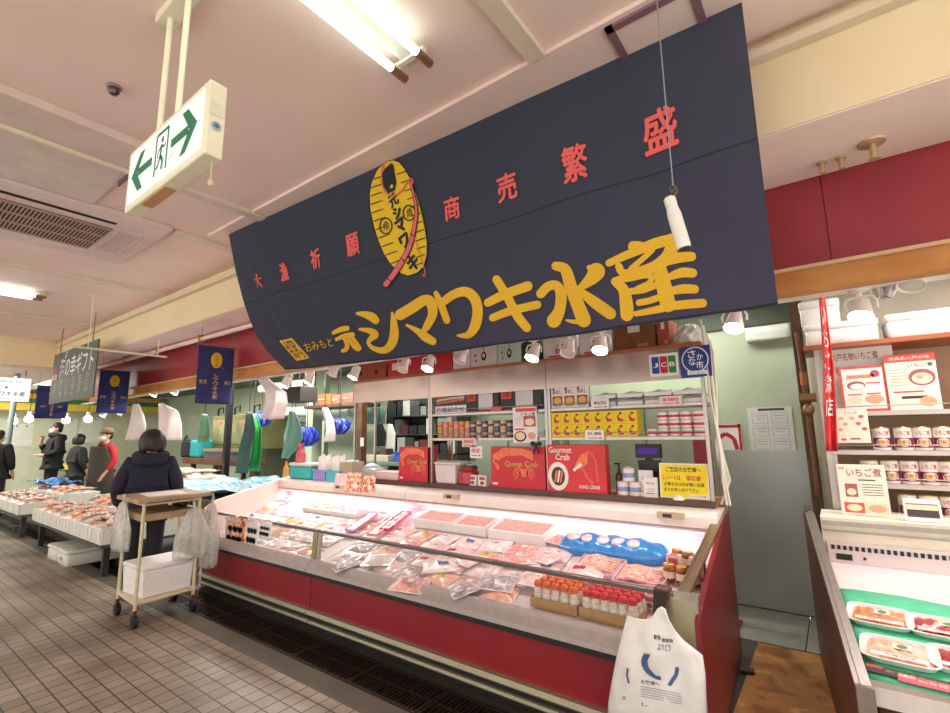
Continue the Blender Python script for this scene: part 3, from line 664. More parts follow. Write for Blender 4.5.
b = MB(); P = [(2.5, .02), (3.98, .02), (3.98, .995), (3.90, .995), (2.60, .715), (2.50, .67)]
sh = lambda y: -.592-(y-2.5)*.062
n_ = len(P); vv = [(sh(y)-.025, y, z) for y, z in P]+[(sh(y), y, z) for y, z in P]
b.add(vv, [(i, (i+1) % n_, n_+(i+1) % n_, n_+i) for i in range(n_)]+[tuple(range(n_-1, -1, -1)), tuple(range(n_, 2*n_))])
epR = b.build('end_panel', mat('dark red end panel', '#7c1a24', .35, noise=2, col2='#70161f'), caseR)
b = MB(); q = [(2.56, .70), (3.97, 1.0), (3.97, 1.02), (2.56, .722)]; b.prism(q, XR-.045, XR+.014)
q2 = [(2.56, .68), (3.97, .98), (3.97, 1.0), (2.56, .70)]; b.prism(q2, XR-.05, XR-.03); b.prism(q, XR-.036, XR-.030); b.build('end_frame', mat('bronze steel', '#a5937c', .3, .75), epR)
P = [(2.5, .02), (3.98, .02), (3.98, 1.04), (3.90, 1.04), (2.60, .86), (2.50, .80)]
epL = MB().prism(P, XL-.04, XL).build('end_panel', mat('pale pink-white panel', '#f2ddd2', .5), caseL)
for v in epL.data.vertices: v.co.x += (3.95-(v.co.y+3.2))*.36
for xx, cs in ((-2.95, caseR), (-.98, caseR), (-4.6, caseL)):
    th_ = MB().box(xx-.09, xx+.09, 3.555, 3.60, .945, .985).build('thermometer', mat('beige display', '#c8b38f', .4), cs)
    MB().box(xx-.05, xx+.01, 3.552, 3.56, .953, .977).build('display_window', mat('dark display', '#4a1f1d', .3), th_)

# ------------------------------------------------------------------ packed fish on the deck
PK = {
 'pale pink': ramp_mat('pack pale pink', [(.3, '#fbeaea'), (.45, '#f2c4c0'), (.55, '#f8dcd8'), (.7, '#e59a92')], 16),
 'salmon': ramp_mat('pack salmon', [(.3, '#f7d9cc'), (.5, '#ee9d84'), (.7, '#f9e6dc')], 12),
 'silver grey': ramp_mat('pack grey', [(.3, '#e9dfe0'), (.48, '#9c8c8e'), (.6, '#d9c5c6'), (.7, '#7d6a6e')], 14),
 'white': ramp_mat('pack white', [(.3, '#fdf6f4'), (.55, '#f4dcd8'), (.7, '#e9bdb8')], 12),
 'rosy red': ramp_mat('pack red', [(.3, '#f9e0dc'), (.5, '#e08880'), (.62, '#f3cfc8'), (.72, '#c8484a')], 18)}
FILM = mat('clear film edge', '#f2e8e8', .15, coat=.6)
def make_pack(kind, w, d, h, sticker, seed):
    r = random.Random(seed); t = thing('fish_pack', '', 'fish pack', (0, 0, 0), 'vacuum packs of fish on the counter deck')
    ph = r.random()*6
    def f(u, v):
        k = max(0, math.sin(math.pi*u)*math.sin(math.pi*v))**.45
        x = (u-.5)*w; y = (v-.5)*d
        return Vector((x+.006*math.sin(v*9+ph), y+.005*math.sin(u*8+ph), .006+h*k*(.8+.25*math.sin(u*7+ph)*math.sin(v*6+ph*2))))
    b = MB(); b.grid(f, 12, 10); b.add([(-w*.49, -d*.49, 0), (w*.49, -d*.49, 0), (w*.49, d*.49, 0), (-w*.49, d*.49, 0)], [(3, 2, 1, 0)])
    b.build('pouch', PK[kind], t)
    b = MB()                                            # crimped film border
    for (x0, x1, y0, y1) in ((-w*.53, w*.53, -d*.54, -d*.47), (-w*.53, w*.53, d*.47, d*.54), (-w*.53, -w*.47, -d*.47, d*.47), (w*.47, w*.53, -d*.47, d*.47)): b.box(x0, x1, y0, y1, .003, .007)
    b.build('film_border', FILM, t)
    sx, sy = r.uniform(-.15, .15)*w, r.uniform(-.18, .12)*d; sw, sd = w*.34, d*.26
    c = f(.5+sx/w, .5+sy/d); z = c.z+.003; b = MB()
    def g(u, v):
        q = f(.5+(sx+(u-.5)*sw)/w, .5+(sy+(v-.5)*sd)/d); q.z += .002; return q
    b.grid(g, 4, 3, 0)
    b.text('生' if seed % 2 else '鮮', (Vector((sx-sw*.25, sy, z)), X_, Y_), 0, 0, sd*.5, sd*.5, 1, .002)
    for k in range(3): b.line((Vector((sx, sy, z)), X_, Y_), [(0, sd*(.25-.22*k)), (sw*.42, sd*(.25-.22*k))], .004, 1, .003)
    b.build('price_label', [mat('label '+sticker, {'yellow': '#f2d94a', 'white': '#fbf7f2', 'red': '#d83a48', 'blue': '#7f8fd0'}[sticker], .6), INK], t)
    return t
protos = []
i = 0
for kind, st in (('pale pink', 'white'), ('salmon', 'yellow'), ('silver grey', 'white'), ('white', 'white'), ('pale pink', 'red'), ('rosy red', 'white'), ('white', 'blue')):
    p_ = make_pack(kind, .235, .17, .03, st, i); protos.append([p_, kind, st, False]); i += 1
ZONES = [(-1.72, -.6, 2.5, 2.86), (-1.14, -.6, 2.5, 3.85), (-1.95, -1.02, 3.3, 3.8), (-3.45, -1.98, 3.30, 3.85), (-5.35, -4.05, 3.40, 3.85), (-1.62, -.95, 2.84, 3.3)]
NAMES = ['front row along the glass', 'second row from the glass', 'third row from the glass', 'fourth row from the glass', 'fifth row from the glass', 'back row under canopy']
for row, y in enumerate((2.69, 2.88, 3.06, 3.24, 3.42, 3.60)):
    x = -5.40-.07*row+.06*(row % 2); cnt = 0
    while x < -.86:
        if not any(a-.09 < x < c+.09 and d < y < e for a, c, d, e in ZONES) and not abs(x-XM) < .13:
            pool = [0, 3, 4, 5, 6, 0, 1] if row > 1 else [0, 5, 2, 3, 4, 1, 0]
            j = pool[(cnt*3+row*2+int(rnd.random()*2)) % 7]
            e = protos[j]; o = e[0] if not e[3] else copy_tree(e[0]); e[3] = True
            yy = y+rnd.uniform(-.012, .012); tilt = rnd.uniform(0, .06)
            o.location = (x, yy, deckz(yy)+.004+rnd.uniform(0, .004)); o.rotation_euler = (.231+rnd.uniform(-.02, .03), rnd.uniform(-.03, .03), rnd.uniform(-.16, .16)+(math.pi if rnd.random() < .15 else 0)*0)
            o['label'] = '%s fish pack, %s label, %s from left, %s' % (e[1], e[2], ORD[cnt] if cnt < 20 else 'last', NAMES[row]); cnt += 1
        x += .255
# loose packs heaped over the front rows
heap = [(497, 583, .3, 2), (470, 560, -.4, 0), (520, 558, .5, 5), (548, 557, -.5, 0), (585, 571, .2, 4), (440, 566, .7, 6), (565, 540, -.3, 5), (462, 590, -.6, 2), (380, 560, .4, 3), (345, 565, -.5, 2), (410, 585, .3, 5), (540, 580, .15, 0)]
for k, (px, py, rz, j) in enumerate(heap):
    p = onDeck(px, py, .045); e = protos[j]; o = copy_tree(e[0])
    o.location = (p.x, p.y, deckz(p.y)+.042); o.rotation_euler = (.235, rnd.uniform(-.08, .08), rz)
    o['label'] = '%s fish pack lying crooked on top, %s from left of the heaped packs' % (e[1], ORD[sorted(range(len(heap)), key=lambda q: heap[q][0]).index(k)])
    o['group'] = 'loose packs heaped on top'

# ------------------------------------------------------------------ foam boxes, trays and the blue bag at the back
def deckthing(name, label, cat, x, y, group=None):
    t = thing(name, label, cat, (0, 0, 0), group); t.location = (x, y, deckz(y)+.004); t.rotation_euler = (.231, 0, 0); return t
def foam_box(px0, px1, py, y0, y1, h, label, fill):
    a = onDeck(px0, py); c = onDeck(px1, py); xa = onY(px0, py, y0).x; xb = onY(px1, py, y0).x; w = xb-xa; d = y1-y0
    t = deckthing('foam_box', label, 'foam box', (xa+xb)/2, (y0+y1)/2, 'foam boxes at the back of the counter')
    MB().tray(-w/2, w/2, -d/2, d/2, 0, h, .025).build('box', FOAM, t, bevel=.005)
    MB().grid(lambda u, v: Vector(((u-.5)*(w-.05), (v-.5)*(d-.05), h*.86+.008*math.sin(u*17)*math.sin(v*13))), 12, 8).build('filling', fill, t)
    return t
pinkf = ramp_mat('pink roe filling', [(.35, '#f2a9a4'), (.5, '#f6c0b8'), (.65, '#e98d88')], 40, coat=.3)
foam_box(414, 452, 531, 3.36, 3.6, .085, 'leftmost of the three foam boxes of pink fish roe under the canopy', pinkf)
foam_box(452, 486, 535, 3.36, 3.6, .08, 'middle one of the three foam boxes of pink fish roe', pinkf)
foam_box(488, 544, 540, 3.34, 3.6, .085, 'widest, right-hand foam box of pink fish roe beside the blue bag', pinkf)
foam_box(302, 330, 512, 3.36, 3.62, .05, 'foam tray of orange roe at the left end under the canopy', ramp_mat('orange roe', [(.35, '#f3e9e2'), (.5, '#f0a04a'), (.6, '#f08f2f'), (.7, '#f6e6da')], 9, coat=.5))
foam_box(331, 356, 516, 3.36, 3.6, .05, 'foam tray with blue printed film right of the orange roe', ramp_mat('blue film', [(.35, '#f4e9ec'), (.5, '#9db8e4'), (.6, '#f4e9ec'), (.7, '#7fa2dc')], 14, coat=.5))
for k, (px, py, m, nm) in enumerate(((362, 528, '#d98bc4', 'lilac'), (384, 532, '#e9a0a8', 'pink'), (396, 527, '#d2476a', 'crimson'))):
    p = onDeck(px, py); t = deckthing('long_fish_tray', 'long narrow %s tray lying slanted behind the packs' % nm, 'fish tray', p.x, p.y, 'long narrow trays'); t.rotation_euler = (.231, 0, .25)
    t.location.z += .04
    MB().tray(-.055, .055, -.2, .2, 0, .028, .006).build('tray', mat('tray '+nm, m, .3, coat=.4), t)
    MB().grid(lambda u, v: Vector(((u-.5)*.095, (v-.5)*.38, .02+.008*math.sin(v*20)*math.sin(u*3.1))), 6, 14).build('filling', PK['pale pink'], t)
p = onDeck(612, 556); BLUEBAG = mat('blue plastic bag', '#3f97de', .25, noise=18, col2='#2f80cc', bump=.5, coat=.5)
t = deckthing('blue_bag', 'bright blue plastic bag holding pale fish at the back of the counter', 'plastic bag', p.x-.02, 3.42)
def bb(u, v):
    a = math.pi*v; x = (u-.5)*.80; k = (1-abs(2*u-1)**6)**.5*.9+.1
    return Vector((x, -.13*math.cos(a)*k, .004+.10*math.sin(a)**.7*k+.008*math.sin(u*28+v*9)*math.sin(a)))
MB().grid(bb, 40, 12).build('bag', BLUEBAG, t)
for k in range(5):
    b = MB(); x = -.26+.11*k; b.ell((x, -.03, .092), (.052, .05, .022), 12, 0, Matrix.Rotation(.3*k, 3, 'Z')); b.build('fish', PK['white'], t)
# crab legs in a big clear tray in front of the blue bag
for k, (px, py) in enumerate(((598, 573), (640, 585))):
    p = onDeck(px, py); t = deckthing('crab_leg_tray', ('left' if k == 0 else 'right')+' of two trays of wrapped crab legs in front of the blue bag', 'crab tray', p.x, p.y+.03, 'trays of crab legs'); t.location.z += .01
    MB().tray(-.15, .15, -.11, .11, 0, .03, .006).build('tray', mat('pink tray', '#f4cdd4', .3, coat=.4), t)
    for j in range(6):
        b = MB(); y = -.08+.03*j; pts = [(-.12, y, .03), (-.04, y+.012, .042), (.04, y-.006, .042), (.12, y+.008, .03)]
        b.tube(pts, .013, 8, 0, [.012, .016, .013, .006]); b.build('crab_leg', ramp_mat('crab leg', [(.35, '#f9e6de'), (.5, '#f2bba6'), (.7, '#e08a78')], 20, coat=.5), t)
# cardboard trays with capped bottles at the front right
zc = .512
def carton(px0, px1, label):
    xa = onY(px0, 606, 2.63).x; xb = onY(px1, 606+(px1-px0)*.24, 2.63).x
    t = thing('cardboard_tray', label, 'cardboard tray', ((xa+xb)/2, 2.72, .515), 'cardboard trays at the front of the counter'); w = xb-xa-.004
    cx = (xa+xb)/2
    b = MB().tray(cx-w/2, cx+w/2, 2.62, 2.85, .532, .585, .006); b.build('tray', CARTON, t)
    MB().box(cx-w/2+.02, cx+w/2-.02, 2.64, 2.84, .515, .532).build('base_board', CARTON, t)
    return xa, xb
c1 = carton(531, 578, 'left cardboard tray of bottles with orange caps at the front of the counter')
c2 = carton(579, 638, 'right cardboard tray of bottles with red caps, partly behind the white bag')
def make_bottle(cap, nm):
    t = thing('seasoning_bottle', '', 'bottle', (0, 0, 0), 'capped bottles in the cardboard trays')
    MB().lathe([(.024, 0), (.027, .008), (.027, .075), (.022, .092), (.016, .10)], (0, 0, 0), 12).build('bottle', ramp_mat('bottle contents', [(.35, '#f3e2d4'), (.5, '#d9b8a2'), (.7, '#f6ede4')], 30, .15, .7), t)
    MB().lathe([(.021, .098), (.024, .102), (.024, .122), (.018, .13), (.006, .132)], (0, 0, 0), 12).build('cap', mat(nm+' cap', cap, .35), t)
    MB().lathe([(.0275, .025), (.0278, .03), (.0278, .06), (.0275, .065)], (0, 0, 0), 12).build('label_band', mat('bottle label', '#f3e7df', .5), t)
    return t
bt = {}
for nm, cap, (xa, xb), n, who in (('orange', '#e8622a', c1, 5, 'left'), ('red', '#d41f2c', c2, 6, 'right')):
    for r in range(3):
        for k in range(n):
            if nm not in bt: o = bt[nm] = make_bottle(cap, nm)
            else: o = copy_tree(bt[nm])
            o.location = (xa+.035+(xb-xa-.07)*k/(n-1), 2.664+r*.068, .540); o.rotation_euler = (0, 0, k*.5)
            o['label'] = '%s-capped bottle, %s from left, %s row of the %s cardboard tray' % (nm, ORD[k], ('front', 'middle', 'back')[r], who)
# jars near the right end
def make_jar(label):
    t = thing('pickle_jar', label, 'jar', (0, 0, 0), 'glass jars at the right end of the counter')
    MB().lathe([(.03, 0), (.035, .006), (.035, .07), (.028, .082)], (0, 0, 0), 14).build('jar', ramp_mat('amber jar', [(.35, '#5a2410'), (.55, '#9c4a1c'), (.7, '#c8782c')], 20, .12, .7), t)
    MB().lathe([(.030, .08), (.032, .083), (.032, .098), (.029, .101), (0, .102)], (0, 0, 0), 14).build('lid', mat('gold lid', '#d9b063', .3, .6), t)
    MB().lathe([(.0355, .022), (.0357, .024), (.0357, .058), (.0355, .06)], (0, 0, 0), 14).build('paper_label', mat('jar label', '#f0dfc8', .6), t)
    return t
j0 = None
for r, (y, pxs) in enumerate(((2.98, (670, 683, 695)), (3.10, (678, 689, 700)))):
    for k, px in enumerate(pxs):
        lab = '%s of three amber jars in the %s row at the right end' % (('left', 'middle', 'right')[k], ('front', 'back')[r])
        o = make_jar(lab) if j0 is None else copy_tree(j0); j0 = j0 or o; o['label'] = lab
        q = onDeck(px, (583, 567)[r]+k*3); o.location = (q.x, q.y, deckz(q.y)+.012)
def small_box(x, y, z, w, d, h, label, name='small_box', m=None, rz=0, group=None):
    t = thing(name, label, 'box', (x, y, z), group); t.rotation_euler = (0, 0, rz)
    b = MB().box(-w/2, w/2, -d/2, d/2, 0, h); fr = (Vector((0, -d/2, h/2)), X_, Z_); ft = (Vector((0, 0, h)), X_, Y_)
    b.rect(fr, 0, h*.2, w*.7, h*.3, 1); b.disc(fr, 0, -h*.22, w*.25, h*.17, 2); b.disc(ft, 0, 0, w*.3, d*.3, 1); b.rect(ft, 0, -d*.3, w*.6, d*.12, 2)
    b.build('carton', [m or PINK, mat('rose print', '#c8505e', .6), mat('brown print', '#8a4a3a', .6)], t, local=True); return t
for k, (px, y) in enumerate(((690, 3.24), (700, 3.24))): small_box(min(onY(px, 545, y).x, XR-.07)-(.1 if k == 0 else 0), y, deckz(y)+.016, .08, .06, .11, ('left', 'right')[k]+' of two pink patterned boxes behind the amber jars', group='pink boxes behind the jars')
for k, px in enumerate((650, 661, 672, 683)):
    x = onY(px, 590, 2.84).x; small_box(x, 2.84, deckz(2.84)+.012, .062, .045, .075, '%s from the left of four small pale boxes in front of the jars' % ORD[k], group='small pale boxes in front of the jars')
# ------------------------------------------------------------------ flyers clipped to the glass
FOODP = ramp_mat('food photograph print', [(.28, '#3b2530'), (.4, '#c8452e'), (.5, '#e9b27a'), (.6, '#f6e6d2'), (.72, '#2b2a33')], 22, .6, 0, 1.2, 0)
def flyer(px0, py0, px1, py1, Y, label, m1=None, tilt=0):
    x0, x1, z0, z1 = rectY(px0, py0, px1, py1, Y); cx = (x0+x1)/2; w = x1-x0; h = z1-z0
    t = thing('flyer', label, 'flyer', (cx, Y, z0))
    b = MB().grid(lambda u, v: Vector((x0+w*u, Y-.006*math.sin(u*3.1)-.012*(1-v), z0+h*v)), 6, 6)
    fr = front(cx, Y-.02, z0+h/2)
    o = b.build('sheet', m1 or FOODP, t); s = o.modifiers.new('thickness', 'SOLIDIFY'); s.thickness = .002
    b = MB().rect(fr, -w*.28, h*.42, w*.4, h*.1, 0); b.text('おすすめ', fr, -w*.25, h*.42, w*.3, h*.07, 1); 
    for k in range(3): b.disc(fr, w*(-.25+.25*k), -h*.2, w*.13, h*.11, 2); b.disc(fr, w*(-.25+.25*k), -h*.19, w*.09, h*.07, 3); b.disc(fr, w*(-.2+.25*k), h*.12, w*.11, h*.1, 2); b.disc(fr, w*(-.2+.25*k), h*.13, w*.07, h*.06, 3)
    b.build('print', [PAPER, REDINK, mat('dark bowl print', '#2c1f26', .6), mat('rosy dish print', '#d98a78', .6)], o)
    MB().box(cx-.012, cx+.012, Y-.012, Y+.025, z1-.015, z1+.012).build('clip', mat('clear clip', '#e6ded8', .3), t)
flyer(226, 517, 246, 548, 2.535, 'left food flyer hanging on the counter glass near the cart')
flyer(247, 519, 259, 549, 2.53, 'middle food flyer on the counter glass, with bowls on white', PAPER)
flyer(260, 521, 272, 539, 2.535, 'small right-hand food flyer folded over the counter glass rail', PAPER)
flyer(199, 509, 213, 528, 2.53, 'leftmost food flyer, beside the plastic bags on the cart')
# ------------------------------------------------------------------ white carrier bag on a dark clip
GY = 2.41
def bagY(x, z):
    k = 1-((x+.77)/.24)**2-((z-.33)/.33)**2
    return GY-.05*max(0, k)**.5-.007*math.sin(x*40+z*13)-.005*math.sin(z*35-x*18)
OUT = [(627, 616), (634, 619), (645, 620), (652, 617), (657, 609), (661, 607), (665, 610), (668, 620), (675, 632), (683, 641), (692, 648), (702, 656), (705, 675), (706, 700), (708, 726), (680, 728), (640, 727), (606, 724), (609, 700), (614, 675), (619, 650), (623, 632)]
pts = [onY(x, y, GY) for x, y in OUT]
t = thing('carrier_bag', 'white carrier bag with blue swoosh hanging at the right end of the counter', 'bag', (pts[5].x, GY, pts[5].z))
cx = sum(p.x for p in pts)/len(pts); cz = sum(p.z for p in pts)/len(pts); K = 10; n_ = len(pts); vv = [(cx, bagY(cx, cz), cz)]; ff = []
for k in range(1, K+1):
    for p in pts:
        x, z = cx+(p.x-cx)*k/K, cz+(p.z-cz)*k/K; vv.append((x, bagY(x, z), z))
for p in pts: vv.append((p.x, GY+.012, p.z))
ff += [(0, 1+(i+1) % n_, 1+i) for i in range(n_)]
for k in range(K): ff += [(1+k*n_+i, 1+k*n_+(i+1) % n_, 1+(k+1)*n_+(i+1) % n_, 1+(k+1)*n_+i) for i in range(n_)]
ff.append(tuple(1+K*n_+i for i in range(n_)))
BAGM = mat('white bag film', '#eceae6', .35, noise=14, col2='#e4e2de', coat=.2, bump=.25)
MB().add(vv, ff, 0, True).build('bag', BAGM, t)
def bpx(px, py, lift=.004):
    y = GY-.03
    for _ in range(6): p = onY(px, py, y); y = bagY(p.x, p.z)
    p.y = y-lift; return p
def bstroke(b, pts, w, m=0):
    P = [bpx(*q) for q in pts]
    for a, c in zip(P, P[1:]):
        d = (c-a); nn = Vector((-d.z, 0, d.x)).normalized()*w/2; b.add([a-nn, c-nn, c+nn, a+nn], [(0, 1, 2, 3)], m)
def btext(b, s, px0, py0, px1, py1, dy, m=0):
    g, ff_ = glyphs(s, .03); b.add([bpx(px0+(px1-px0)*(a+.5), py0+dy*(a+.5)+(py1-py0)*(.5-d)) for a, d in g], ff_, m)
b = MB(); btext(b, '鮮魚', 654, 634, 661, 639, 1, 0); btext(b, '御買物', 662, 636, 673, 642, 1, 0); btext(b, 'よりどり', 658, 643, 671, 650, 1, 0)
btext(b, 'お客様へ', 641, 679, 660, 683, 3, 0)
for k in range(5): bstroke(b, [(641, 686+k*2.4), (662, 690+k*2.4), (682, 694+k*2.4)], .0035, 1)
btext(b, '1.お願い', 642, 701, 664, 706, 3, 0); btext(b, '袋', 622, 695, 626, 699, 1, 1)
b.build('black_print', [mat('bag ink', '#23252b', .6), mat('bag grey ink', '#a9adb5', .6)], t)
b = MB()
for w, sh_ in ((.016, 0), (.01, 2), (.006, 4)): bstroke(b, [(646+sh_, 654), (643+sh_, 660), (644+sh_, 667), (649+sh_, 673), (656, 677-sh_*.3), (661, 678)], w)
for w, sh_ in ((.012, 0), (.007, 1.5)): bstroke(b, [(678-sh_, 667), (677-sh_, 674), (673-sh_, 680), (670-sh_, 685)], w)
bstroke(b, [(628, 668), (627, 675), (629, 683)], .008)
b.build('blue_swoosh', mat('swoosh blue', '#45608f', .6), t)
hx = onY(661, 600, 2.53)
t = thing('bag_clip', 'dark brown clip hooked over the counter rail above the white bag', 'clip', (hx.x, 2.55, .70))
MB().box(hx.x-.035, hx.x+.035, 2.535, 2.605, .735, .785).build('saddle', mat('brown clip', '#5b3a30', .4), t, bevel=.006)
MB().hexa([(hx.x-.02, 2.43, .635), (hx.x+.02, 2.43, .635), (hx.x+.02, 2.445, .63), (hx.x-.02, 2.445, .63), (hx.x-.033, 2.53, .77), (hx.x+.033, 2.53, .77), (hx.x+.033, 2.55, .77), (hx.x-.033, 2.55, .77)]).build('hook', mat('black hook', '#231b19', .4), t)
# ================================================================== THE SHOP SHELVES BEHIND THE COUNTER
SY = 3.80
SH1, SH2, SB = 1.755, 1.505, 1.045
POSTS = (-4.67, -3.43, -2.03, -.73)
def shelf_unit(x0, x1, label, shelves):
    t = thing('display_shelf', label, 'shelf', ((x0+x1)/2, 3.95, 1.0), 'steel display shelves behind the counter')
    MB().box(x0+.003, x1-.003, SY-.02, 4.16, 1.003, SB).build('base_board', mat('base board wood', '#a8704c', .5, noise=6, col2='#94603e'), t)
    MB().box(x0+.003, x1-.003, SY-.026, SY-.02, 1.003, SB+.004).build('base_edge', mat('dark edge', '#5b443c', .4, .3), t)
    for x in (x0+.003, x1-.028):
        for y in (SY, 4.12): MB().box(x, x+.025, y, y+.025, SB, 2.17).build('upright', STEEL, t)
    for z in shelves: MB().box(x0+.03, x1-.03, SY, 4.14, z-.028, z).build('shelf_board', STEEL, t, bevel=.003)
    for z in shelves: MB().tube([(x0+.03, SY-.008, z+.035), (x1-.03, SY-.008, z+.035)], .004, 6).build('guard_wire', STEEL, t)
    MB().box(x0+.003, x1-.003, SY-.012, SY-.003, 1.93, 2.17).build('top_plate', mat('satin steel plate', '#bda99d', .26, .8, noise=3), t)
    MB().box(x0+.002, x1-.002, SY-.03, 4.2, 2.17, 2.198).build('top_board', mat('red-brown top board', '#b0623c', .45, noise=6, col2='#98512f'), t)
    return t
shelf_unit(POSTS[0], POSTS[1], 'left steel shelf bay, open below its plain top plate', ())
shelf_unit(POSTS[1], POSTS[2], 'middle steel shelf bay with black boxes and rows of cans', (SH1, SH2))
shelf_unit(POSTS[2], POSTS[3], 'right steel shelf bay with yellow boxes and card signs', (SH1, SH2))
def R(px0, py0, px1, py1, Y=SY+.03): return rectY(px0, py0, px1, py1, Y)
def card(name, label, cat, px, Y, mats, draw, th=.004, group=None, z0=None, lean=0):
    """an upright sheet, sign or card with things drawn on its front"""
    x0, x1, za, zb = rectY(*px, Y); 
    if z0 is not None: zb += z0-za; za = z0
    t = thing(name, label, cat, ((x0+x1)/2, Y, za), group); w, h = x1-x0, zb-za
    o = MB().box(-w/2, w/2, 0, th, 0, h).build('sheet', mats[0], t, local=True)
    b = MB(); draw(b, (Vector((0, 0, h/2)), X_, Z_), w, h)
    if b.v: b.build('print', mats, o, local=True)
    if lean: t.rotation_euler = (-lean, 0, 0)
    return t
def pbox(name, label, cat, px, Y, depth, mats, draw, z0, group=None, rz=0, lid=None):
    """a carton standing on z0 with printing on its front"""
    x0, x1, za, zb = rectY(*px, Y); h = max(zb-za, .02); w = x1-x0
    t = thing(name, label, cat, ((x0+x1)/2, Y+depth/2, z0), group); t.rotation_euler = (0, 0, rz)
    o = MB().box(-w/2, w/2, -depth/2, depth/2, 0, h).build('carton', mats[0], t, bevel=.003, local=True)
    b = MB(); draw(b, (Vector((0, -depth/2, h/2)), X_, Z_), w, h)
    if b.v: b.build('print', mats, o, local=True)
    if lid: lid(t, w, depth, h)
    return t
ORNG = mat('crab orange', '#f0855a', .5, noise=30, col2='#e86b48'); GOLD = mat('gold print', '#d8b25a', .4); CRABR = mat('crab box red', '#d01f33', .4)
def crab(b, fr, cx, cy, r, m):
    b.disc(fr, cx, cy, r, r*.72, m, .0012)
    for s in (-1, 1):
        for k in range(4):
            a = .55-.42*k; b.line(fr, [(cx+s*r*.7*math.cos(a), cy+r*.5*math.sin(a)), (cx+s*r*1.7*math.cos(a), cy+r*(1.1*math.sin(a)+.35)), (cx+s*r*2.4*math.cos(a*.9), cy+r*(1.5*math.sin(a)-.25))], r*.2, m, .0012)
        b.line(fr, [(cx+s*r*.5, cy+r*.5), (cx+s*r*1.1, cy+r*1.2), (cx+s*r*.4, cy+r*1.5)], r*.3, m, .0014)
def draw_queen(b, fr, w, h):
    crab(b, fr, w*.12, -h*.12, h*.13, 1)
    for k in range(4): b.line(fr, [(-w*.46, h*(.12+.05*k)), (-w*.25, h*(.30+.05*k)), (w*.1, h*(.32+.04*k)), (w*.3, h*(.2+.05*k))], h*.05, 1, .001+.0002*k)
    b.line(fr, [(-w*.35, -h*.05), (-w*.42, h*.15), (-w*.2, h*.34)], h*.09, 1, .002)
    b.text('Queen Crab', fr, w*.08, h*.08, w*.6, h*.15, 2, .003, .01); b.rect(fr, -w*.42, -h*.4, w*.1, h*.05, 3)
cm = [CRABR, ORNG, GOLD, PAPER]
pbox('crab_box', 'smaller red crab gift box in the left shelf bay', 'gift box', (399, 446, 431, 481), SY+.0, .1, cm, draw_queen, SB, 'red crab gift boxes')
pbox('crab_box', 'wider red crab gift box in the middle shelf bay', 'gift box', (491, 446, 545, 488), SY+.0, .1, cm, draw_queen, SB, 'red crab gift boxes')
def draw_gourmet(b, fr, w, h):
    b.text('Gourmet', fr, -w*.26, h*.39, w*.4, h*.13, 3, .002, .05); b.text('Crab', fr, -w*.22, h*.24, w*.25, h*.13, 3, .002, .05)
    b.disc(fr, -w*.31, -h*.17, w*.18, h*.3, 3, .001, 28); b.disc(fr, -w*.31, -h*.17, w*.12, h*.2, 4, .0016)
    for k in range(3): b.line(fr, [(-w*(.37-.05*k), -h*.3), (-w*(.33-.05*k), -h*.05)], w*.03, 1 if k != 1 else 3, .002)
    b.shape(fr, [(-w*.02, h*.05), (w*.1, h*.3), (w*.22, h*.36), (w*.2, h*.1), (w*.06, h*-.02)], 1); b.line(fr, [(w*.22, h*.38), (w*.34, h*.2), (w*.36, -h*.25)], h*.05, 5); b.line(fr, [(w*.12, h*.0), (w*.2, -h*.2), (w*.28, -h*.3)], h*.06, 5); b.line(fr, [(w*.1, h*.1), (w*-.04, -h*.04)], h*.06, 3)
    b.text('KING CRAB', fr, w*.22, -h*.37, w*.34, h*.07, 3, .002, .03)
pbox('crab_box', 'red gourmet crab carton with white lettering in the right shelf bay', 'gift box', (548, 446, 605, 494), SY+.0, .1, [mat('carton red', '#d8333b', .45), ORNG, GOLD, PAPER, mat('dark dish', '#4b3a24', .6), mat('soft red', '#e2604e', .5)], draw_gourmet, SB, 'red crab gift boxes', .06)
# black boxes with window and red sticker
def draw_black(b, fr, w, h):
    b.rect(fr, -w*.34, h*.2, w*.26, h*.52, 1); b.text('お徳', fr, -w*.34, h*.2, w*.16, h*.4, 0, .002, .04); b.rect(fr, w*.1, -h*.05, w*.42, h*.72, 2)
    b.rect(fr, 0, -h*.48, w*.9, h*.06, 3)
bm = [mat('black carton', '#24201f', .45), mat('vermilion sticker', '#e2502f', .6), mat('silvery window', '#d9d0d0', .35), mat('red ribbon print', '#b2303a', .5)]
pbox('black_box', 'left black gift box with a vermilion sticker on the middle bay top shelf', 'gift box', (466, 385.5, 499, 411), SY+.03, .18, bm, draw_black, SH1, 'black gift boxes')
pbox('black_box', 'right black gift box with a vermilion sticker on the middle bay top shelf', 'gift box', (500, 382, 541, 409), SY+.03, .18, bm, draw_black, SH1, 'black gift boxes')
def draw_fishbox(b, fr, w, h):
    b.rect(fr, 0, h*.2, w, h*.6, 1)
    for k in range(3): b.line(fr, [(-w*.45, h*(.05+.14*k)), (0, h*(.12+.16*k)), (w*.45, h*(.2+.1*k))], h*.11, 2+k % 2, .001+.0003*k)
    b.text('海産詰合せ', fr, 0, -h*.3, w*.9, h*.26, 4, .002, .03)
pbox('fish_box', 'low white box with a fish picture left of the black gift boxes', 'gift box', (435, 394, 466, 413), SY+.03, .18, [PAPER, mat('dark picture', '#4a4038', .6), mat('picture red', '#d9694a', .6), mat('picture silver', '#c9c3bd', .5), mat('purple ink', '#5b3f8f', .6)], draw_fishbox, SH1)
x0, x1, z0, z1 = R(490, 404, 501, 410, SY-.0); t = thing('candy_packet', 'small red packet lying in front of the black gift boxes', 'packet', ((x0+x1)/2, SY+.02, SH1))
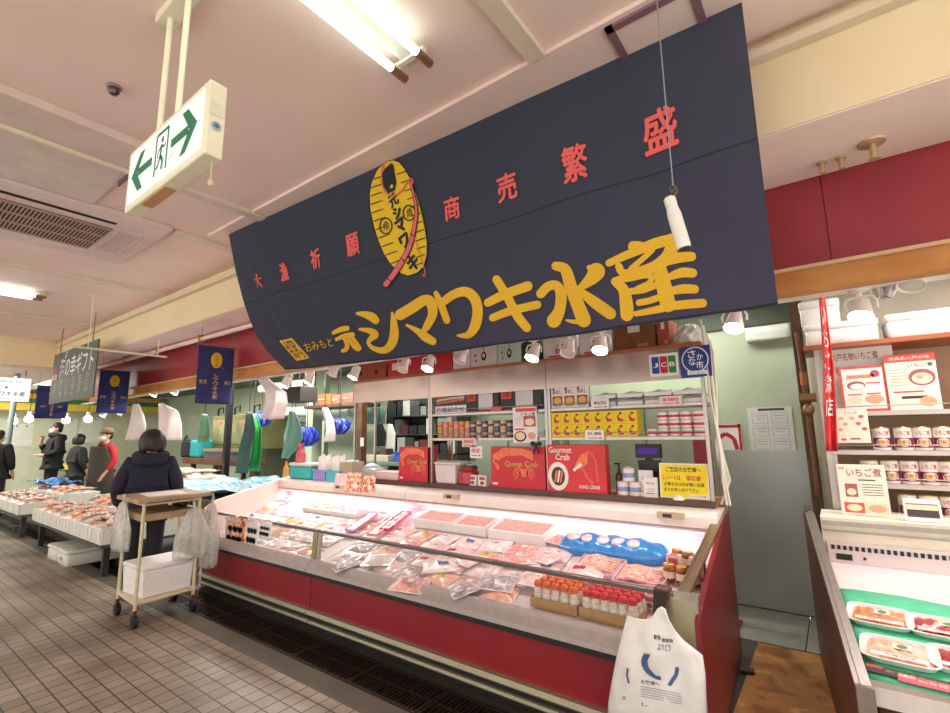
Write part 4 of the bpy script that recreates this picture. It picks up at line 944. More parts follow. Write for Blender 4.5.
MB().rbox(x0, x1, SY+.002, SY+.03, SH1, SH1+.045, .008).build('packet', mat('salmon packet', '#e2645c', .35), t)
# rows of cans in the middle bay
CANS = []
def make_can(label, r, h, m, band, top='#d9cfc0'):
    t = thing('food_can', label, 'can', (0, 0, 0))
    MB().lathe([(r*.9, 0), (r, .004), (r, h-.004), (r*.9, h)], (0, 0, 0), 14).build('can', m, t)
    b = MB().lathe([(r*1.01, h*.3), (r*1.015, h*.31), (r*1.015, h*.62), (r*1.01, h*.63)], (0, 0, 0), 14, 0)
    b.build('label_band', band, t)
    MB().lathe([(r*.93, h-.001), (r*.96, h+.003), (r*.9, h+.004), (r*.88, h-.0), (0, h)], (0, 0, 0), 14).build('lid', mat('can lid', top, .3, .8), t); return t
cx0, cx1, _, _ = R(437, 421, 512, 441); NCN = 13; dx = (cx1-cx0)/NCN; rr = dx*.47
k1 = [('yellow and pink', mat('can ochre', '#d2a94f', .4), mat('can pink', '#d8566c', .5)), ('pink and gold', mat('can rose', '#d98a8c', .4), mat('can gold', '#dcb659', .4)), ('blue and gold', mat('can indigo', '#3e4178', .4), mat('can gold', '#dcb659', .4)), ('gold and blue', mat('can pale gold', '#d9c07c', .4), mat('can blue', '#444a8c', .5))]
cp = {}
for k in range(NCN):
    for j in range(2):
        q = (k % 2) if k < 6 else 2+(k % 2)
        lab = '%s food can, %s from left, %s layer, middle shelf bay' % (k1[q][0], ORD[k], ('lower', 'upper')[j])
        if q not in cp: o = cp[q] = make_can(lab, rr, .078, k1[q][1], k1[q][2])
        else: o = copy_tree(cp[q]); o['label'] = lab
        o['group'] = 'cans on the middle bay lower shelf'; o.location = (cx0+dx*(k+.5), SY+.055, SH2+j*.083)
# red and white cans in the right bay
rw = None; rc = mat('can white', '#f0e2de', .4); rb = mat('can red', '#c8303c', .45)
ax0, ax1, _, _ = R(645, 411, 704, 430); dxx = (ax1-ax0)/5
for k in range(5):
    for j in range((1, 3, 3, 3, 3)[k]):
        lab = 'small red and white can, %s from the left, %s layer, right bay' % (ORD[k], ('lowest', 'middle', 'top')[j])
        o = make_can(lab, dxx*.46, .058, rc, rb) if rw is None else copy_tree(rw); rw = rw or o; o['label'] = lab
        o['group'] = 'red and white cans in the right bay'; o.location = (ax0+dxx*(k+.5), SY+.06, SH2+j*.0625)
# yellow boxes 2 x 8
yx0, yx1, yz0, yz1 = R(552, 411, 638, 434); dyx = (yx1-yx0)/8; yh = .105
def draw_yel(b, fr, w, h):
    b.disc(fr, w*.12, h*.28, w*.14, h*.09, 1); b.line(fr, [(w*.12, h*.25), (-w*.2, h*.02), (-w*.05, -h*.1)], h*.07, 1); b.shape(fr, [(-w*.2, -h*.15), (w*.35, -h*.12), (w*.3, -h*.36), (-w*.1, -h*.36)], 2); b.disc(fr, -w*.05, -h*.1, w*.12, h*.09, 1)
yb = None
for j in range(2):
    for k in range(8):
        lab = 'yellow carton with a red drawing, %s from the left in the %s row' % (ORD[k], ('lower', 'upper')[j])
        if yb is None:
            yb = o = thing('yellow_box', lab, 'carton', (0, 0, 0), 'yellow cartons in the right bay'); w = dyx-.002
            MB().box(-w/2, w/2, 0, .12, 0, yh-.002).build('carton', YEL, o)
            b = MB(); draw_yel(b, (Vector((0, 0, yh/2)), X_, Z_), w, yh); b.build('print', [YEL, mat('maroon print', '#8f2a2c', .6), mat('scarlet print', '#d8384a', .6)], o)
        else: o = copy_tree(yb); o['label'] = lab
        o.location = (yx0+dyx*(k+.5), SY+.012, SH2+j*yh)
# three standing food boxes with dark top
def draw_food(b, fr, w, h):
    b.rect(fr, 0, h*.42, w, h*.16, 1); b.text('釜めし', fr, 0, h*.17, w*.8, h*.2, 1, .002, .03); b.disc(fr, -w*.3, h*.3, w*.12, h*.08, 3); b.rect(fr, 0, -h*.2, w*.85, h*.4, 2); b.disc(fr, 0, -h*.2, w*.32, h*.14, 4); b.text('炊込み', fr, 0, -h*.44, w*.6, h*.07, 1, .002)
fx = R(552, 382, 589, 404); fw = (fx[1]-fx[0])/3
for k in range(3):
    lab = '%s of three white rice-mix boxes on the right bay top shelf' % ('left', 'middle', 'right')[k]
    if k == 0:
        f0 = o = thing('rice_mix_box', lab, 'box', (0, 0, 0), 'white rice-mix boxes'); w, h = fw-.004, .21
        MB().box(-w/2, w/2, 0, .05, 0, h).build('carton', PAPER, o)
        b = MB(); draw_food(b, (Vector((0, 0, h/2)), X_, Z_), w, h); b.build('print', [PAPER, mat('plum ink', '#4a2a44', .6), mat('brown dish', '#9c5a2c', .6), mat('rose print', '#c8505e', .6), mat('egg yellow', '#e9b45c', .6)], o)
    else: o = copy_tree(f0); o['label'] = lab
    o.location = (fx[0]+fw*(k+.5), SY+.015, SH1)
# stacks of clear-white bag packs
wx = R(591, 388, 704, 402); ww = (wx[1]-wx[0])/4
PKB = mat('milky plastic packs', '#e4e6df', .25, noise=22, col2='#cfd6cb', coat=.4, bump=.4)
for k in range(4):
    for j in range(2):
        lab = 'milky plastic bag pack, %s from the left in the %s layer of the top shelf' % (ORD[k], ('lower', 'upper')[j])
        if k+j == 0:
            w0 = o = thing('plastic_pack', lab, 'plastic pack', (0, 0, 0), 'milky plastic packs on the top shelf')
            b = MB().grid(lambda u, v: Vector(((u-.5)*ww*.96, .02+.25*v, .005+.052*(max(0, math.sin(math.pi*u)*math.sin(math.pi*v))**.3)+.005*math.sin(u*13+v*7))), 14, 10); b.add([(-ww*.48, .02, 0), (ww*.48, .02, 0), (ww*.48, .27, 0), (-ww*.48, .27, 0)], [(0, 1, 2, 3)]); b.build('pack', PKB, o)
            MB().box(-ww*.46, ww*.46, .012, .02, .002, .03).build('folded_edge', mat('white edge strip', '#f2ece8', .4), o)
        else: o = copy_tree(w0); o['label'] = lab
        o.location = (wx[0]+ww*(k+.5), SY+.01, SH1+j*.06)
# price cards on shelf edges
def pr(label, px, txt, m=PAPER, ink=INK, Y=SY-.016):
    return card('price_card', label, 'price card', px, Y, [m, ink, REDINK], lambda b, fr, w, h: (b.text(txt, fr, 0, h*.12, w*.7, h*.36, 1, .0015, .03), b.rect(fr, w*.3, -h*.3, w*.15, h*.12, 2), b.rect(fr, -w*.1, -h*.3, w*.5, h*.06, 1)), group='price cards on the shelf edges')
pr('price card under the milky packs, below the rice-mix boxes', (591, 399, 609, 409), '¥650'); pr('pink price card at the right of the right bay top shelf', (659, 396, 682, 405), '¥380', PINK, REDINK)
pr('white price card below the yellow cartons', (585, 430, 604, 440), '¥1,480'); pr('pink price card under the cans in the middle bay', (462, 438, 476, 447), '¥500', PINK, REDINK)
pr('white tag hanging below the pink price card in the middle bay', (470, 446, 482, 458), '限定', PAPER, REDINK); pr('small white card standing on the right black box', (527, 376, 535, 384), '新', PAPER, INK, SY+.03)
# soup poster on the middle bay
def draw_soup(b, fr, w, h):
    b.rect(fr, w*.05, h*.42, w*.85, h*.1, 1); b.text('いちご煮', fr, w*.15, h*.3, w*.6, h*.09, 2, .002, .03); b.rect(fr, w*.2, h*.1, w*.5, h*.3, 3); b.disc(fr, w*.2, h*.08, w*.19, h*.1, 4)
    b.disc(fr, -w*.2, -h*.32, w*.26, h*.15, 2); b.disc(fr, -w*.2, -h*.31, w*.2, h*.11, 4, .002); b.disc(fr, w*.28, -h*.3, w*.16, h*.1, 5); b.rect(fr, -w*.22, -h*.12, w*.4, h*.05, 1)
    for k in range(5): b.rect(fr, -w*.26, h*(.22-.055*k), w*.34, h*.015, 5)
card('soup_poster', 'white soup poster with bowls hanging at the right of the middle bay', 'poster', (513, 407, 537, 443), SY-.018, [PAPER, mat('poster red', '#e0574c', .6), mat('plum ink', '#4a2a44', .6), mat('dusky rose', '#b45a66', .6), mat('broth cream', '#f0dcb8', .6), mat('pale orange', '#e9a98a', .6)], draw_soup)
t = thing('ribbon_bow', 'black ribbon bow hanging over the wider crab gift box', 'ribbon', tuple(onY(536, 443, SY-.02)))
p = onY(536, 446, SY-.03); b = MB()
for s in (-1, 1): b.ell((p.x+s*.03, p.y, p.z+.02), (.03, .012, .022)); b.tube([(p.x, p.y, p.z), (p.x+s*.02, p.y, p.z-.04), (p.x+s*.03, p.y, p.z-.07)], .009, 6)
b.ell(p, (.015, .015, .015)); b.build('bow', mat('black satin', '#17151a', .3), t)
# tubs, jars and cups on the base boards
x0, x1, z0, z1 = R(435, 461, 456, 484); t = thing('white_tub', 'white lidded plastic tub on the base board of the middle bay', 'tub', ((x0+x1)/2, SY+.12, SB))
cxx = (x0+x1)/2; rw_ = (x1-x0)/2
MB().taper(cxx-rw_, cxx+rw_, SY+.02, SY+.22, SB, SB+.19, .012).build('tub', mat('tub white', '#ece3e2', .35), t, bevel=.012)
MB().rbox(cxx-rw_-.01, cxx+rw_+.06, SY+.01, SY+.23, SB+.192, SB+.215, .02).build('lid', mat('tub white', '#ece3e2', .35), t)
x0, x1, _, _ = R(457, 462, 473, 482); cxx = (x0+x1)/2; t = thing('red_jar', 'glossy red jar next to the white tub', 'jar', (cxx, SY+.12, SB)); r_ = (x1-x0)/2
MB().lathe([(r_*.85, 0), (r_, .015), (r_, .12), (r_*.8, .145), (r_*.8, .15)], (cxx, SY+.1, SB), 18).build('jar', mat('jar red', '#b81f22', .25, coat=.5), t)
MB().lathe([(r_*.85, .15), (r_*.88, .155), (r_*.88, .178), (0, .182)], (cxx, SY+.1, SB), 18).build('lid', mat('lid dark red', '#7c1a1c', .35), t)
for k, (a, c) in enumerate(((469, 476), (478, 486))):
    x0, x1, _, _ = R(a, 470, c, 482); o = small_box((x0+x1)/2, SY+.06, SB, x1-x0, .06, .10, ('left', 'right')[k]+' of two little white and rose cartons beside the red jar', m=PAPER, group='little cartons beside the red jar')
# white cans with blue mark
wc = None
for k, (px, j) in enumerate(((623, 0), (635, 0), (629, 1))):
    lab = ('left lower', 'right lower', 'upper')[k]+' white can with a blue mark beside the gourmet crab carton'
    if wc is None: o = make_can(lab, .047, .105, rc, mat('can blue mark', '#8f9cc4', .5)); wc = o
    else: o = copy_tree(wc); o['label'] = lab
    o['group'] = 'white cans with a blue mark'; x = onY(px, 480, SY+.07).x; o.location = (x, SY+.07, SB+j*.108)
t = thing('pump_bottle', 'small dark pump bottle behind the white cans', 'bottle', (onY(619, 470, SY+.19).x, SY+.19, SB)); q = WL[t.name]
MB().lathe([(.03, 0), (.032, .01), (.032, .14), (.014, .17), (.014, .19)], q, 14).build('bottle', mat('brown bottle', '#5a4238', .25, coat=.4), t)
MB().cyl(q+Vector((0, 0, .19)), q+Vector((0, 0, .23)), .008).box(q.x-.035, q.x+.012, q.y-.01, q.y+.01, q.z+.228, q.z+.242).build('pump', BLACK, t)
def draw_pouch(b, fr, w, h): b.text('海の味', fr, 0, h*.2, w*.6, h*.12, 1, .0015); b.disc(fr, 0, -h*.12, w*.33, h*.1, 2); b.rect(fr, 0, -h*.3, w*.6, h*.04, 1)
for k, pxs in enumerate(((638, 464, 652, 490), (643, 473, 657, 493))):
    card('paper_pouch', ('taller white pouch behind, beside the yellow notice', 'shorter white pouch in front, beside the yellow notice')[k], 'pouch', pxs, SY+.06-.04*k, [PAPER, mat('pouch ink', '#7a6a86', .6), PINK], draw_pouch, .02, 'white pouches', SB, .08)
# yellow notice
def draw_notice(b, fr, w, h):
    b.rect(fr, 0, 0, w*.95, h*.92, 1); b.text('ご来店のお客様へ', fr, 0, h*.32, w*.72, h*.14, 2, .002, .02); b.text('レシートは', fr, -w*.24, h*.08, w*.36, h*.13, 3, .002, .03); b.text('領収書', fr, w*.2, h*.08, w*.3, h*.15, 3, .002, .04)
    b.text('必要な方はお気軽に店員', fr, 0, -h*.1, w*.82, h*.11, 2, .002, .01); b.text('までお申し付け下さい', fr, -w*.06, -h*.26, w*.7, h*.11, 2, .002, .01); b.rect(fr, w*.28, -h*.42, w*.36, h*.09, 0, .0016); b.text('シマワキ水産', fr, w*.28, -h*.42, w*.3, h*.06, 2, .002)
t = card('notice_card', 'yellow handwritten-style notice card with red and black writing', 'notice', (659, 458, 708, 493), SY-.0, [PAPER, mat('notice yellow', '#f6dc1e', .6), INK, REDINK], draw_notice, .006, None, SB+.01, .08)
p = onY(678, 492, SY-.02); t = thing('card_stand', 'small white dome stand at the foot of the yellow notice', 'stand', (p.x, SY-.0, SB)); MB().lathe([(.045, 0), (.045, .008), (.03, .03), (0, .036)], (p.x, SY-.0, SB), 16).build('stand', WHITE, t)
# customer display of the till
p = onY(650, 470, 4.0); t = thing('till_display', 'black till display on a pole with a violet screen', 'till display', (p.x, 4.0, SB)); z1 = onY(650, 444, 4.0).z
MB().box(p.x-.1, p.x+.1, 3.92, 4.08, SB, SB+.03).build('base', BLACK, t); MB().hexa([(p.x-.06, 3.97, SB+.03), (p.x+.06, 3.97, SB+.03), (p.x+.06, 4.03, SB+.03), (p.x-.06, 4.03, SB+.03), (p.x-.085, 3.97, z1-.13), (p.x+.085, 3.97, z1-.13), (p.x+.085, 4.03, z1-.13), (p.x-.085, 4.03, z1-.13)]).build('body', BLACK, t)
MB().box(p.x-.1, p.x+.1, 3.97, 4.02, z1-.11, z1).build('display_head', BLACK, t); MB().box(p.x-.03, p.x+.03, 3.98, 4.0, z1-.14, z1-.1).build('neck', BLACK, t); MB().box(p.x-.08, p.x+.08, 3.965, 3.971, z1-.08, z1-.03).build('screen', emat('violet screen', '#5a3c8c', .6), t)
# card-brand and round blue emblem plates on the steel plate
def draw_jcb(b, fr, w, h):
    for k, (m, ch) in enumerate(((1, 'J'), (2, 'C'), (3, 'B'))):
        cx = (-.29+.29*k)*w; b.shape(fr, [(cx-w*.13, -h*.33), (cx-w*.09, -h*.38), (cx+w*.13, -h*.38), (cx+w*.13, h*.32), (cx+w*.09, h*.38), (cx-w*.13, h*.38)], m); b.text(ch, fr, cx, 0, w*.19, h*.2, 0, .002, .05)
card('payment_sign', 'white card-payment plate with blue, red and green stripes reading JCB', 'sign', (649.5, 353.5, 678.5, 376), SY-.022, [PAPER, mat('sign blue', '#1f3f9c', .5), mat('sign red', '#c22030', .5), mat('sign leaf green', '#27873a', .5)], draw_jcb, .006)
def draw_round(b, fr, w, h):
    b.disc(fr, 0, h*.04, w*.44, h*.42, 1, .001, 30); b.disc(fr, 0, h*.04, w*.4, h*.38, 0, .0014, 30); b.disc(fr, 0, h*.04, w*.37, h*.35, 2, .0018, 30)
    for g, x, y, s in (('さ', -.1, .22, .26), ('か', .14, .12, .2), ('な', -.08, -.02, .24), ('市', .16, -.12, .22)): b.text(g, fr, w*x, h*y, w*s, h*s, 0, .0024, .04)
    b.rect(fr, w*.04, -h*.4, w*.6, h*.1, 1, .0024)
card('round_emblem_sign', 'square blue plate with a white round emblem at the top right of the shelves', 'sign', (680, 346, 711, 377), SY-.022, [mat('plate blue', '#1d3b86', .5), mat('plate cream', '#ece0d8', .6), PAPER], lambda b, fr, w, h: (b.disc(fr, 0, h*.06, w*.44, h*.42, 1, .001, 30), b.disc(fr, 0, h*.06, w*.40, h*.38, 0, .0014, 30), [b.text(g, fr, w*x, h*y, w*s, h*s, 2, .0024, .05) for g, x, y, s in (('さ', -.1, .25, .26), ('か', .16, .14, .2), ('な', -.1, .0, .24), ('市', .14, -.12, .24))], b.rect(fr, w*.03, -h*.36, w*.62, h*.12, 2, .0024), b.text('おいしい', fr, w*.03, -h*.36, w*.5, h*.08, 0, .003)), .006)
# white cables tumbling down the right upright
t = thing('cable_bundle', 'bundle of white cables hanging down the right end of the shelves', 'cable', (-.71, 3.8, 2.1))
for k, c in enumerate(('#ded4c2', '#e6ddd0', '#cdbfa6', '#d9cdb8')):
    b = MB(); x = -.70+.014*k; yb_ = 3.79+.006*k
    b.tube([(x-.02, yb_, 2.36-.05*k), (x, yb_, 2.1), (x+.012*math.sin(k*2), yb_-.012, 1.8), (x+.02*math.cos(k), yb_, 1.55), (x+.035-.01*k, yb_-.01, 1.35), (x+.03, yb_, 1.2), (x+.05*math.sin(k+1), yb_, 1.03)], .009, 7); b.build('cable', mat('cable %d' % k, c, .5), t)
# ------------------------------------------------------------------ boxes on the top boards
TZ = 2.198
def tbox(label, px, mats, draw=lambda *a: None, depth=.26, name='carton', Y=SY+.04, cat='carton', group='cartons on the shelf tops', lid=None): return pbox(name, label, cat, px, Y, depth, mats, draw, TZ, group, 0, lid)
KRAFT = mat('dull red-brown carton', '#a8512f', .7)
def tape(b, fr, w, h): b.rect(fr, 0, h*.25, w*.3, h*.25, 1); b.rect(fr, w*.2, -h*.35, w*.25, h*.12, 2)
tbox('large brown carton with a white slip above the right bay', (614, 322, 655, 350), [mat('brown carton dark', '#8a5230', .75, noise=12, col2='#7c4829'), PAPER, CARTON], tape)
tbox('reddish carton right of the large brown one', (657, 318, 669, 346), [KRAFT, PAPER, CARTON], tape)
def draw_rp(b, fr, w, h): b.text('鮮', fr, -w*.05, -h*.15, w*.2, h*.28, 1, .002, .04); b.rect(fr, w*.1, h*.1, w*.4, h*.07, 2); b.rect(fr, 0, -h*.38, w*.7, h*.08, 1)
wp = [mat('white carton', '#efe3df', .6), mat('rose print', '#c8505e', .6), mat('grey print', '#a99a98', .6)]
tbox('white carton with a red character above the right bay, left one', (543, 336, 577, 358), wp, draw_rp); tbox('white carton with a red character above the right bay, next to the brown one', (579, 332, 612, 354), wp, draw_rp)
def draw_tag(b, fr, w, h): b.disc(fr, 0, -h*.02, w*.1, h*.2, 3); b.disc(fr, 0, -h*.0, w*.05, h*.1, 0, .002); b.line(fr, [(0, h*.2), (0, h*.45)], w*.03, 3); b.rect(fr, -w*.32, h*.05, w*.1, h*.1, 1); b.rect(fr, -w*.3, -h*.2, w*.08, h*.08, 1)
dp = [mat('pale gift carton', '#ecdcd8', .5), mat('rose print', '#c8505e', .6), mat('mint carton', '#cfe4d6', .5), INK]
tbox('pale gift carton with a dark oval tag above the middle bay', (471, 343, 497, 366), dp, draw_tag); tbox('mint gift carton with a dark oval tag above the middle bay', (498, 341, 521, 364), [dp[2]]+dp[1:], draw_tag)
tbox('plain white carton above the middle bay, behind a lamp', (453, 345, 470, 368), wp); tbox('dark carton at the right end above the middle bay', (522, 340, 540, 361), [mat('charcoal carton', '#3b3a36', .6)])
def lidr(t, w, d, h): MB().box(-w/2-.006, w/2+.006, -d/2-.006, d/2+.006, h-.05, h+.004).build('lid', mat('red lid', '#c4202c', .4), t, local=True)
tbox('bright red lidded box above the left and middle bays', (434, 350, 452, 370), [mat('red box', '#d32433', .4)], lid=lidr, name='red_box', cat='box'); tbox('long red box above the left bay', (388, 356, 432, 374), [mat('red box', '#d32433', .4), PAPER, GOLD], lambda b, fr, w, h: b.rect(fr, -w*.3, h*.1, w*.2, h*.4, 1), name='red_box', cat='box')
tbox('brown carton with round holes at the left end of the shelf tops', (355, 363, 386, 382), [KRAFT, INK], lambda b, fr, w, h: (b.disc(fr, -w*.3, -h*.1, w*.06, h*.1, 1), b.disc(fr, w*.2, -h*.1, w*.06, h*.1, 1)))
x0, x1, z0, z1 = R(672, 318, 700, 344, SY+.05); t = thing('plastic_bag', 'crumpled white plastic bag on top of the right bay', 'plastic bag', ((x0+x1)/2, SY+.15, TZ)); cxx = (x0+x1)/2
def crump(u, v):
    a = 2*math.pi*u; f = math.sin(math.pi*(.1+.9*v))**.5 if v < 1 else 0
    r = 1+.12*math.sin(a*5+v*9)+.08*math.sin(a*9-v*13); return Vector((cxx+(x1-x0)/2*math.cos(a)*r*f, SY+.15+.1*math.sin(a)*r*f, TZ+.17*v+.008*math.sin(a*7)))
MB().grid(crump, 36, 14).build('bag', mat('thin white plastic', '#eeebe6', .3, noise=25, bump=.6, trans=.25, col2='#e6e6e0'), t)
# ------------------------------------------------------------------ spotlights under the wooden beam
ENAM = mat('white lamp enamel', '#efe6e0', .35)
def make_spot(lit, label):
    t = thing('spotlight', label, 'spotlight', (0, 0, 0), 'white spotlights under the beam')
    MB().lathe([(.0, 0), (.045, 0), (.045, -.015), (.03, -.022)], (0, 0, 0), 16).cyl((0, 0, -.02), (0, 0, -.05), .012).build('mount', ENAM, t)
    b = MB()
    for s in (-1, 1): b.tube([(0, 0, -.045), (s*.055, 0, -.05), (s*.068, 0, -.08), (s*.066, 0, -.115)], .007, 6)
    b.build('yoke', ENAM, t)
    h = MB().lathe([(.0, .085), (.028, .08), (.036, .04), (.045, 0), (.058, -.055), (.060, -.06), (.056, -.06), (.05, -.05)], (0, 0, 0), 18).build('lamp_head', ENAM, t)
    g = MB().lathe([(.052, -.051), (.03, -.056), (0, -.058)], (0, 0, 0), 18).build('bulb', emat('spot bulb', '#fff0ee', 30) if lit else mat('dull bulb', '#cfc6be', .2), h)
    h.location = (0, 0, -.11); h.rotation_euler = (-.5, .12, 0)
    return t
SPT = [(286, 384, 1), (309, 380, 1), (334, 372, 0), (355, 375, 1), (404, 367, 0), (429, 366, 1), (462, 358, 0), (534, 355, 1), (569, 350, 0), (601, 347, 1), (735, 324, 1), (155, 394, 1), (176, 392, 1), (120, 413, 1), (862, 312, 1), (104, 415, 1), (912, 281, 0)]
order = sorted(range(len(SPT)), key=lambda k: SPT[k][0]); sp = {}
for r_, k in enumerate(order):
    px, py, lit = SPT[k]; p = onY(px, py, 3.26)
    lab = '%s white spotlight, %s from the left along the wooden beam' % ('lit' if lit else 'unlit', ORD[r_])
    if lit not in sp: o = sp[lit] = make_spot(lit, lab)
    else: o = copy_tree(sp[lit]); o['label'] = lab
    o.location = (p.x, 3.26, p.z+.13); o.rotation_euler = (0, 0, rnd.uniform(-.3, .3))
    if lit and p.x > -9: spot('spot', (p.x+.01, 3.2, p.z-.02), (p.x+.1, 2.9, .5), 17, (1, .82, .83), 1.7)
t = thing('lamp_track', 'long white lamp track under the orange wooden beam', 'lamp track', (-5, 3.26, 2.3))
MB().box(-13, 2.3, 3.195, 3.30, 2.285, 2.305).build('track', ENAM, t)
for k in order:
    p = onY(SPT[k][0], SPT[k][1], 3.26)
    if 2.285-(p.z+.13) > .012: MB().cyl((p.x, 3.26, p.z+.128), (p.x, 3.26, 2.286), .009).build('drop_rod', ENAM, t)
# ================================================================== RIGHT-HAND STALL
RY = 4.30
LV = [1.66, 1.395, 1.175, .955]
t = thing('market_shelf', 'steel shelves of soup packs in the right-hand stall', 'shelf', (.8, 4.5, 0))
x0, x1 = -.07, 2.3
for x in (x0, x1-.04):
    for y in (RY, 4.7): MB().box(x, x+.035, y, y+.035, 0, 2.12).build('upright', STEEL, t)
MB().box(x0+.036, x0+.06, RY+.01, RY+.03, .2, 2.12).build('inner_rail', STEEL, t)
for z in LV: MB().box(x0+.036, x1-.04, RY-.02, 4.72, z-.032, z).build('shelf_board', mat('grey-pink shelf', '#c9bcb4', .4, .4), t, bevel=.003); MB().tube([(x0+.05, RY-.03, z+.035), (x1-.05, RY-.03, z+.035)], .004, 6).build('guard_wire', STEEL, t)
MB().box(x0-.06, x1, RY-.04, 4.75, 2.12, 2.15).build('top_board', mat('red-brown top board', '#b0623c', .45, noise=6, col2='#98512f'), t)
MB().box(x0, x1, 4.74, 4.76, .2, 2.12).build('back_panel', mat('tan back board', '#c7a184', .6), t)
def foam_lidbox(px, Y, d, z, label):
    a, c, zl, zh = rectY(*px, Y); h = zh-zl; t = thing('foam_box', label, 'foam box', ((a+c)/2, Y+d/2, z), 'foam boxes on top of the right-hand shelves')
    MB().rbox(a, c, Y, Y+d, z, z+h*.7, .02).build('box', FOAM, t); MB().rbox(a-.006, c+.006, Y-.006, Y+d+.006, z+h*.7, z+h, .02).build('lid', FOAM, t); return t
foam_lidbox((806, 330, 880, 352), RY, .36, 2.152, 'long white foam box on the right-hand shelf top, at its left end'); foam_lidbox((886, 309, 985, 334), RY, .36, 2.152, 'white foam box on the right-hand shelf top, right of the long one')
a, c, zl, zh = rectY(806, 330, 880, 352, RY)
foam_lidbox((800, 303, 840, 328), RY+.05, .3, 2.152+(zh-zl)+.002, 'white foam box stacked on the long one by the red flag')
# soup packs
def make_soup(label):
    w, h = .098, .15; t = thing('soup_pack', label, 'soup pack', (0, 0, 0), 'soup packs on the right-hand shelves')
    MB().lathe([(w*.46, 0), (w*.5, .004), (w*.5, h-.006), (w*.47, h)], (0, w*.5, 0), 18).build('can', mat('pack cream', '#efe2d8', .45), t)
    fr = (Vector((0, -.001, h/2)), X_, Z_); b = MB()
    def cw(x, z, lift): 
        a = x/(w*.5); return Vector((w*.5*math.sin(a), w*.5-(w*.5+lift)*math.cos(a), z))
    def cpatch(x0, x1, z0, z1, m, lift=.0015, n=10):
        for i in range(n):
            xa, xb = x0+(x1-x0)*i/n, x0+(x1-x0)*(i+1)/n; b.add([cw(xa, z0, lift), cw(xb, z0, lift), cw(xb, z1, lift), cw(xa, z1, lift)], [(0, 1, 2, 3)], m)
    def cdisc(x, z, rx, rz, m, lift): b.add([cw(x, z, lift)]+[cw(x+rx*math.cos(2*math.pi*k/18), z+rz*math.sin(2*math.pi*k/18), lift) for k in range(18)], [(0, 1+k, 1+(k+1) % 18) for k in range(18)], m)
    cpatch(-w*.62, w*.62, h*.12, h*.55, 0); cdisc(0, h*.34, w*.38, h*.19, 1, .003); cdisc(0, h*.34, w*.27, h*.12, 2, .004); cdisc(0, h*.36, w*.09, h*.05, 3, .005)
    g, ff = glyphs('いちご煮', .04); b.add([cw(q*w*.8, h*.76+d*h*.2, .003) for q, d in g], ff, 4)
    b.build('label_print', [mat('pack maroon', '#8e2f4c', .5), mat('bowl rim', '#e9d8c8', .5), mat('broth', '#e4b780', .5), mat('urchin orange', '#d9772c', .5), REDINK], t)
    MB().lathe([(w*.49, h-.004), (w*.5, h), (w*.47, h+.004), (w*.45, h), (0, h)], (0, w*.5, 0), 18).build('lid', mat('gold can lid', '#c9b06a', .3, .7), t)
    return t
s0 = None; LVN = ('upper', 'middle', 'lower')
for r, (z, pxs) in enumerate(((LV[1], (883, 904, 924, 944, 964, 984, 1004, 1024)), (LV[2], (866, 887, 906, 925, 945, 965, 985, 1005)), (LV[3], (899, 920, 941, 962, 983, 1004)))):
    for k, px in enumerate(pxs):
        lab = 'red-lettered soup pack, %s from left on the %s right-hand shelf' % (ORD[k], LVN[r])
        o = make_soup(lab) if s0 is None else copy_tree(s0); s0 = s0 or o; o['label'] = lab
        o.location = (onY(px, 440, RY).x, RY+.005, z); o.rotation_euler = (0, 0, rnd.uniform(-.1, .1))
# posters
PM = [PAPER, mat('poster red', '#d8404e', .6), mat('poster ink', '#4a3a40', .6), mat('dusky rose', '#b45a66', .6), mat('broth cream', '#f0dcb8', .6), mat('pale orange', '#e9a98a', .6), mat('cream poster', '#f7ead8', .6)]
def d_big(b, fr, w, h): b.text('八戸名物いちご煮', fr, -w*.06, h*.36, w*.7, h*.12, 3, .0015, .02); b.text('復', fr, -w*.3, h*.14, w*.12, h*.14, 1, .0015, .04); b.rect(fr, w*.2, h*.16, w*.5, h*.05, 2)
card('poster', 'large white poster leaning behind the others on the right-hand top shelf', 'poster', (827, 342, 896, 407), RY+.10, PM, d_big, .004, None, LV[0])
def d_frame(b, fr, w, h):
    b.rect(fr, 0, 0, w, h, 1); b.rect(fr, 0, 0, w*.88, h*.9, 0, .001); b.rect(fr, -w*.05, h*.27, w*.6, h*.09, 5, .0014); b.disc(fr, w*.28, h*.32, w*.1, h*.08, 3, .0014)
    b.disc(fr, -w*.15, h*.07, w*.2, h*.1, 3, .0014); b.disc(fr, -w*.13, h*.05, w*.16, h*.07, 0, .0018); b.disc(fr, w*.2, -h*.24, w*.2, h*.1, 5, .0014); b.disc(fr, -w*.2, -h*.25, w*.16, h*.08, 4, .0014)
    for x, y in ((.22, .12), (-.2, -.13), (.2, -.12)): b.rect(fr, w*x, h*y, w*.3, h*.03, 1, .0014)
    b.text('せんべい汁', fr, -w*.05, h*.27, w*.5, h*.06, 2, .002)
card('poster', 'pink-framed recipe poster behind the red flag', 'poster', (840, 362, 887, 407), RY+.04, PM, d_frame, .004, None, LV[0]+.002)
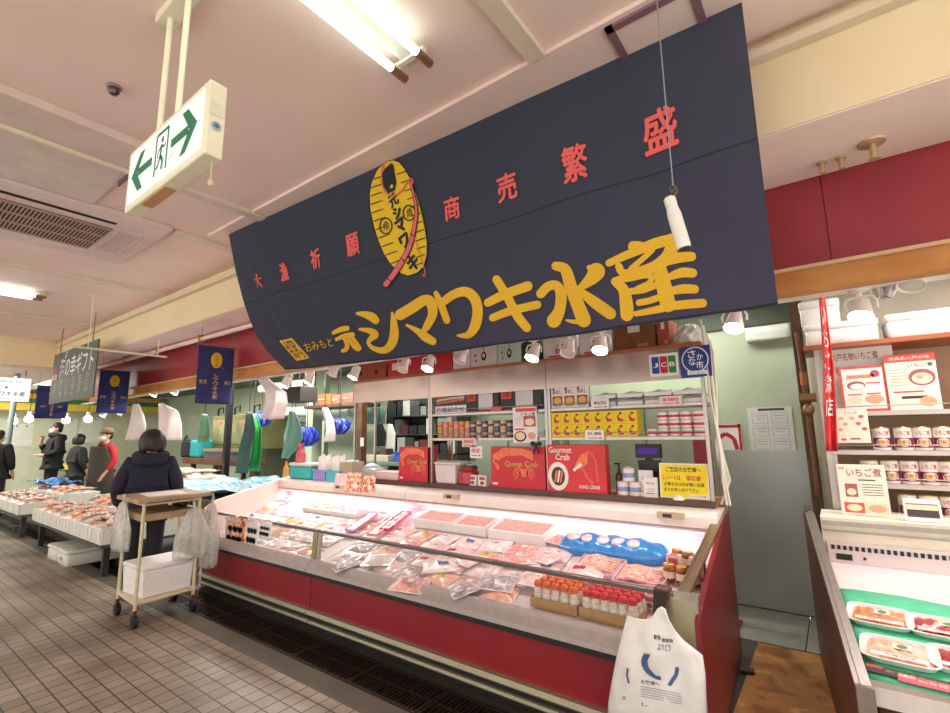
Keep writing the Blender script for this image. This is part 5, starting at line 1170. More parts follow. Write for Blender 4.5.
def d_redtop(b, fr, w, h):
    b.rect(fr, 0, 0, w*.97, h*.97, 6, .0004); b.rect(fr, 0, h*.43, w, h*.14, 1); b.text('青森県八戸の味', fr, 0, h*.43, w*.8, h*.06, 0, .0015); b.text('いちご煮', fr, w*.2, h*.29, w*.5, h*.08, 2, .0015, .02); b.disc(fr, w*.2, h*.07, w*.26, h*.15, 3, .001, 26); b.disc(fr, w*.2, h*.05, w*.2, h*.1, 4, .0014); b.disc(fr, w*.16, h*.07, w*.07, h*.04, 5, .0018)
    for k in range(6): b.rect(fr, -w*.24, h*(.22-.055*k), w*.38, h*.015, 5)
    b.rect(fr, -w*.1, -h*.18, w*.6, h*.03, 1); b.rect(fr, 0, -h*.28, w*.5, h*.05, 2); b.disc(fr, w*.25, -h*.36, w*.16, h*.09, 5)
card('poster', 'red-topped soup poster on the right-hand top shelf', 'poster', (886, 349, 938, 405), RY+.03, PM, d_redtop, .004, None, LV[0]+.002)
def d_qr(b, fr, w, h):
    b.rect(fr, 0, 0, w*.98, h*.98, 6, .0004); b.text('いちご煮', fr, w*.02, h*.36, w*.35, h*.05, 2, .0015)
    for k, (x, y) in enumerate(((-.3, .2), (.3, .25), (-.36, -.12), (.36, -.1), (-.2, .04), (.2, .05), (.02, .2))): b.disc(fr, w*x, h*y, w*.08, h*.05, 1 if k % 2 else 5)
    b.rect(fr, -w*.3, -h*.4, w*.16, h*.06, 1); b.rect(fr, w*.05, -h*.38, w*.3, h*.05, 3)
card('flyer', 'cream flyer with small red pictures hanging from the right-hand top shelf', 'flyer', (835.5, 408, 869, 443), RY-.04, PM, d_qr)
def d_ich(b, fr, w, h):
    b.rect(fr, 0, 0, w*.97, h*.97, 6, .0004)
    b.text('いちご煮', fr, w*.06, h*.34, w*.72, h*.17, 3, .0015, .05); b.rect(fr, -w*.4, h*.42, w*.12, h*.05, 5); b.rect(fr, -w*.24, -h*.02, w*.26, h*.26, 3); b.disc(fr, -w*.24, -h*.05, w*.1, h*.07, 4, .0015)
    for k in range(5): b.rect(fr, w*.2, h*(.1-.05*k), w*.42, h*.014, 2)
    b.rect(fr, w*.1, h*.19, w*.35, h*.025, 2); b.rect(fr, -w*.22, -h*.36, w*.42, h*.2, 1); b.disc(fr, -w*.22, -h*.36, w*.16, h*.07, 4, .0015); b.rect(fr, w*.24, -h*.36, w*.44, h*.2, 4); b.disc(fr, w*.24, -h*.36, w*.18, h*.07, 5, .0015)
card('poster', 'cream poster with large dark red lettering standing on the right-hand counter', 'poster', (841, 478, 890, 529), 4.06, PM, d_ich, .006, None, .99, .05)
card('photo_card', 'white card with a grey landscape picture on the right-hand counter', 'card', (908, 523, 946, 546), 3.97, PM, lambda b, fr, w, h: (b.rect(fr, 0, -h*.02, w*.86, h*.62, 3), b.rect(fr, 0, -h*.12, w*.84, h*.36, 2, .001), b.rect(fr, 0, h*.12, w*.84, h*.22, 4, .0012)), .006, None, .99, .3)
# red flag at the left end of the shelf
def hang(name, label, cat, rows, Y, m, folds=2, amp=.02, th=.004, group=None, draw=None):
    """hanging cloth: rows of (y, left x, right x) in photo pixels at depth Y"""
    R_ = [(onY(l, y, Y), onY(r, y, Y)) for y, l, r in rows]; n = len(R_)-1
    o_ = (R_[0][0]+R_[0][1])/2; t = thing(name, label, cat, tuple(o_), group)
    def f(u, v):
        k = min(int(v*n), n-1); s = v*n-k; a = R_[k][0].lerp(R_[k+1][0], s); c = R_[k][1].lerp(R_[k+1][1], s); p = a.lerp(c, u); p.y += amp*math.sin(u*math.pi*2*folds+v*2)*(.3+.7*v)-amp*.8*math.sin(math.pi*u); return p
    c = MB().grid(f, 16, 16).build('cloth', m, t); s = c.modifiers.new('thickness', 'SOLIDIFY'); s.thickness = th; s.offset = 1
    if draw: draw(t, f)
    return t
def fl(t, f):
    b = MB()
    for k, v in enumerate((.2, .34, .48, .62, .76)):
        g, ff = glyphs('いちご煮店'[k], .05); b.add([f(.5+q*.6, v-d*.11)-Vector((0, .006, 0)) for q, d in g], ff, 0)
    b.build('lettering', PAPER, t)
t = hang('shop_flag', 'narrow red and white shop flag hanging before the right-hand shelves', 'flag', [(283, 818, 823), (325, 821, 828), (365, 823, 833), (405, 823, 836), (451, 826, 838)], 4.16, mat('flag red', '#d8232f', .7, noise=9, col2='#e24a44'), 1.5, .03, draw=fl)
a = onY(819, 268, 4.16); c = onY(819, 285, 4.16); MB().cyl((a.x, 4.16, a.z+.05), (c.x, 4.16, c.z-.02), .012, n=8).build('pole', WHITE, t); MB().box(a.x-.02, a.x+.35, 4.15, 4.17, a.z-.0, a.z+.03).build('arm', WHITE, t)
# ------------------------------------------------------------------ right-hand case
t = thing('fish_case', 'steel-edged fish case of the right-hand stall', 'display case', (.9, 3.2, 0))
def dz2(y): return .53+(y-2.6)*.125
xa, xb = .02, 2.3
rx = lambda y: -.215+(3.95-y)*.115
def wedge(b, prof, xin, dx, m=0):
    n_ = len(prof); vv = [(rx(y)+xin, y, z) for y, z in prof]+[(rx(y)+dx, y, z) for y, z in prof]
    b.add(vv, [(i, (i+1) % n_, n_+(i+1) % n_, n_+i) for i in range(n_)]+[tuple(range(n_-1, -1, -1)), tuple(range(n_, 2*n_))], m)
b = MB(); wedge(b, [(2.42, .01), (2.42, .57), (3.95, .965), (4.25, .965), (4.25, .01)], .05, 0); b.build('side_panel', mat('brown side panel', '#6b4433', .45, noise=3, col2='#573427'), t)
b = MB(); wedge(b, [(2.40, .572), (3.95, .967), (3.95, 1.0), (2.40, .60)], .045, -.005); wedge(b, [(2.40, .604), (3.95, 1.004), (3.95, 1.010), (2.40, .61)], .03, .012); wedge(b, [(2.395, .2), (2.395, .605), (2.42, .605), (2.42, .2)], .05, -.005); b.build('steel_edge', STEEL, t)
b = MB(); wedge(b, [(3.96, .99), (3.98, 1.04), (4.02, 1.04), (4.02, .97)], .03, -.005); b.build('edge_cap', mat('dark cap', '#54443a', .4), t)
MB().prism([(2.45, .02), (4.24, .02), (4.24, .80), (3.92, .69), (2.55, .50), (2.55, .30), (2.45, .2)], xa+.0, xb).build('cabinet_body', mat('right case body', '#5e3026', .5), t)
b = MB(); b.hexa([(-.14, 3.92, .69), (2.3, 3.92, .69), (2.3, 3.96, .69), (-.14, 3.96, .69), (-.14, 3.90, .985), (2.3, 3.90, .985), (2.3, 4.27, .985), (-.14, 4.27, .985)]); b.build('back_ledge', mat('cream ledge', '#efe3cf', .45), t)
MB().box(-.13, 2.3, 3.885, 3.9, .94, .965).box(-.13, 2.3, 3.89, 3.905, .90, .91).build('ledge_rails', STEEL, t)
b = MB().prism([(3.30, dz2(3.30)-.01), (3.9, .70), (3.9, .715), (3.30, dz2(3.30))], -.12, xb); b.prism([(2.6, dz2(2.6)-.02), (3.30, dz2(3.30)-.02), (3.30, dz2(3.30)), (2.6, dz2(2.6))], -.03, xb); b.build('deck', CWHITE, t)
b = MB().prism([(3.895, .715), (3.91, .715), (3.91, .84), (3.895, .84)], -.12, xb)
b.build('back_strip', CWHITE, t)
b = MB()
for k in range(60): b.box(-.10+k*.03, -.083+k*.03, 3.889, 3.896, .795, .82)
b.box(-.08, .0, 3.889, 3.896, .735, .77); b.cyl((.06, 3.885, .755), (.06, 3.896, .755), .008); b.cyl((.5, 3.885, .74), (.5, 3.896, .74), .01); b.build('air_slots', mat('black slots', '#1d1a19', .6), t)
MB().prism([(2.54, .49), (2.62, .49), (2.62, .552), (2.56, .552)], -.01, xb).build('front_step', STEEL, t)
MB().prism([(2.0, .02), (2.449, .02), (2.54, .42), (2.54, .46), (2.05, .40), (2.05, .45), (2.0, .45)], .04, xb).build('lower_trough', mat('trough steel', '#6d6660', .35, .7), t)
MATG = mat('green mat', '#58c79b', .5, noise=26, col2='#48ba8c')
b = MB().grid(lambda u, v: Vector((.0-.10*v+2.2*u, 2.63+(.89+.03*math.sin(u*18))*v, dz2(2.63+(.89+.03*math.sin(u*18))*v)+.006)), 40, 6)
o = b.build('tray_mat', MATG, org=(1, 3, dz2(3))); tag(o, 'green plastic mat spread under the fish trays in the right-hand case', 'mat'); sm_ = o.modifiers.new('thickness', 'SOLIDIFY'); sm_.thickness = .003; sm_.offset = 1
b = MB()
def onD2(px, py, dz=0):
    v = ray(px, py); q = (.53+dz-.125*2.6-HC)/(v.z-.125*v.y); return Vector((v.x*q, v.y*q, HC+v.z*q))
SALM = ramp_mat('salmon strips', [(.3, '#efb088'), (.46, '#e0713c'), (.58, '#e8965f'), (.72, '#cf5a30')], 9, .25, .6, 1, .4, (1, 4, 1)); TUNA = ramp_mat('red tuna', [(.3, '#f3dede'), (.42, '#b3202f'), (.6, '#a01c2c'), (.72, '#d85a62')], 7, .25, .6); SQUID = ramp_mat('squid slices', [(.3, '#e9e4e2'), (.48, '#8f8a8a'), (.6, '#d6d0ce'), (.72, '#5f5a5c')], 8, .25, .6, 1, .4, (4, 1, 1)); SALP = ramp_mat('pale salmon', [(.3, '#f6dccb'), (.5, '#f0b79a'), (.7, '#e89a7c')], 9, .25, .6)
def fish_tray(px, py, w, d, m, label, z=None, sticker=True, rz=0):
    p = onD2(px, py) if z is None else onZ(px, py, z); zz = (dz2(p.y) if z is None else z)+.012
    p.x = max(p.x, rx(p.y-d/2)+.062+w/2)
    t = thing('fish_tray', label, 'fish tray', (0, 0, 0), 'film-wrapped fish trays in the right-hand case'); t.location = (p.x, p.y, zz); t.rotation_euler = (.124 if z is None else 0, 0, rz)
    b = MB(); N = 28
    def ring(k, z, ins):
        out = []
        for i in range(N):
            a = 2*math.pi*i/N; c, s_ = math.cos(a), math.sin(a); e = .35
            out.append((math.copysign(abs(c)**e, c)*(w/2-ins), math.copysign(abs(s_)**e, s_)*(d/2-ins), z))
        return out
    rs = [ring(0, 0, .02), ring(1, .028, .0), ring(2, .028, .008), ring(3, .012, .02)]
    vv = [q for r in rs for q in r]; b.add(vv, [(k*N+i, k*N+(i+1) % N, (k+1)*N+(i+1) % N, (k+1)*N+i) for k in range(3) for i in range(N)]+[tuple(range(3*N, 4*N)), tuple(range(N-1, -1, -1))]); b.build('tray', mat('white tray', '#f4efeb', .35), t)
    MB().grid(lambda u, v: Vector(((u-.5)*(w-.05), (v-.5)*(d-.05), .014+.02*(max(0, math.sin(math.pi*u)*math.sin(math.pi*v)))**.35+.004*math.sin(u*31+v*5))), 16, 12).build('fish', m, t)
    f3 = (Vector((0, 0, .036)), X_, Y_)
    if sticker:
        b = MB().rect(f3, w*.05, d*.05, w*.24, d*.22, 0, .002); b.disc(f3, w*.05, d*.05, w*.07, d*.08, 1, .003); b.rect(f3, w*.0, -d*.36, w*.7, d*.12, 2, .001); b.text('消費期限', f3, w*.0, -d*.36, w*.4, d*.06, 3, .003); b.build('label', [mat('pale sticker', '#e6e2cb', .6), mat('leaf green', '#5d8f4e', .6), PAPER, INK], t)
    return t
fish_tray(868, 621, .255, .22, SALM, 'tray of orange salmon strips, back left on the green mat', rz=-.05); fish_tray(887, 657, .265, .22, SALP, 'tray of pale salmon with a flower sticker, front left on the green mat', rz=-.05)
fish_tray(946, 636, .27, .21, TUNA, 'tray of red tuna, back row right of the salmon strips', rz=-.05); fish_tray(974, 672, .27, .21, TUNA, 'tray of red tuna, front row at the right edge of the photo', rz=-.05)
fish_tray(895, 702, .27, .24, SQUID, 'tray of grey squid slices on the lower front step, left one', .43, True); fish_tray(968, 716, .24, .24, SQUID, 'tray of grey squid slices on the lower front step, at the right edge', .43, True)
fish_tray(1040, 646, .27, .21, SALP, 'tray of pale salmon just past the right edge of the photo, back row', rz=-.05); fish_tray(1085, 690, .27, .21, SALM, 'tray of salmon strips just past the right edge of the photo, front row', rz=-.05)
def label_card(px, py, w, d, mats, label, name):
    p = onD2(px, py); p.x = max(p.x, rx(p.y-d/2)+.062+w/2); t = thing(name, label, 'label', (0, 0, 0)); t.location = (p.x, p.y, dz2(p.y)+.018); t.rotation_euler = (.2, 0, -.05); f3 = (Vector((0, 0, .003)), X_, Y_)
    MB().box(-w/2, w/2, -d/2, d/2, 0, .003).build('card', mats[0], t); b = MB()
    b.rect(f3, -w*.38, d*.3, w*.2, d*.35, 1); b.text('刺身盛合せ', f3, w*.05, 0, w*.6, d*.4, 2, .002, .03); b.build('print', mats, t); return t
label_card(882, 676, .26, .05, [mat('black card', '#2c2120', .4), mat('card red', '#cf2430', .5), mat('card gold', '#b98a4c', .5)], 'black label card with a red corner before the left trays', 'shelf_label'); label_card(940, 692, .24, .05, [mat('rose card', '#d6536a', .4), PAPER, mat('card gold pale', '#e8c7b4', .5)], 'rose-coloured label card before the right trays', 'shelf_label')
# ------------------------------------------------------------------ things on the green wall in the passage
def d_paper(b, fr, w, h):
    b.rect(fr, w*.05, h*.45, w*.6, h*.05, 1)
    for i in (-1, 1):
        for j in range(3):
            b.rect(fr, i*w*.22, h*(.27-.27*j), w*.36, h*.22, 2); b.rect(fr, i*w*.22, h*(.27-.27*j), w*.33, h*.20, 0, .001)
            b.rect(fr, i*w*.22, h*(.32-.27*j), w*.25, h*.02, 2, .0014); b.rect(fr, i*w*.2, h*(.26-.27*j), w*.2, h*.015, 2, .0014)
card('wall_notice', 'white paper notice with grey boxes on the green wall', 'notice', (749, 407, 794, 455), 5.05, [mat('greyish paper', '#d8d9d2', .7), mat('dark heading', '#3f4c44', .6), mat('grey rule', '#a6aca6', .6)], d_paper)
card('red_sign', 'red-edged white sign with a red curve, half hidden behind the shelf end', 'sign', (716, 424, 742, 456), 5.04, [PAPER, mat('sign red', '#c22030', .5)], lambda b, fr, w, h: (b.rect(fr, 0, h*.43, w, h*.1, 1), b.rect(fr, w*.44, 0, w*.1, h, 1), b.line(fr, [(-w*.4, h*.05), (-w*.1, h*.2), (w*.2, h*.05), (w*.3, -h*.3)], h*.12, 1)))
x0, x1, z0, z1 = rectY(745, 326, 790, 340, 4.98); t = thing('wall_light_box', 'long white box fitting high on the green wall in the passage', 'light fitting', ((x0+x1)/2, 5.02, z0))
MB().rbox(x0, x1, 4.96, 5.058, z0, z1, .015).build('housing', mat('white fitting', '#e8ebe2', .4), t); MB().box(x0+.03, x1-.03, 4.955, 4.962, z0+.01, z1-.05).build('cover', mat('fitting cover', '#dfe6dc', .3), t)
t = thing('pipe_valve', 'rusty pipe with a brass valve and tape on the dark corner post', 'pipe', (-.15, 4.48, 1.2)); b = MB().tube([(-.155, 4.49, 1.05), (-.155, 4.49, 1.9), (-.165, 4.5, 2.3)], .018, 8); b.build('pipe', mat('rusty pipe', '#7a5238', .6, noise=20, col2='#5a3a26'), t)
p = onY(806, 398, 4.46); b = MB().cyl((-.2, 4.46, p.z), (-.09, 4.46, p.z), .035).ell((-.15, 4.45, p.z-.09), (.04, .04, .05)).cyl((-.15, 4.41, p.z-.09), (-.15, 4.46, p.z-.09), .02); b.build('valve', mat('old brass', '#8a6a48', .4, .5), t); MB().cyl((-.155, 4.488, p.z+.1), (-.155, 4.488, p.z+.2), .026).build('tape', mat('brown tape', '#a5673c', .5), t)
t = thing('floor_debris', 'small dark pipe stub on the brown floor by the red end panel', 'pipe', (-.64, 3.72, 0)); MB().cyl((-.655, 3.7, .02), (-.58, 3.72, .02), .018, n=8).build('stub', BLACK, t)
# ================================================================== THE CART
t = thing('utility_cart', 'cream metal trolley with a foam box on its lower shelf', 'cart', (-5.07, 1.95, 0))
CRM = mat('chipped cream paint', '#d9cdae', .45, .1, noise=20, col2='#c9ba98'); TOPW = mat('worn board top', '#b39b78', .6, noise=8, col2='#9c8462')
C4 = {'a': (-5.31, 1.73), 'b': (-4.82, 1.70), 'c': (-4.86, 2.17), 'd': (-5.33, 2.20)}
LH = 1.0
for k, (x, y) in C4.items():
    MB().cyl((x, y, .13), (x, y, LH), .014, n=10).build('leg', CRM, t)
    b = MB().box(x-.015, x+.015, y-.012, y+.012, .06, .135); b.build('caster_fork', mat('rusty fork', '#7a3f24', .6, .4, noise=30, col2='#5c2f1c'), t)
    MB().cyl((x+.012, y-.016, .048), (x+.012, y+.016, .048), .048, n=16).cyl((x+.012, y-.02, .048), (x+.012, y+.02, .048), .02, n=10).build('caster_wheel', mat('black rubber wheel', '#191817', .5), t)
MB().hexa([(-5.36, 1.66, LH), (-4.77, 1.63, LH), (-4.80, 2.24, LH), (-5.38, 2.27, LH), (-5.36, 1.66, LH+.035), (-4.77, 1.63, LH+.035), (-4.80, 2.24, LH+.035), (-5.38, 2.27, LH+.035)]).build('top_board', TOPW, t, bevel=.004)
MB().hexa([(-5.31, 1.72, .84), (-4.82, 1.69, .84), (-4.86, 2.18, .84), (-5.33, 2.21, .84), (-5.31, 1.72, .90), (-4.82, 1.69, .90), (-4.86, 2.18, .90), (-5.33, 2.21, .90)]).build('drawer_tray', TOPW, t, bevel=.004)
b = MB()
for p, q in (('a', 'b'), ('b', 'c'), ('c', 'd'), ('d', 'a')):
    for z in (.18, .98): b.cyl((*C4[p], z), (*C4[q], z), .012, n=8)
b.build('frame_bar', CRM, t); MB().hexa([(-5.31, 1.73, .185), (-4.82, 1.70, .185), (-4.86, 2.17, .185), (-5.33, 2.20, .185), (-5.31, 1.73, .197), (-4.82, 1.70, .197), (-4.86, 2.17, .197), (-5.33, 2.20, .197)]).build('lower_shelf', CRM, t)
t = thing('foam_box', 'white foam box on the lower shelf of the cream trolley', 'foam box', (-5.07, 1.95, .198)); t.rotation_euler = (0, 0, .06)
MB().taper(-.20, .20, -.21, .21, 0, .22, .012).build('box', FOAM, t, bevel=.01, local=True); MB().rbox(-.205, .205, -.215, .215, .221, .262, .02).build('lid', FOAM, t, local=True)
t = thing('paper_sheet', 'white sheet of paper lying on top of the trolley', 'paper', (-5.05, 1.95, LH+.036)); MB().hexa([(-.2, -.15, 0), (.18, -.2, 0), (.2, .12, 0), (-.16, .16, 0), (-.2, -.15, .006), (.18, -.2, .006), (.2, .12, .006), (-.16, .16, .006)]).build('sheets', PAPER, t, local=True)
PLB = mat('grey plastic bag', '#e2e0d8', .2, noise=26, col2='#c9c8c0', bump=.4, coat=.7, alpha=.55)
def crumple(name, label, c, r, m, seed, cat='plastic bag', group=None, handle=True):
    t = thing(name, label, cat, (c[0], c[1], c[2]-r[2]), group); q = random.Random(seed); ph = [q.random()*6 for _ in range(6)]
    def f2(u, v):
        a = 2*math.pi*u; pl = .10*math.sin(9*a+ph[0])+.07*math.sin(17*a+ph[1]+3*v)+.12*math.sin(3*a+ph[2]+5*v); g = .30+.75*min(1, (1-v)*1.9)**.8 if v > .02 else .0
        if v > .97: g *= .6
        k = g*(1+pl*(.4+.6*v)); z = r[2]*(2*v-1)+(.05*r[2]*math.sin(5*a+ph[3]) if v < .5 else 0)
        return Vector(c)+Vector((r[0]*k*math.cos(a), r[1]*k*math.sin(a), z))
    def f(u, v):
        a = 2*math.pi*u; e = math.pi*v-math.pi/2; d = 1+.26*math.sin(3*a+ph[0]+4*v)+.18*math.sin(7*a+ph[1]-6*v)+.10*math.sin(13*a+11*v+ph[2]); k = math.cos(e)**.6 if math.cos(e) > 0 else 0
        return Vector(c)+Vector((r[0]*k*math.cos(a)*d, r[1]*k*math.sin(a)*d, r[2]*math.sin(e)*(1+.06*math.sin(5*a+ph[3]))))
    MB().grid(f2 if handle else f, 54, 20).build('bag', m, t)
    if handle: MB().tube([(c[0], c[1], c[2]+r[2]*.9), (c[0]+.01, c[1], c[2]+r[2]*1.15), (c[0]-.01, c[1], c[2]+r[2]*1.3)], .012, 7).build('handle', m, t)
    return t
crumple('plastic_bag', 'greyish plastic bag hanging at the left front of the trolley top', (-5.16, 1.655, .78), (.17, .04, .21), PLB, 1)
crumple('plastic_bag', 'clear crinkled plastic bag hanging on the right side of the trolley', (-4.81, 2.10, .68), (.05, .13, .22), PLB, 2)
crumple('plastic_bag', 'crinkled plastic bag hanging between the trolley and the red counter', (-4.93, 2.32, .62), (.09, .07, .30), PLB, 3)
crumple('plastic_bag', 'dark bag tucked behind the trolley tray', (-5.07, 2.10, .945), (.10, .05, .045), mat('black bag film', '#1f2024', .3, bump=.5, noise=14), 4, handle=False)
# ================================================================== PEOPLE
def skin(name, J, E, root, m, parent, sub=2):
    keys = list(J); me = bpy.data.meshes.new(name); me.from_pydata([J[k][0] for k in keys], [(keys.index(a), keys.index(b)) for a, b in E], [])
    o = bpy.data.objects.new(name, me); COL.objects.link(o); md = o.modifiers.new('skin', 'SKIN'); md.use_smooth_shade = True
    for k, key in enumerate(keys):
        r = J[key][1]; d = me.skin_vertices[0].data[k]; d.radius = (r, r) if not isinstance(r, tuple) else r; d.use_root = key == root
    ss = o.modifiers.new('sub', 'SUBSURF'); ss.levels = ss.render_levels = sub
    dg = bpy.context.evaluated_depsgraph_get(); m2 = bpy.data.meshes.new_from_object(o.evaluated_get(dg)); m2.name = name
    o.modifiers.clear(); o.data = m2; bpy.data.meshes.remove(me); m2.materials.clear(); m2.materials.append(m)
    for p in m2.polygons: p.use_smooth = True; p.material_index = 0
    o.parent = parent; WL[o.name] = Vector((0, 0, 0)); return o
SKIN = mat('skin', '#d9a58a', .5); HAIR = mat('black hair', '#1a1514', .5, noise=60, col2='#2a201d', bump=.3); MASK = mat('white mask', '#eceae8', .7); DTROU = mat('dark trousers', '#1d1d22', .8)
def person(label, loc, head, H, coat, arms='down', mask=True, hood=False, hair='short', cap=None, apron=None, trousers=None, bulk=1.0, inner=None):
    s = H/1.7; t = thing('person', label, 'person', (0, 0, 0)); B = lambda x, y, z: (x, y, z)
    J = {'pel': (B(0, 0, .95), (.14, .10)), 'wai': (B(0, 0, 1.1), (.12, .09)), 'che': (B(0, -.01, 1.29), (.15, .10)), 'nb': (B(0, -.015, 1.43), .06), 'nk': (B(0, .0, 1.485), .052),
         'h1': (B(0, .02, 1.55), (.068, .08)), 'h2': (B(0, .01, 1.615), (.078, .092)), 'h3': (B(0, 0, 1.675), (.06, .07))}
    E = [('pel', 'wai'), ('wai', 'che'), ('che', 'nb'), ('nb', 'nk'), ('nk', 'h1'), ('h1', 'h2'), ('h2', 'h3')]
    CJ = {'hem': (B(0, 0, .80), (.20*bulk, .15*bulk)), 'pel': (B(0, 0, .95), (.19*bulk, .145*bulk)), 'wai': (B(0, 0, 1.1), (.18*bulk, .14*bulk)), 'che': (B(0, -.01, 1.28), (.19*bulk, .145*bulk)), 'nb': (B(0, -.015, 1.425), (.1, .09)), 'col': (B(0, -.01, 1.47), .072)}
    CE = [('hem', 'pel'), ('pel', 'wai'), ('wai', 'che'), ('che', 'nb'), ('nb', 'col')]
    TJ = {'pel': (B(0, 0, .95), (.15, .12))}; TE = []
    for sd in (-1, 1):
        n = 'LR'[sd > 0]
        if arms == 'down': el, wr, hd = (.27, -.05, 1.12), (.25, .08, .90), (.24, .12, .82)
        elif arms == 'front': el, wr, hd = (.25, -.03, 1.12), (.12, .22, 1.06), (.05, .27, 1.06)
        else:
            el, wr, hd = ((.25, .0, 1.12), (.10, .22, 1.06), (.02, .25, 1.07)) if sd < 0 else ((.24, .08, 1.13), (.10, .20, 1.32), (.05, .20, 1.40))
        for k, p, r in (('sh', (.175, -.015, 1.385), .06), ('el', el, .043), ('wr', wr, .03), ('pa', hd, (.036, .02))): J[n+k] = (B(sd*p[0], p[1], p[2]), r)
        E += [('che', n+'sh'), (n+'sh', n+'el'), (n+'el', n+'wr'), (n+'wr', n+'pa')]
        d = (Vector(hd)-Vector(wr)).normalized(); side = d.cross(Vector((0, 0, 1))) if abs(d.z) < .8 else Vector((0, 1, 0)); side.normalize()
        for k in range(4):
            L = (.055, .065, .06, .045)[k]; q = Vector(hd)+side*(.027-.018*k)+d*.03; e = q+d*L+Vector((0, .012, -.01))
            J[n+'f%d' % k] = (B(sd*q.x, q.y, q.z), .0095); J[n+'g%d' % k] = (B(sd*e.x, e.y, e.z), .008); E += [(n+'pa', n+'f%d' % k), (n+'f%d' % k, n+'g%d' % k)]
        q = Vector(hd)+side*.045+d*.005; J[n+'t'] = (B(sd*q.x, q.y, q.z), .01); E.append((n+'pa', n+'t'))
        for k, p, r in (('hp', (.09, 0, .87), .085), ('kn', (.10, .01, .48), .058), ('an', (.10, -.02, .09), .04), ('to', (.115, .13, .035), .033)): J[n+k] = (B(sd*p[0], p[1], p[2]), r)
        E += [('pel', n+'hp'), (n+'hp', n+'kn'), (n+'kn', n+'an'), (n+'an', n+'to')]
        w3 = Vector(wr)*.88+Vector(el)*.12
        for k, p, r in (('sh', (.185, -.015, 1.375), .085*bulk), ('el', el, .072*bulk), ('wr', tuple(w3), .056)): CJ[n+k] = (B(sd*p[0], p[1], p[2]), r)
        CE += [('che', n+'sh'), (n+'sh', n+'el'), (n+'el', n+'wr')]
        for k, p, r in (('hp', (.095, 0, .85), .105), ('kn', (.10, .01, .48), .078), ('an', (.10, -.015, .13), .065)): TJ[n+k] = (B(sd*p[0], p[1], p[2]), r)
        TE += [('pel', n+'hp'), (n+'hp', n+'kn'), (n+'kn', n+'an')]
    bd = skin('body', J, E, 'pel', SKIN, t); ct = skin('coat', CJ, CE, 'pel', coat, t); skin('trousers', TJ, TE, 'pel', trousers or DTROU, t)
    b = MB()
    for sd in (-1, 1): b.ell((sd*.113, .05, .05), (.05, .135, .05), 12)
    b.build('shoes', BLACK, t)
    b = MB()
    if hair == 'bob':
        HP = [(1.50, .108), (1.525, .124), (1.57, .131), (1.62, .128), (1.665, .117), (1.71, .088), (1.738, .048), (1.748, .001)]
        def hb(u, v):
            k = min(int(v*7), 6); q_ = v*7-k; z = HP[k][0]*(1-q_)+HP[k+1][0]*q_; r_ = HP[k][1]*(1-q_)+HP[k+1][1]*q_
            a = -math.pi/2+(2*u-1)*math.radians(118+62*min(1, max(0, (z-1.63)/.04))); r_ *= 1+.025*math.sin(a*9+v*3)*(1-v)
            return Vector((r_*math.cos(a), -.012+r_*math.sin(a), z+.008*math.sin(a*6)*(1-v)))
        b.grid(hb, 48, 21)
    else: b.ell((0, -.02, 1.66), (.088, .098, .085), 16); b.ell((0, -.05, 1.60), (.083, .06, .08), 14)
    b.build('hair', HAIR, bd)
    b = MB().ell((0, .098, 1.595), (.013, .02, .02), 8)
    for sd in (-1, 1): b.ell((sd*.08, .0, 1.60), (.012, .022, .03), 8)
    b.build('face', SKIN, bd)
    b = MB()
    for sd in (-1, 1): b.ell((sd*.032, .09, 1.625), (.014, .008, .007), 8); b.ell((sd*.033, .091, 1.648), (.02, .006, .005), 8)
    b.build('eyes', INK, bd)
    if mask:
        b = MB().ell((0, .055, 1.56), (.072, .065, .055), 14)
        for sd in (-1, 1): b.tube([(sd*.065, .07, 1.585), (sd*.084, .0, 1.60)], .003, 5)
        b.build('mask', MASK, t)
    else: MB().ell((0, .088, 1.55), (.026, .008, .006), 8).build('mouth', mat('lips', '#a8604f', .5), t)
    if hood:
        MB().ell((0, -.10, 1.41), (.165, .095, .07), 16, 0, Matrix.Rotation(.35, 3, 'X')).tube([(.13*math.cos(a), -.03+.11*math.sin(a), 1.455+.02*math.sin(a)) for a in [2*math.pi*k/16 for k in range(17)]], .048, 8).build('hood', coat, ct)
    if cap:
        b = MB().lathe([(.105, .0), (.108, .025), (.10, .06), (.07, .095), (0, .105)], (0, -.01, 1.665), 18); b.ell((0, .08, 1.672), (.075, .06, .012), 12); b.build('cap', cap, t)
    if apron:
        def ap(u, v):
            a = -1.9+3.8*u; z = 1.40-.95*v; rx_, ry_ = (.285*bulk, .215*bulk); w = .55+.45*min(1, v*2.2)
            return Vector((rx_*math.sin(a*w), ry_*math.cos(a*w)+.012, z))
        o = MB().grid(ap, 16, 16).build('apron', apron, t); q = o.modifiers.new('thickness', 'SOLIDIFY'); q.thickness = .006; aq = o
        MB().tube([(-.1, .12, 1.35), (-.1, 0, 1.46), (0, -.1, 1.47), (.1, 0, 1.46), (.1, .12, 1.35)], .012, 6).build('apron_strap', apron, aq)
    if inner: MB().ell((0, .07, 1.42), (.06, .06, .07), 10).build('scarf', inner, t)
    hx, hy = head; t.location = loc; t.rotation_euler = (0, 0, math.atan2(-hx, hy)); t.scale = (s, s, s); return t
person('person in a navy hooded coat seen from behind, standing by the cream trolley', (-5.72, 2.04, 0), (-.9, .42), 1.60, mat('navy coat', '#1f2038', .85, noise=5, col2='#191a2e'), 'down', False, True, 'bob', bulk=1.08)
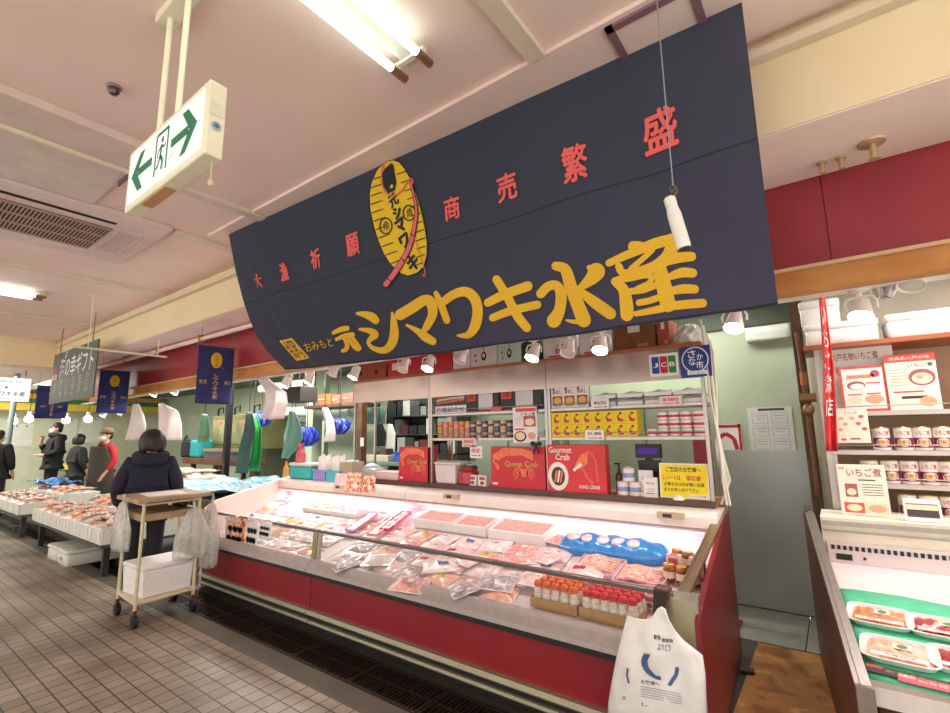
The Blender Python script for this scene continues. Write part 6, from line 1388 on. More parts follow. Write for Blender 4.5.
person('person in a cap, white mask, red jacket and brown apron behind the fish boxes', (onY(103, 470, 3.36).x, 3.36, 0), (.2, -.98), 1.70, mat('red jacket', '#b8242e', .8), 'down', True, False, 'short', mat('tan cap', '#7d6a58', .8, noise=20), mat('brown apron', '#3c3630', .7), inner=mat('brown scarf', '#5a2d26', .9))
person('person in a black hooded jacket and white mask, one hand raised, facing the stall', (onY(54, 450, 3.25).x, 3.25, 0), (.05, -1), 1.90, mat('black jacket', '#15161c', .75), 'chin', True, True, 'short', bulk=1.12)
person('person in a dark coat at the left edge of the photo', (-13.75, 2.12, 0), (-.75, .66), 1.72, mat('dark grey coat', '#17171b', .8), 'down', True, False, 'short', bulk=1.2)
person('person with dark hair partly hidden behind the one in the cap', (onY(80, 440, 3.36).x, 3.36, 0), (-.2, .98), 1.62, mat('charcoal work jacket', '#26262a', .8), 'down', True, False, 'bob')
# ================================================================== LEFT FISH STALLS
FISHM = [ramp_mat('mixed silver fish', [(.28, '#8a7a72'), (.42, '#e6d3c6'), (.55, '#b59a8c'), (.7, '#f2e6dc')], 18, .3, .4, 1.2, .6, (1, 3, 1)), ramp_mat('pink fish', [(.3, '#f0d6d0'), (.5, '#d9a79a'), (.7, '#f5e9e4')], 16, .3, .4, 1.2, .6), ramp_mat('orange fish', [(.3, '#f0d2bc'), (.5, '#e28a5a'), (.7, '#f3e0d0')], 14, .3, .4, 1.2, .6), ramp_mat('brown shellfish', [(.3, '#5d463a'), (.5, '#c9a184'), (.7, '#efe0d2')], 24, .4, .3, 1, .7)]
GFOAM = mat('greyish styrofoam', '#dfe1d6', .7, noise=40, col2='#d5d8cb')
def fish_box_proto(w, d, h, fm, seed):
    q = random.Random(seed); t = thing('fish_box', '', 'fish box', (0, 0, 0))
    MB().tray(-w/2, w/2, -d/2, d/2, 0, h, .022).build('box', GFOAM, t, bevel=.006)
    b = MB()
    for x in (-w*.36, w*.36): b.prism([(x-.028, h*.2), (x+.028, h*.2), (x+.028, h*.92), (x-.028, h*.92)], -d/2-.012, -d/2, 'y')
    b.build('moulded_ribs', FOAM, t)
    ph = q.random()*9
    o = MB().grid(lambda u, v: Vector(((u-.5)*(w-.046), (v-.5)*(d-.046), h*.93+.05*(math.sin(math.pi*u)*math.sin(math.pi*v))**.5+.01*math.sin(u*19+ph)*math.sin(v*13+ph))), 16, 14).build('ice_and_fish', fm, t); o['kind'] = 'stuff'
    for k in range(5):
        x = (q.random()-.5)*w*.55; y = (-.34+.17*k)*d*.8; a = q.uniform(-.5, .5); b = MB(); R3 = Matrix.Rotation(a, 3, 'Z')
        b.ell((x, y, h+.055), (w*.3, .035, .022), 12, 0, R3); c = Vector((x, y, h+.055))+R3 @ Vector((w*.3, 0, 0)); b.add([c+R3 @ Vector((-.02, 0, 0)), c+R3 @ Vector((.05, .03, .005)), c+R3 @ Vector((.05, -.03, .005)), c+R3 @ Vector((-.02, 0, .008))], [(0, 1, 3), (0, 3, 2), (0, 2, 1), (1, 2, 3)]); b.build('fish', fm, t)
    return t
def stall_table(x0, x1, y0, y1, z, label):
    t = thing('display_table', label, 'table', ((x0+x1)/2, (y0+y1)/2, 0))
    MB().box(x0, x1, y0, y1, z-.03, z).build('top', mat('wet dark board', '#4a453d', .5), t)
    n_ = 2
    for k in range(n_):
        for y in (y0+.1, y1-.1):
            x = x0+.15+(x1-x0-.3)*k/(n_-1); MB().box(x-.03, x+.03, y-.03, y+.03, 0, z-.03).build('leg', mat('dark table leg', '#2e2b28', .6), t)
stall_table(-9.75, -6.72, 1.98, 3.04, .36, 'low dark table of fish boxes just left of the trolley'); stall_table(-13.0, -10.5, 1.96, 3.0, .36, 'low dark table of fish boxes further down the aisle')
fb = [fish_box_proto(.42, .52, .17, m, k) for k, m in enumerate(FISHM)]; used = set(); FN = ('silvery mixed fish', 'pale pink fish', 'orange-red fish', 'brown shellfish')
def put_box(x, y, z, j, label, group, s=1):
    o = fb[j] if j not in used else copy_tree(fb[j]); used.add(j); o.location = (x, y, z); o['label'] = label; o['group'] = group; o.scale = (s, s, s)
for r, (y, z) in enumerate(((2.24, .362), (2.78, .42))):
    for k in range(7):
        j = ((0, 3, 0, 2, 0, 1, 2), (1, 0, 2, 0, 3, 2, 0))[r][k]
        put_box(-6.95-.43*k, y, z, j, 'foam box of %s, %s from right, %s row beside trolley' % (FN[j], ORD[k], ('front', 'back')[r]), 'foam fish boxes on the near stall table')
stall_table(-16.9, -14.3, 3.65, 4.3, .78, 'raised dark table of yellow trays at the far left')
for r, (y, z) in enumerate(((2.22, .362), (2.75, .46))):
    for k in range(5):
        j = ((1, 1, 3, 0, 1, 0, 1), (0, 2, 1, 0, 1, 0, 2))[r][k]
        put_box(-10.74-.43*k, y, z, j, 'foam box of %s, %s from right, %s row, far table' % (FN[j], ORD[k], ('front', 'back')[r]), 'foam fish boxes on the far stall table')
t = thing('riser_board', 'board raising the back row of boxes on the near stall table', 'board', (-8.2, 2.77, .361)); MB().box(-9.75, -6.72, 2.51, 3.04, .361, .418).build('board', GFOAM, t)
def sheet(label, x0, x1, y0, y1, z, m, seed, amp=.04, name='plastic_sheet'):
    q = random.Random(seed); ph = q.random()*9; t = thing(name, label, 'plastic sheet', ((x0+x1)/2, (y0+y1)/2, z))
    o = MB().grid(lambda u, v: Vector((x0+(x1-x0)*u+.06*math.sin(v*7+ph), y0+(y1-y0)*v+.06*math.sin(u*9+ph), z+amp*(1+math.sin(u*11+ph+v*3)*math.sin(v*9-ph))+amp*.4*math.sin(u*27+v*15))), 36, 24).build('sheet', m, t)
    s_ = o.modifiers.new('thickness', 'SOLIDIFY'); s_.thickness = .004; s_.offset = 1
sheet('blue plastic sheet over the boxes of the far stall table', -12.9, -11.7, 2.5, 2.98, .70, mat('blue sheet', '#3f8fe0', .3, noise=8, col2='#69aef0', coat=.3), 5)
t = thing('riser_board', 'board raising the back row of boxes on the far stall table', 'board', (-11.7, 2.75, .361)); MB().box(-13.0, -10.52, 2.5, 3.0, .361, .458).build('board', GFOAM, t)
for k in range(5):
    x = -14.6-.5*k; t = thing('yellow_tray', 'yellow fish tray on the raised table at the far left, %s from right' % ORD[k], 'tray', (x, 3.9, .782), 'yellow trays at the far left'); MB().tray(x-.22, x+.22, 3.68, 4.26, .782, .90, .015).build('tray', mat('yellow tray', '#e8cf4a', .45), t); o = MB().grid(lambda u, v: Vector((x-.2+.4*u, 3.70+.52*v, .87+.05*math.sin(u*3.1)*math.sin(v*3.1)+.01*math.sin(u*23+v*17))), 12, 12).build('packed_fish', ramp_mat('yellow packed fish', [(.3, '#e8d48a'), (.5, '#f4ecd0'), (.7, '#d8b84a')], 14), t); o['kind'] = 'stuff'
for k, (px, py, Y) in enumerate(((13, 421, 4.2), (29, 419, 4.4), (66, 420, 4.4), (88, 419, 4.2))):
    p = onX(px, py, -16.0+.3*k); t = thing('pendant_bulb', 'small glowing bulb hanging at the far left, %s from left' % ORD[k], 'lamp', tuple(p), 'small bulbs at the far left'); MB().ell(p, (.09, .09, .09), 12).build('bulb', emat('far bulb', '#fff2f6', 9), t); MB().cyl((p.x, p.y, p.z+.08), (p.x, p.y, p.z+.18), .045).build('socket', WHITE, t); MB().cyl((p.x, p.y, p.z+.17), (p.x, p.y, 2.78), .008, n=6).build('cord', BLACK, t)
p = onY(20, 417, 4.7); t = thing('rail_pipe', 'thin brown rail running across the far left of the stall', 'pipe', (-16, 4.7, p.z)); MB().cyl((-17.1, 4.7, p.z), (-12.5, 4.7, p.z), .025).build('pipe', BWOOD, t)
for x in (-16.5, -13): MB().cyl((x, 4.7, p.z), (x, 4.7, 2.78), .01).build('hanger', BWOOD, t)
# blue iced table behind the pale end of the counter
stall_table(-8.9, -6.2, 3.1, 4.7, .74, 'table under the pale blue ice sheet behind the counter end')
sheet('light blue and white plastic sheet over ice behind the pale counter end', -8.8, -6.25, 3.12, 4.65, .775, ramp_mat('ice blue sheet', [(.3, '#5fb4e4'), (.45, '#9fd4f0'), (.55, '#eef6f8'), (.7, '#3f9ad8')], 4, .25, .4, 1, .4, (1, 3, 1)), 9, .05)
for k, (x, y) in enumerate(((-9.6, 4.16), (-10.3, 4.16), (-11.0, 4.16), (-11.7, 4.16))):
    if k == 0: stall_table(-12.3, -9.2, 3.72, 4.6, .56, 'dark table of fish boxes deeper in the stall on the left')
    put_box(x, y, .562, (0, 1, 2, 3, 0)[k], 'foam box of %s deeper in the left stall, %s from the right' % (FN[(0, 1, 2, 3, 0)[k]], ORD[k]), 'foam boxes deeper in the left stall', 1.6)
for k, x in enumerate((-8.35, -7.9)):
    t = thing('foam_box', ('left', 'right')[k]+' of two closed pale foam boxes on the floor under the near fish table', 'foam box', (x, 2.1, 0), 'closed foam boxes on the floor'); MB().rbox(x-.2, x+.2, 1.93, 2.55, .001, .14, .04).build('box', GFOAM, t); MB().rbox(x-.21, x+.21, 1.92, 2.56, .141, .185, .04).build('lid', GFOAM, t)
    if k: b = MB().text('鮮魚', front(x+.0, 1.928, .08), 0, 0, .1, .05, 0); b.build('stamp', mat('green stamp', '#4f6f5c', .6), t)
# ================================================================== HANGING SIGNS ON THE LEFT
t = thing('hanging_sign', 'grey hanging sign with white writing and a row of beige names', 'sign', (-9.6, 2.2, 2.14)); gx0, gx1 = -10.72, -8.45
MB().box(gx0, gx1, 2.2, 2.22, 2.14, 2.985).build('board', mat('sign slate', '#5d6663', .6, noise=2, col2='#56605d'), t); fr = front((gx0+gx1)/2, 2.2, 2.56)
b = MB(); b.text('海の幸ギフト', fr, .16, .15, 1.7, .34, 0, .003, .02)
b.disc(fr, -.42, .36, .06, .06, 0, .003); b.disc(fr, -.42, .36, .04, .04, 1, .004); b.text('各種', fr, -.95, .02, .28, .1, 0, .005); b.build('white_lettering', [PAPER, mat('sign slate', '#5d6663', .6)], t)
b = MB().shape(fr, [(-1.12, -.06), (-.78, -.04), (-.78, .2), (-1.12, .12)], 0, .003); b.build('red_patch', mat('dull red patch', '#7c3a3c', .6), t)
b = MB()
for k, w in enumerate(('ほたて', '筋子塩', 'いくら', 'たらこ', '数の子', 'うに丼')):
    for i, g in enumerate(w): b.text(g, fr, -.85+.33*k, -.08-.1*i, .15, .09, 0, .003, .03)
b.build('beige_lettering', mat('beige ink', '#b9ad84', .6), t)
b = MB()
for x in (gx0+.3, gx1-.3): b.cyl((x, 2.21, 2.985), (x, 2.21, 3.42), .008, n=8)
b.build('hanger', mat('thin rod', '#8a7a68', .5), t)
a, c = onZ(68, 346, 2.93), onZ(167, 357, 2.93)
t = thing('wall_rod', 'thin cream rod jutting from the beam over the grey sign', 'rod', (a.x, 2.5, 2.95)); X = -7.6
a = onX(68, 346, X); c = onX(167, 357, X); MB().cyl((X, a.y, a.z), (X, c.y, c.z), .014, n=8).build('rod', CREAM, t); MB().cyl((X, c.y-.12, c.z), (X, c.y-.12, 2.94), .01, n=8).cyl((X, max(a.y, .5)+.2, a.z), (X, max(a.y, .5)+.2, 3.42), .006, n=6).build('rod_hanger', CREAM, t)
t = thing('shop_sign', 'white hanging shop sign with blue lettering at the left edge', 'sign', (-13.6, 2.1, 2.3)); k_ = 1.36; sy0, sy1 = 1.72, 2.47; sz0, sz1 = onX(33, 402, -13.6).z, onX(33, 379, -13.6).z
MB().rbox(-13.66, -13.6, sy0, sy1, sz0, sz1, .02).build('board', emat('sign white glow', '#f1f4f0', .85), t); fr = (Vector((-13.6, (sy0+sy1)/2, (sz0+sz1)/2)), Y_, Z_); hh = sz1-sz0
b = MB().text('シマワキ水産', fr, 0, -hh*.18, .6, hh*.2, 0, .004, .02).text('有限会社', fr, 0, hh*.34, .45, hh*.08, 2, .004).text('電話御注文承ります', fr, 0, -hh*.4, .5, hh*.06, 2, .004); b.shape(fr, [(-.03, hh*.05), (.03, hh*.05), (0, hh*.15)], 1, .004); b.build('lettering', [mat('sign blue ink', '#3a4f9c', .6), REDINK, mat('grey ink', '#6a6f70', .6)], t)
b = MB()
for y in (sy0+.1, sy1-.1): b.cyl((-13.63, y, sz1), (-13.63, y, 3.0), .012, n=8)
b.build('hanger', mat('thin rod', '#8a7a68', .5), t)
PY = onX(10, 430, -14.4).y
t = thing('sign_pole', 'grey blue pole under the white hanging shop sign', 'pole', (-14.4, PY, 0)); MB().cyl((-14.4, PY, 0), (-14.4, PY, 2.99), .05, n=12).build('pole', mat('grey blue pole', '#7d8c8c', .4), t); MB().cyl((-14.4, PY, 0), (-14.4, PY, .03), .1, n=14).build('foot', mat('grey blue pole', '#7d8c8c', .4), t)
t = thing('shop_fascia', 'yellow and green shop fascia far down the aisle', 'sign', (-16.6, 2, 2.2)); MB().box(-16.7, -16.6, -2, 6, 2.30, 2.72).build('board', mat('fascia yellow', '#e2c33c', .5), t); MB().box(-16.6, -16.59, -2, 6, 2.48, 2.60).build('green_band', mat('fascia green', '#2f7a4a', .5), t); MB().box(-16.6, -16.588, -2, 6, 2.60, 2.72).build('orange_band', mat('fascia orange', '#e59a3a', .5), t); MB().cyl((-16.65, 0, 2.72), (-16.65, 0, 3.0), .02).cyl((-16.65, 5, 2.72), (-16.65, 5, 2.78), .02).build('hanger', STEEL, t)
for k, (x0, x1) in enumerate(((10, 32), (62, 76), (82, 100))):
    px = (x0, 424, x1, 446) if k == 0 else (x0, 418, x1, 442)
    a = onX(px[0], px[1], -17.15); c = onX(px[2], px[3], -17.15)
    t = thing('wall_paper', '%s of three pale notices on the far green wall' % ('left', 'middle', 'right')[k], 'notice', (-17.19, (a.y+c.y)/2, c.z)); MB().box(-17.199, -17.19, a.y, c.y, c.z, a.z).build('sheet', mat('far paper', '#dfe3d4', .7), t); b = MB()
    for y in (a.y+.15, c.y-.15): b.cyl((-17.19, y, a.z-.05), (-17.18, y, a.z-.05), .02, n=8)
    b.build('pin', BLACK, t)
# ================================================================== BEHIND THE COUNTER
def bx(name, label, cat, px, Y, d, m, parts=None, z0=None, bevel=.006):
    a, c, zl, zh = rectY(*px, Y); zl = z0 if z0 is not None else zl; t = thing(name, label, cat, ((a+c)/2, Y+d/2, zl)); MB().box(a, c, Y, Y+d, zl, zh).build('body', m, t, bevel=bevel)
    if parts: parts(t, a, c, zl, zh)
    return t
OLV = mat('olive steel', '#8c8a5c', .35, .5, noise=3, col2='#757348')
def tankp(t, a, c, zl, zh):
    MB().box(a+.08, c-.08, 5.17, 5.178, zl+.1, zh-.1).build('front_pane', mat('tank front', '#9a9a70', .25, .4, noise=4, col2='#7d7d55'), t)
    for x in (a+.05, c-.05): MB().box(x-.04, x+.04, 5.25, 5.33, 0, zl).box(x-.04, x+.04, 5.9, 5.98, 0, zl).build('leg', DSTEEL, t)
    b = MB()
    for x in (a+.2, (a+c)/2, c-.15): b.tube([(x, 5.2, zh), (x, 5.2, zh+.15), (x+.2, 5.2, zh+.18), (x+.2, 5.2, zh+.06)], .02, 7)
    b.build('pipes', BLACK, t)
    for k, x in enumerate((a+.3, c-.5)): MB().box(x, x+.16, 5.165, 5.172, zh-.2, zh-.13).build('sticker', mat('orange sticker', '#d9652f', .6), t)
bx('fish_tank', 'large olive steel fish tank behind the blue iced table', 'tank', (212, 415, 256, 449), 5.18, .8, OLV, tankp)
def benchp(t, a, c, zl, zh):
    for x in (a+.1, (a+c)/2, c-.1): MB().box(x-.04, x+.04, 4.88, 4.96, 0, zl).build('leg', BWOOD, t)
bx('work_bench', 'dark wooden bench in front of the olive fish tank', 'bench', (182, 459, 246, 465), 4.72, .4, BWOOD, benchp)
a, c, zl, zh = rectY(182, 459, 246, 465, 4.72)
bx('fish_crate', 'blue-grey crate standing on the dark bench under the tank', 'crate', (204, 449, 240, 460), 4.76, .3, mat('blue grey crate', '#55636e', .5), lambda t, a, c, zl, zh2: MB().box(a-.02, c+.02, 4.74, 4.76, zh2-.05, zh2).build('rim', mat('crate rim', '#a8824e', .5), t), z0=zh+.002)
bx('teal_bag', 'teal bag on the dark bench beside the hanging green apron', 'bag', (189, 440, 199, 459), 4.76, .3, mat('teal cloth', '#1f9aa0', .7, noise=8), None, zh+.002, .05); bx('backpack', 'black backpack on the dark bench at its left end', 'bag', (180, 440, 188, 459), 4.76, .3, mat('black nylon', '#1c1c20', .6, noise=9), lambda t, a, c, zl, z2: MB().tube([(a+.1, 4.8, z2), ((a+c)/2, 4.79, z2+.1), (c-.1, 4.8, z2)], .02, 6).build('handle', BLACK, t), zh+.002, .05)
DG = mat('dark green apron', '#2c4a44', .6, noise=4, col2='#23403a'); BG = mat('bright green apron', '#1f8f3a', .5, noise=4, col2='#177a2e'); PG = mat('grey green apron', '#6f9484', .55, noise=4, col2='#5f8474'); MG = mat('mid green apron', '#4f7a5c', .6, noise=4)
ap_rows = lambda x, w, y0, y1: [(y0, x-w*.1, x+w*.1), (y0+(y1-y0)*.25, x-w*.3, x+w*.32), (y0+(y1-y0)*.6, x-w*.42, x+w*.45), (y1, x-w*.5, x+w*.5)]
def hook(t, x, y, Y, zt):
    p = onY(x, y, Y); MB().tube([(p.x, Y, p.z-.03), (p.x, Y, p.z+.05), (p.x, Y, zt)], .006, 6).build('hanging_cord', BLACK, t)
for nm, rows, Y, m, lab in (('apron', [(412, 247, 252), (428, 243, 256), (450, 238, 252), (473, 236, 250)], 4.35, DG, 'dark blue-green apron hanging left of the bright green one'), ('apron', [(414, 252, 256), (430, 254, 262), (452, 252, 263), (471, 249, 262)], 4.55, BG, 'bright green apron hanging beside the dark one'),
    ('apron', [(411, 290, 294), (425, 286, 301), (438, 282, 304), (450, 282, 298), (458, 284, 290)], 4.4, PG, 'grey-green apron hung in a diamond shape behind the counter'), ('apron', [(414, 203, 207), (424, 199, 210), (436, 197, 213), (442, 198, 211)], 4.55, MG, 'small green apron hanging at the left of the fish tank')):
    t = hang(nm, lab, 'apron', rows, Y, m, 1.5, .05, .01); hook(t, (rows[0][1]+rows[0][2])/2, rows[0][0], Y, 2.78)
BLU = mat('blue gloves', '#2f45b8', .45, noise=9, col2='#2436a0')
def blob(name, label, cat, px, Y, d, m, seed, zt=2.78):
    a, c, zl, zh = rectY(*px, Y); t = crumple(name, label, ((a+c)/2, Y, (zl+zh)/2), ((c-a)/2, d, (zh-zl)/2), m, seed, cat, None, False)
    if zt: MB().cyl(((a+c)/2, Y, zh-.05), ((a+c)/2, Y, zt), .006, n=6).build('hanging_cord', BLACK, t)
    return t
GL = 1
blob('glove_bundle', 'bundle of blue rubber gloves hanging behind the green aprons', 'gloves', (257, 412, 266, 426), 4.9, .12, BLU, 11); blob('glove_bundle', 'bundle of blue rubber gloves beside the diamond-shaped apron', 'gloves', (301, 427, 313, 446), 4.6, .12, BLU, 12); blob('glove_bundle', 'bundle of bright blue gloves left of the left shelf bay', 'gloves', (333, 419, 346, 434), 4.7, .12, BLU, 13)
WB = mat('white shirt bags', '#f0e6e4', .45, noise=10, col2='#e6dad8', trans=.2)
for k, (rows, lab, Y) in enumerate((([(372, 255, 262), (382, 259, 272), (392, 265, 284), (404, 266, 284), (419, 263, 279)], 'bundle of white carrier bags hanging by the large banner', 3.30), ([(404, 160, 164), (410, 157, 176), (424, 158, 178), (440, 160, 177)], 'wide bundle of white carrier bags hanging above the fish stall', 3.35), ([(404, 134, 139), (414, 132, 142), (426, 130, 143), (440, 127, 138)], 'lilac-white bundle of carrier bags hanging just above the person in navy', 3.35), ([(254, 866, 884), (268, 866, 898), (285, 868, 900), (299, 874, 892)], 'white carrier bag hanging beside the unlit lamp of the right-hand stall', 3.32))):
    t = hang('carrier_bags', lab, 'bags', rows, Y, WB, 2, .05, .03, 'bundles of white carrier bags'); hook(t, (rows[0][1]+rows[0][2])/2, rows[0][0], Y, 2.30 if k < 3 else onY(880, 250, 3.32).z+.06)
t = hang('white_cloth', 'white cloth hanging beside the bright blue gloves', 'cloth', [(408, 322, 328), (420, 324, 333), (432, 325, 334), (442, 324, 333)], 4.55, WB, 1, .04, .01); hook(t, 325, 408, 4.55, 2.78)
def shelfp(t, a, c, zl, zh): MB().box(a+.1, a+.13, 4.9, 4.93, zh, 2.78).box(c-.13, c-.1, 4.9, 4.93, zh, 2.78).build('hanger', DSTEEL, t)
bx('hanging_shelf', 'long brown hanging shelf with cartons at the back of the stall', 'shelf', (304, 404, 356, 407.5), 4.8, .5, BWOOD, shelfp); a, c, zl, zh = rectY(304, 404, 356, 407.5, 4.8)
for k, (x0, x1, y0, m) in enumerate(((318, 330, 394, mat('tan carton', '#b0703c', .7)), (332, 341, 395, mat('grey-brown carton', '#8a6a52', .7)), (342, 353, 393, mat('dull carton', '#7a5a48', .7)))): bx('carton', '%s carton on the brown hanging shelf, %s from the left' % (('tan', 'grey-brown', 'dull brown')[k], ORD[k]), 'carton', (x0, y0, x1, 404), 4.85, .35, m, lambda t, a, c, zl, z2: MB().box(a+.02, (a+c)/2, 4.843, 4.849, zl+.08, z2-.08).build('label', PAPER, t), zh+.002)
bx('dark_box', 'dark box fitting under the roof beside the hanging bags', 'box', (281, 387, 300, 402), 4.1, .3, mat('charcoal box', '#332c2a', .5), lambda t, a, c, zl, zh2: MB().box(a+.05, a+.08, 4.2, 4.23, zh2, 2.78).box(c-.08, c-.05, 4.2, 4.23, zh2, 2.78).build('hanger', DSTEEL, t))
t = thing('roll_awning', 'pale rolled sheet on a pole high behind the counter', 'roll', (-6.5, 4.6, 2.4)); p0 = onY(262, 389, 5.1); p1 = onY(306, 384, 5.1)
MB().cyl(p0, p1, .09, n=14).build('roll', mat('pale sheet', '#dfe6da', .5), t); MB().cyl(p0+Vector((.2, 0, .05)), (p0.x+.2, 5.1, 2.78), .01).cyl(p1-Vector((.2, 0, -.05)), (p1.x-.2, 5.1, 2.78), .01).build('hanger', DSTEEL, t)
t = thing('pale_duct', 'pale horizontal duct behind the left shelf bay', 'duct', (-6, 4.9, 2.0)); p0 = onY(284, 412, 5.5); p1 = onY(352, 411, 5.5); MB().cyl(p0, p1, .1, n=14).build('duct', mat('duct green white', '#cfdcd0', .45), t); MB().cyl(p0+Vector((.4, 0, .08)), (p0.x+.4, 5.5, 2.78), .012).cyl(p1-Vector((.4, 0, -.08)), (p1.x-.4, 5.5, 2.78), .012).build('hanger', DSTEEL, t)
for k, (px, w, lab, m) in enumerate(((314, .10, 'pale green pillar in the middle of the stall', LGREEN), (362, .05, 'dark brown door post seen through the left shelf bay', BWOOD), (228, .05, 'thin dark pole behind the fish tank', BLACK), (325, .05, 'thin pale pole beside the pale green pillar', LGREEN))):
    Y = (5.2, 4.7, 4.62, 5.6)[k]; x = onY(px, 430, Y).x; t = thing('pillar', lab, 'pillar', (x, Y, 0)); MB().box(x-w, x+w, Y-w, Y+w, 0, 2.78).build('shaft', m, t); MB().box(x-w-.02, x+w+.02, Y-w-.02, Y+w+.02, 0, .1).build('foot', m, t)
    if k == 1: q = onY(362, 442, Y-.06); MB().box(q.x-.03, q.x+.03, Y-w-.015, Y-w, q.z-.06, q.z+.06).build('switch', WHITE, t)
# seen through the left bay: a cluttered work table, coats and racks
def tabp(t, a, c, zl, zh):
    for x in (a+.06, c-.06):
        for y in (5.0, 5.6): MB().box(x-.03, x+.03, y, y+.06, 0, zl).build('leg', DSTEEL, t)
bx('work_table', 'grey-green work table seen through the left shelf bay', 'table', (366, 463, 470, 467), 4.95, .75, mat('grey green top', '#7f9488', .4), tabp); a, c, zl, zt_ = rectY(366, 463, 470, 467, 4.95)
bx('tool_tray', 'pale tray with odds and ends on the grey-green work table', 'tray', (366, 455, 388, 463), 5.0, .4, mat('beige tray', '#cbbfa4', .5), lambda t, a, c, zl, z2: MB().box(a+.1, c-.3, 5.05, 5.3, z2, z2+.05).box(c-.25, c-.1, 5.05, 5.2, z2, z2+.09).build('odds_and_ends', mat('dark tools', '#4a3c34', .6), t), zt_+.002)
bx('blue_box', 'small bright blue box on the work table', 'box', (394, 453, 400, 462), 5.0, .3, mat('bright blue', '#2e5fd0', .5), lambda t, a, c, zl, z2: MB().box(a-.01, c+.01, 4.99, 5.31, z2, z2+.02).build('lid', mat('bright blue', '#2e5fd0', .5), t), zt_+.002)
def rackp(t, a, c, zl, zh):
    q = random.Random(5); k = 0
    for r in range(3):
        z = zl+(zh-zl)*(.05+.32*r); MB().box(a, c, 5.78, 6.11, z-.02, z).build('rack_shelf', DSTEEL, t); x = a+.03
        while x < c-.12:
            w = q.uniform(.08, .2); h = q.uniform(.12, .26); MB().box(x, min(x+w, c-.02), 5.8, 6.03, z, z+h).build('stored_item', mat('stored %d' % (k % 6), ('#2a2a2c', '#c9cfc4', '#3c463f', '#8a8f86', '#6a3030', '#20262b')[k % 6], .5), t); x += w+.03; k += 1
t = bx('storage_rack', 'dark storage rack full of small equipment behind the left bay', 'rack', (402, 398, 470, 455), 6.12, .03, mat('dark rack back', '#3f4a44', .6), rackp)
a, c, zl, zh = rectY(402, 398, 470, 455, 6.12); MB().box(a, a+.04, 5.78, 6.12, 0, zh).box(c-.04, c, 5.78, 6.12, 0, zh).build('upright', DSTEEL, t)
for rows, m, lab, nm in (([(402, 372, 378), (410, 366, 386), (424, 365, 386)], PG, 'pale green cloth pinned up behind the left bay', 'cloth'), ([(424, 376, 382), (432, 373, 386), (446, 374, 386)], mat('black vest', '#17171a', .8), 'black vest hanging behind the left bay', 'vest'), ([(424, 388, 392), (434, 384, 396), (452, 384, 396)], mat('pale coat', '#c4c6b8', .8), 'pale coat hanging beside the black vest', 'coat'), ([(400, 388, 393), (412, 386, 395), (424, 386, 394)], mat('black apron', '#1d1f22', .7), 'black apron hanging above the pale coat', 'apron')):
    Yh = {'cloth': 5.5, 'vest': 5.3, 'coat': 5.36, 'apron': 5.6}[nm]; t = hang(nm, lab, nm, rows, Yh, m, 1.5, .03, .01); hook(t, (rows[0][1]+rows[0][2])/2, rows[0][0], Yh, 2.78)
bx('cupboard', 'green-grey cupboard behind the middle shelf bay', 'cupboard', (476, 430, 545, 500), 5.0, .4, mat('cupboard green', '#9fb09a', .5), lambda t, a, c, zl, zh: MB().box((a+c)/2-.005, (a+c)/2+.005, 4.992, 5.0, .1, zh-.05).box((a+c)/2-.06, (a+c)/2-.04, 4.98, 5.0, 1.0, 1.1).build('door_handle', DSTEEL, t), z0=0)
bx('tall_cabinet', 'pale green cabinet seen behind the yellow cartons', 'cabinet', (600, 395, 700, 500), 4.7, .3, mat('cabinet green', '#a9b79c', .5), lambda t, a, c, zl, zh: MB().box((a+c)/2-.004, (a+c)/2+.004, 4.692, 4.7, .05, zh-.03).build('door_gap', mat('gap', '#5f6a58', .6), t), z0=0)
bx('partition_screen', 'dark red upright screen behind the yellow notice', 'screen', (694, 420, 712, 500), 4.5, .05, MAROON, lambda t, a, c, zl, zh: MB().box(a-.1, c+.1, 4.45, 4.6, 0, .03).build('foot', MAROON, t), z0=0)
# on the canopy at the left: tubs, bottles and leaflets
CZ = 1.002
def tubp(t, a, c, zl, zh): MB().rbox(a-.015, c+.015, 3.655, 3.895, zh, zh+.035, .03).build('lid', mat('tub lid', '#d9d6cc', .4), t)
bx('teal_tub', 'teal tub with a pale lid on the counter top, at its left end', 'tub', (289, 466, 311, 478), 3.67, .21, mat('teal plastic', '#1fb0ac', .35), tubp, CZ, .02)
a, c, zl, zh = rectY(289, 466, 311, 478, 3.67)
p = onY(300, 460, 3.75); t = thing('spray_bottle', 'pink and orange spray bottle standing on the teal tub', 'bottle', (p.x, 3.76, zh+.037)); q = Vector(WL[t.name]); q.z = CZ+(zh-zl)+.037; q.z = zh+.037
MB().lathe([(.06, 0), (.065, .01), (.06, .12), (.03, .17), (.025, .2)], q, 14).build('bottle', mat('coral bottle', '#d9604e', .3, noise=8, col2='#c8486a'), t); MB().box(q.x-.05, q.x+.03, q.y-.015, q.y+.015, q.z+.2, q.z+.24).build('trigger', mat('coral bottle', '#d9604e', .3), t)
p = onY(286, 470, 3.72); t = thing('sauce_bottle', 'small amber bottle left of the teal tub', 'bottle', (p.x, 3.72, CZ)); q = WL[t.name]; MB().lathe([(.035, 0), (.04, .01), (.038, .12), (.016, .16), (.014, .19)], q, 14).build('bottle', mat('amber bottle', '#e0a048', .25, coat=.4), t); MB().cyl(q+Vector((0, 0, .19)), q+Vector((0, 0, .215)), .018).build('cap', mat('orange cap', '#e8622a', .35), t)
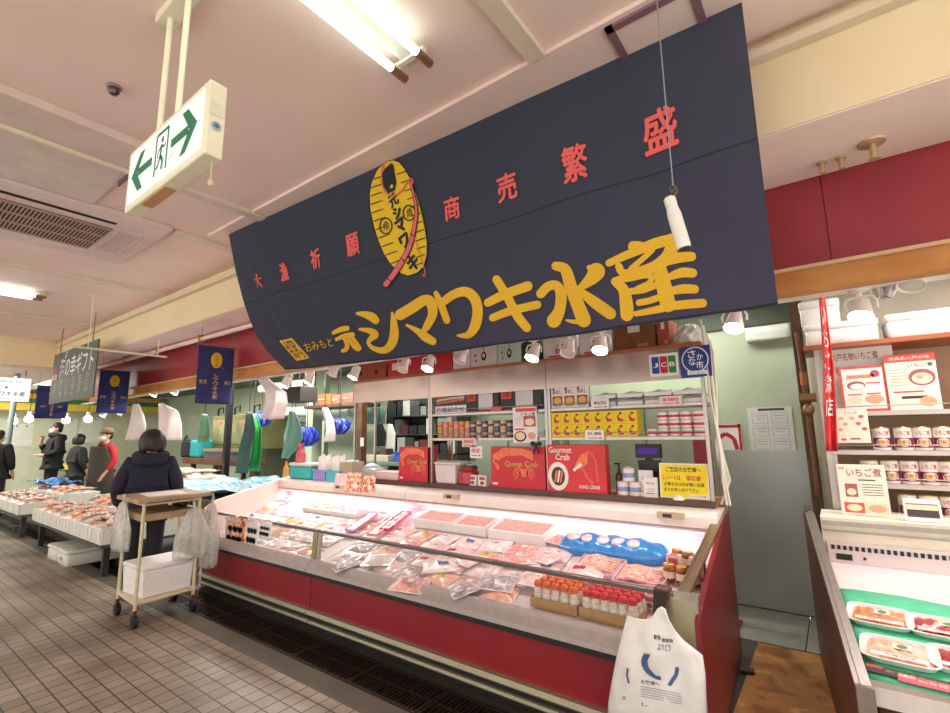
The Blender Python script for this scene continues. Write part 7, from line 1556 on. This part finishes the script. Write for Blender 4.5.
def basket(label, px, col, Y, papers):
    a, c, zl, zh = rectY(*px, Y); t = thing('basket', label, 'basket', ((a+c)/2, Y+.1, CZ)); h = zh-zl; m = mat('basket '+col, col, .4)
    MB().tray(a, c, Y, Y+.2, CZ, CZ+h, .008).build('basket', m, t); MB().box(a-.008, c+.008, Y-.008, Y, CZ+h-.02, CZ+h).box(a-.008, c+.008, Y+.2, Y+.208, CZ+h-.02, CZ+h).build('rim', m, t)
    for k in range(papers):
        o = MB().hexa([(a+.02+.03*k, Y+.06+.05*k, CZ+.01), (c-.05+.02*k, Y+.06+.05*k, CZ+.01), (c-.05+.02*k, Y+.07+.05*k, CZ+.01), (a+.02+.03*k, Y+.07+.05*k, CZ+.01), (a+.03+.05*k, Y+.05+.05*k, CZ+h+.15), (c-.08+.05*k, Y+.05+.05*k, CZ+h+.19), (c-.08+.05*k, Y+.06+.05*k, CZ+h+.19), (a+.03+.05*k, Y+.06+.05*k, CZ+h+.15)]).build('paper', PAPER, None)
        tag(o, 'white paper bag standing in the %s, %s one' % (label.split(' with')[0], ('front', 'back')[k]), 'paper bag', 'white papers in the baskets')
basket('violet basket with white papers on the counter top', (313, 468, 325, 479), '#8d84c8', 3.66, 2); basket('turquoise basket with white papers on the counter top', (326, 468, 339, 479), '#3fb4c0', 3.66, 2)
bx('tissue_box', 'beige box beside the turquoise basket', 'box', (340, 462, 352, 476), 3.70, .18, mat('beige box', '#b8a692', .6), lambda t, a, c, zl, zh: MB().rbox(a+.03, c-.03, 3.74, 3.84, zh, zh+.015, .02).build('slot', PAPER, t), CZ)
FOODP2 = ramp_mat('orange food print', [(.28, '#3b2a30'), (.42, '#d9643a'), (.52, '#f0b88a'), (.62, '#f3e4d6'), (.72, '#c8402e')], 26, .6, 0, 1.2, 0)
for k, (px, m, lab) in enumerate((((334, 470, 346, 487), PINK, 'pale lilac leaflet leaning on the counter canopy'), ((346, 469, 361, 488), FOODP2, 'orange food leaflet on the counter canopy, left of the dark one'), ((362, 470, 374, 488), FOODP, 'dark patterned food leaflet on the counter canopy'))):
    card('leaflet', lab, 'leaflet', px, 3.555, [m, PAPER, REDINK], lambda b, fr, w, h: (b.rect(fr, 0, h*.38, w*.7, h*.12, 1), b.text('お品書', fr, 0, h*.38, w*.5, h*.08, 2), b.disc(fr, w*.1, -h*.2, w*.18, h*.14, 1)), .004, 'leaflets on the canopy', .93, .12)
bx('white_tray', 'low white tray beside the crab box in the left bay', 'tray', (376, 473, 398, 481), 3.82, .2, mat('rosy white tray', '#ecd6d2', .4), lambda t, a, c, zl, zh: MB().rbox(a-.008, c+.008, 3.812, 4.028, zh, zh+.012, .02).build('rim', mat('rosy white tray', '#ecd6d2', .4), t), SB+.002)
bx('clear_bag', 'clear crumpled bag on the base board of the left bay', 'plastic bag', (357, 468, 374, 480), 3.84, .2, mat('clear bag grey', '#cdd3d0', .2, noise=20, bump=.6, coat=.4), lambda t, a, c, zl, zh: MB().ell(((a+c)/2, 3.94, zh), ((c-a)*.4, .08, .05), 12).build('knot', mat('clear bag grey', '#cdd3d0', .2), t), SB+.002, .04)
# ================================================================== LIGHT
W = bpy.data.worlds.new('World'); S.world = W; W.use_nodes = True; W.node_tree.nodes['Background'].inputs[0].default_value = (1, .93, .86, 1); W.node_tree.nodes['Background'].inputs[1].default_value = 1.3
for x in (-11, -8.4, -5.8): area('stall light', (x, 4.4, 2.75), 1.6, 60, (1, .97, .9), sy=.3)
for x in (-3.2, -1.2): area('stall light', (x, 4.5, 2.75), 1.4, 16, (1, .96, .9), sy=.3)
area('stall light', (.9, 3.8, 2.75), 1.2, 20, (1, .95, .88), sy=.3)
area('far light', (-14.5, 1.5, 2.95), 1.5, 120, (1, .97, .88), sy=1.5)
for x, y in ((-1.49, -1.6), (-4.7, -1.6), (-8.02, -1.6), (-11, .6)): tube_light((x, y+.75, 3.42), 1.5, 'twin tube ceiling light %s' % ('over the aisle behind the camera', 'behind the camera, left', 'behind the camera, far left', 'at the far end of the aisle')[(-1.49, -4.7, -8.02, -11).index(x)])
area('case light', (.9, 3.7, 1.9), 1.6, 4, (1, .97, .95), (-.3, 0, 0), sy=.1)
vs.exposure = 0.62
for o in list(protos):
    if not o[3]:
        for ch in list(o[0].children): bpy.data.objects.remove(ch)
        bpy.data.objects.remove(o[0])
S.cycles.use_denoising = True
try: S.cycles.denoiser = 'OPENIMAGEDENOISE'
except Exception: pass
S.cycles.max_bounces = 8; S.cycles.diffuse_bounces = 4; S.cycles.transparent_max_bounces = 12
S.cycles.sample_clamp_indirect = 4
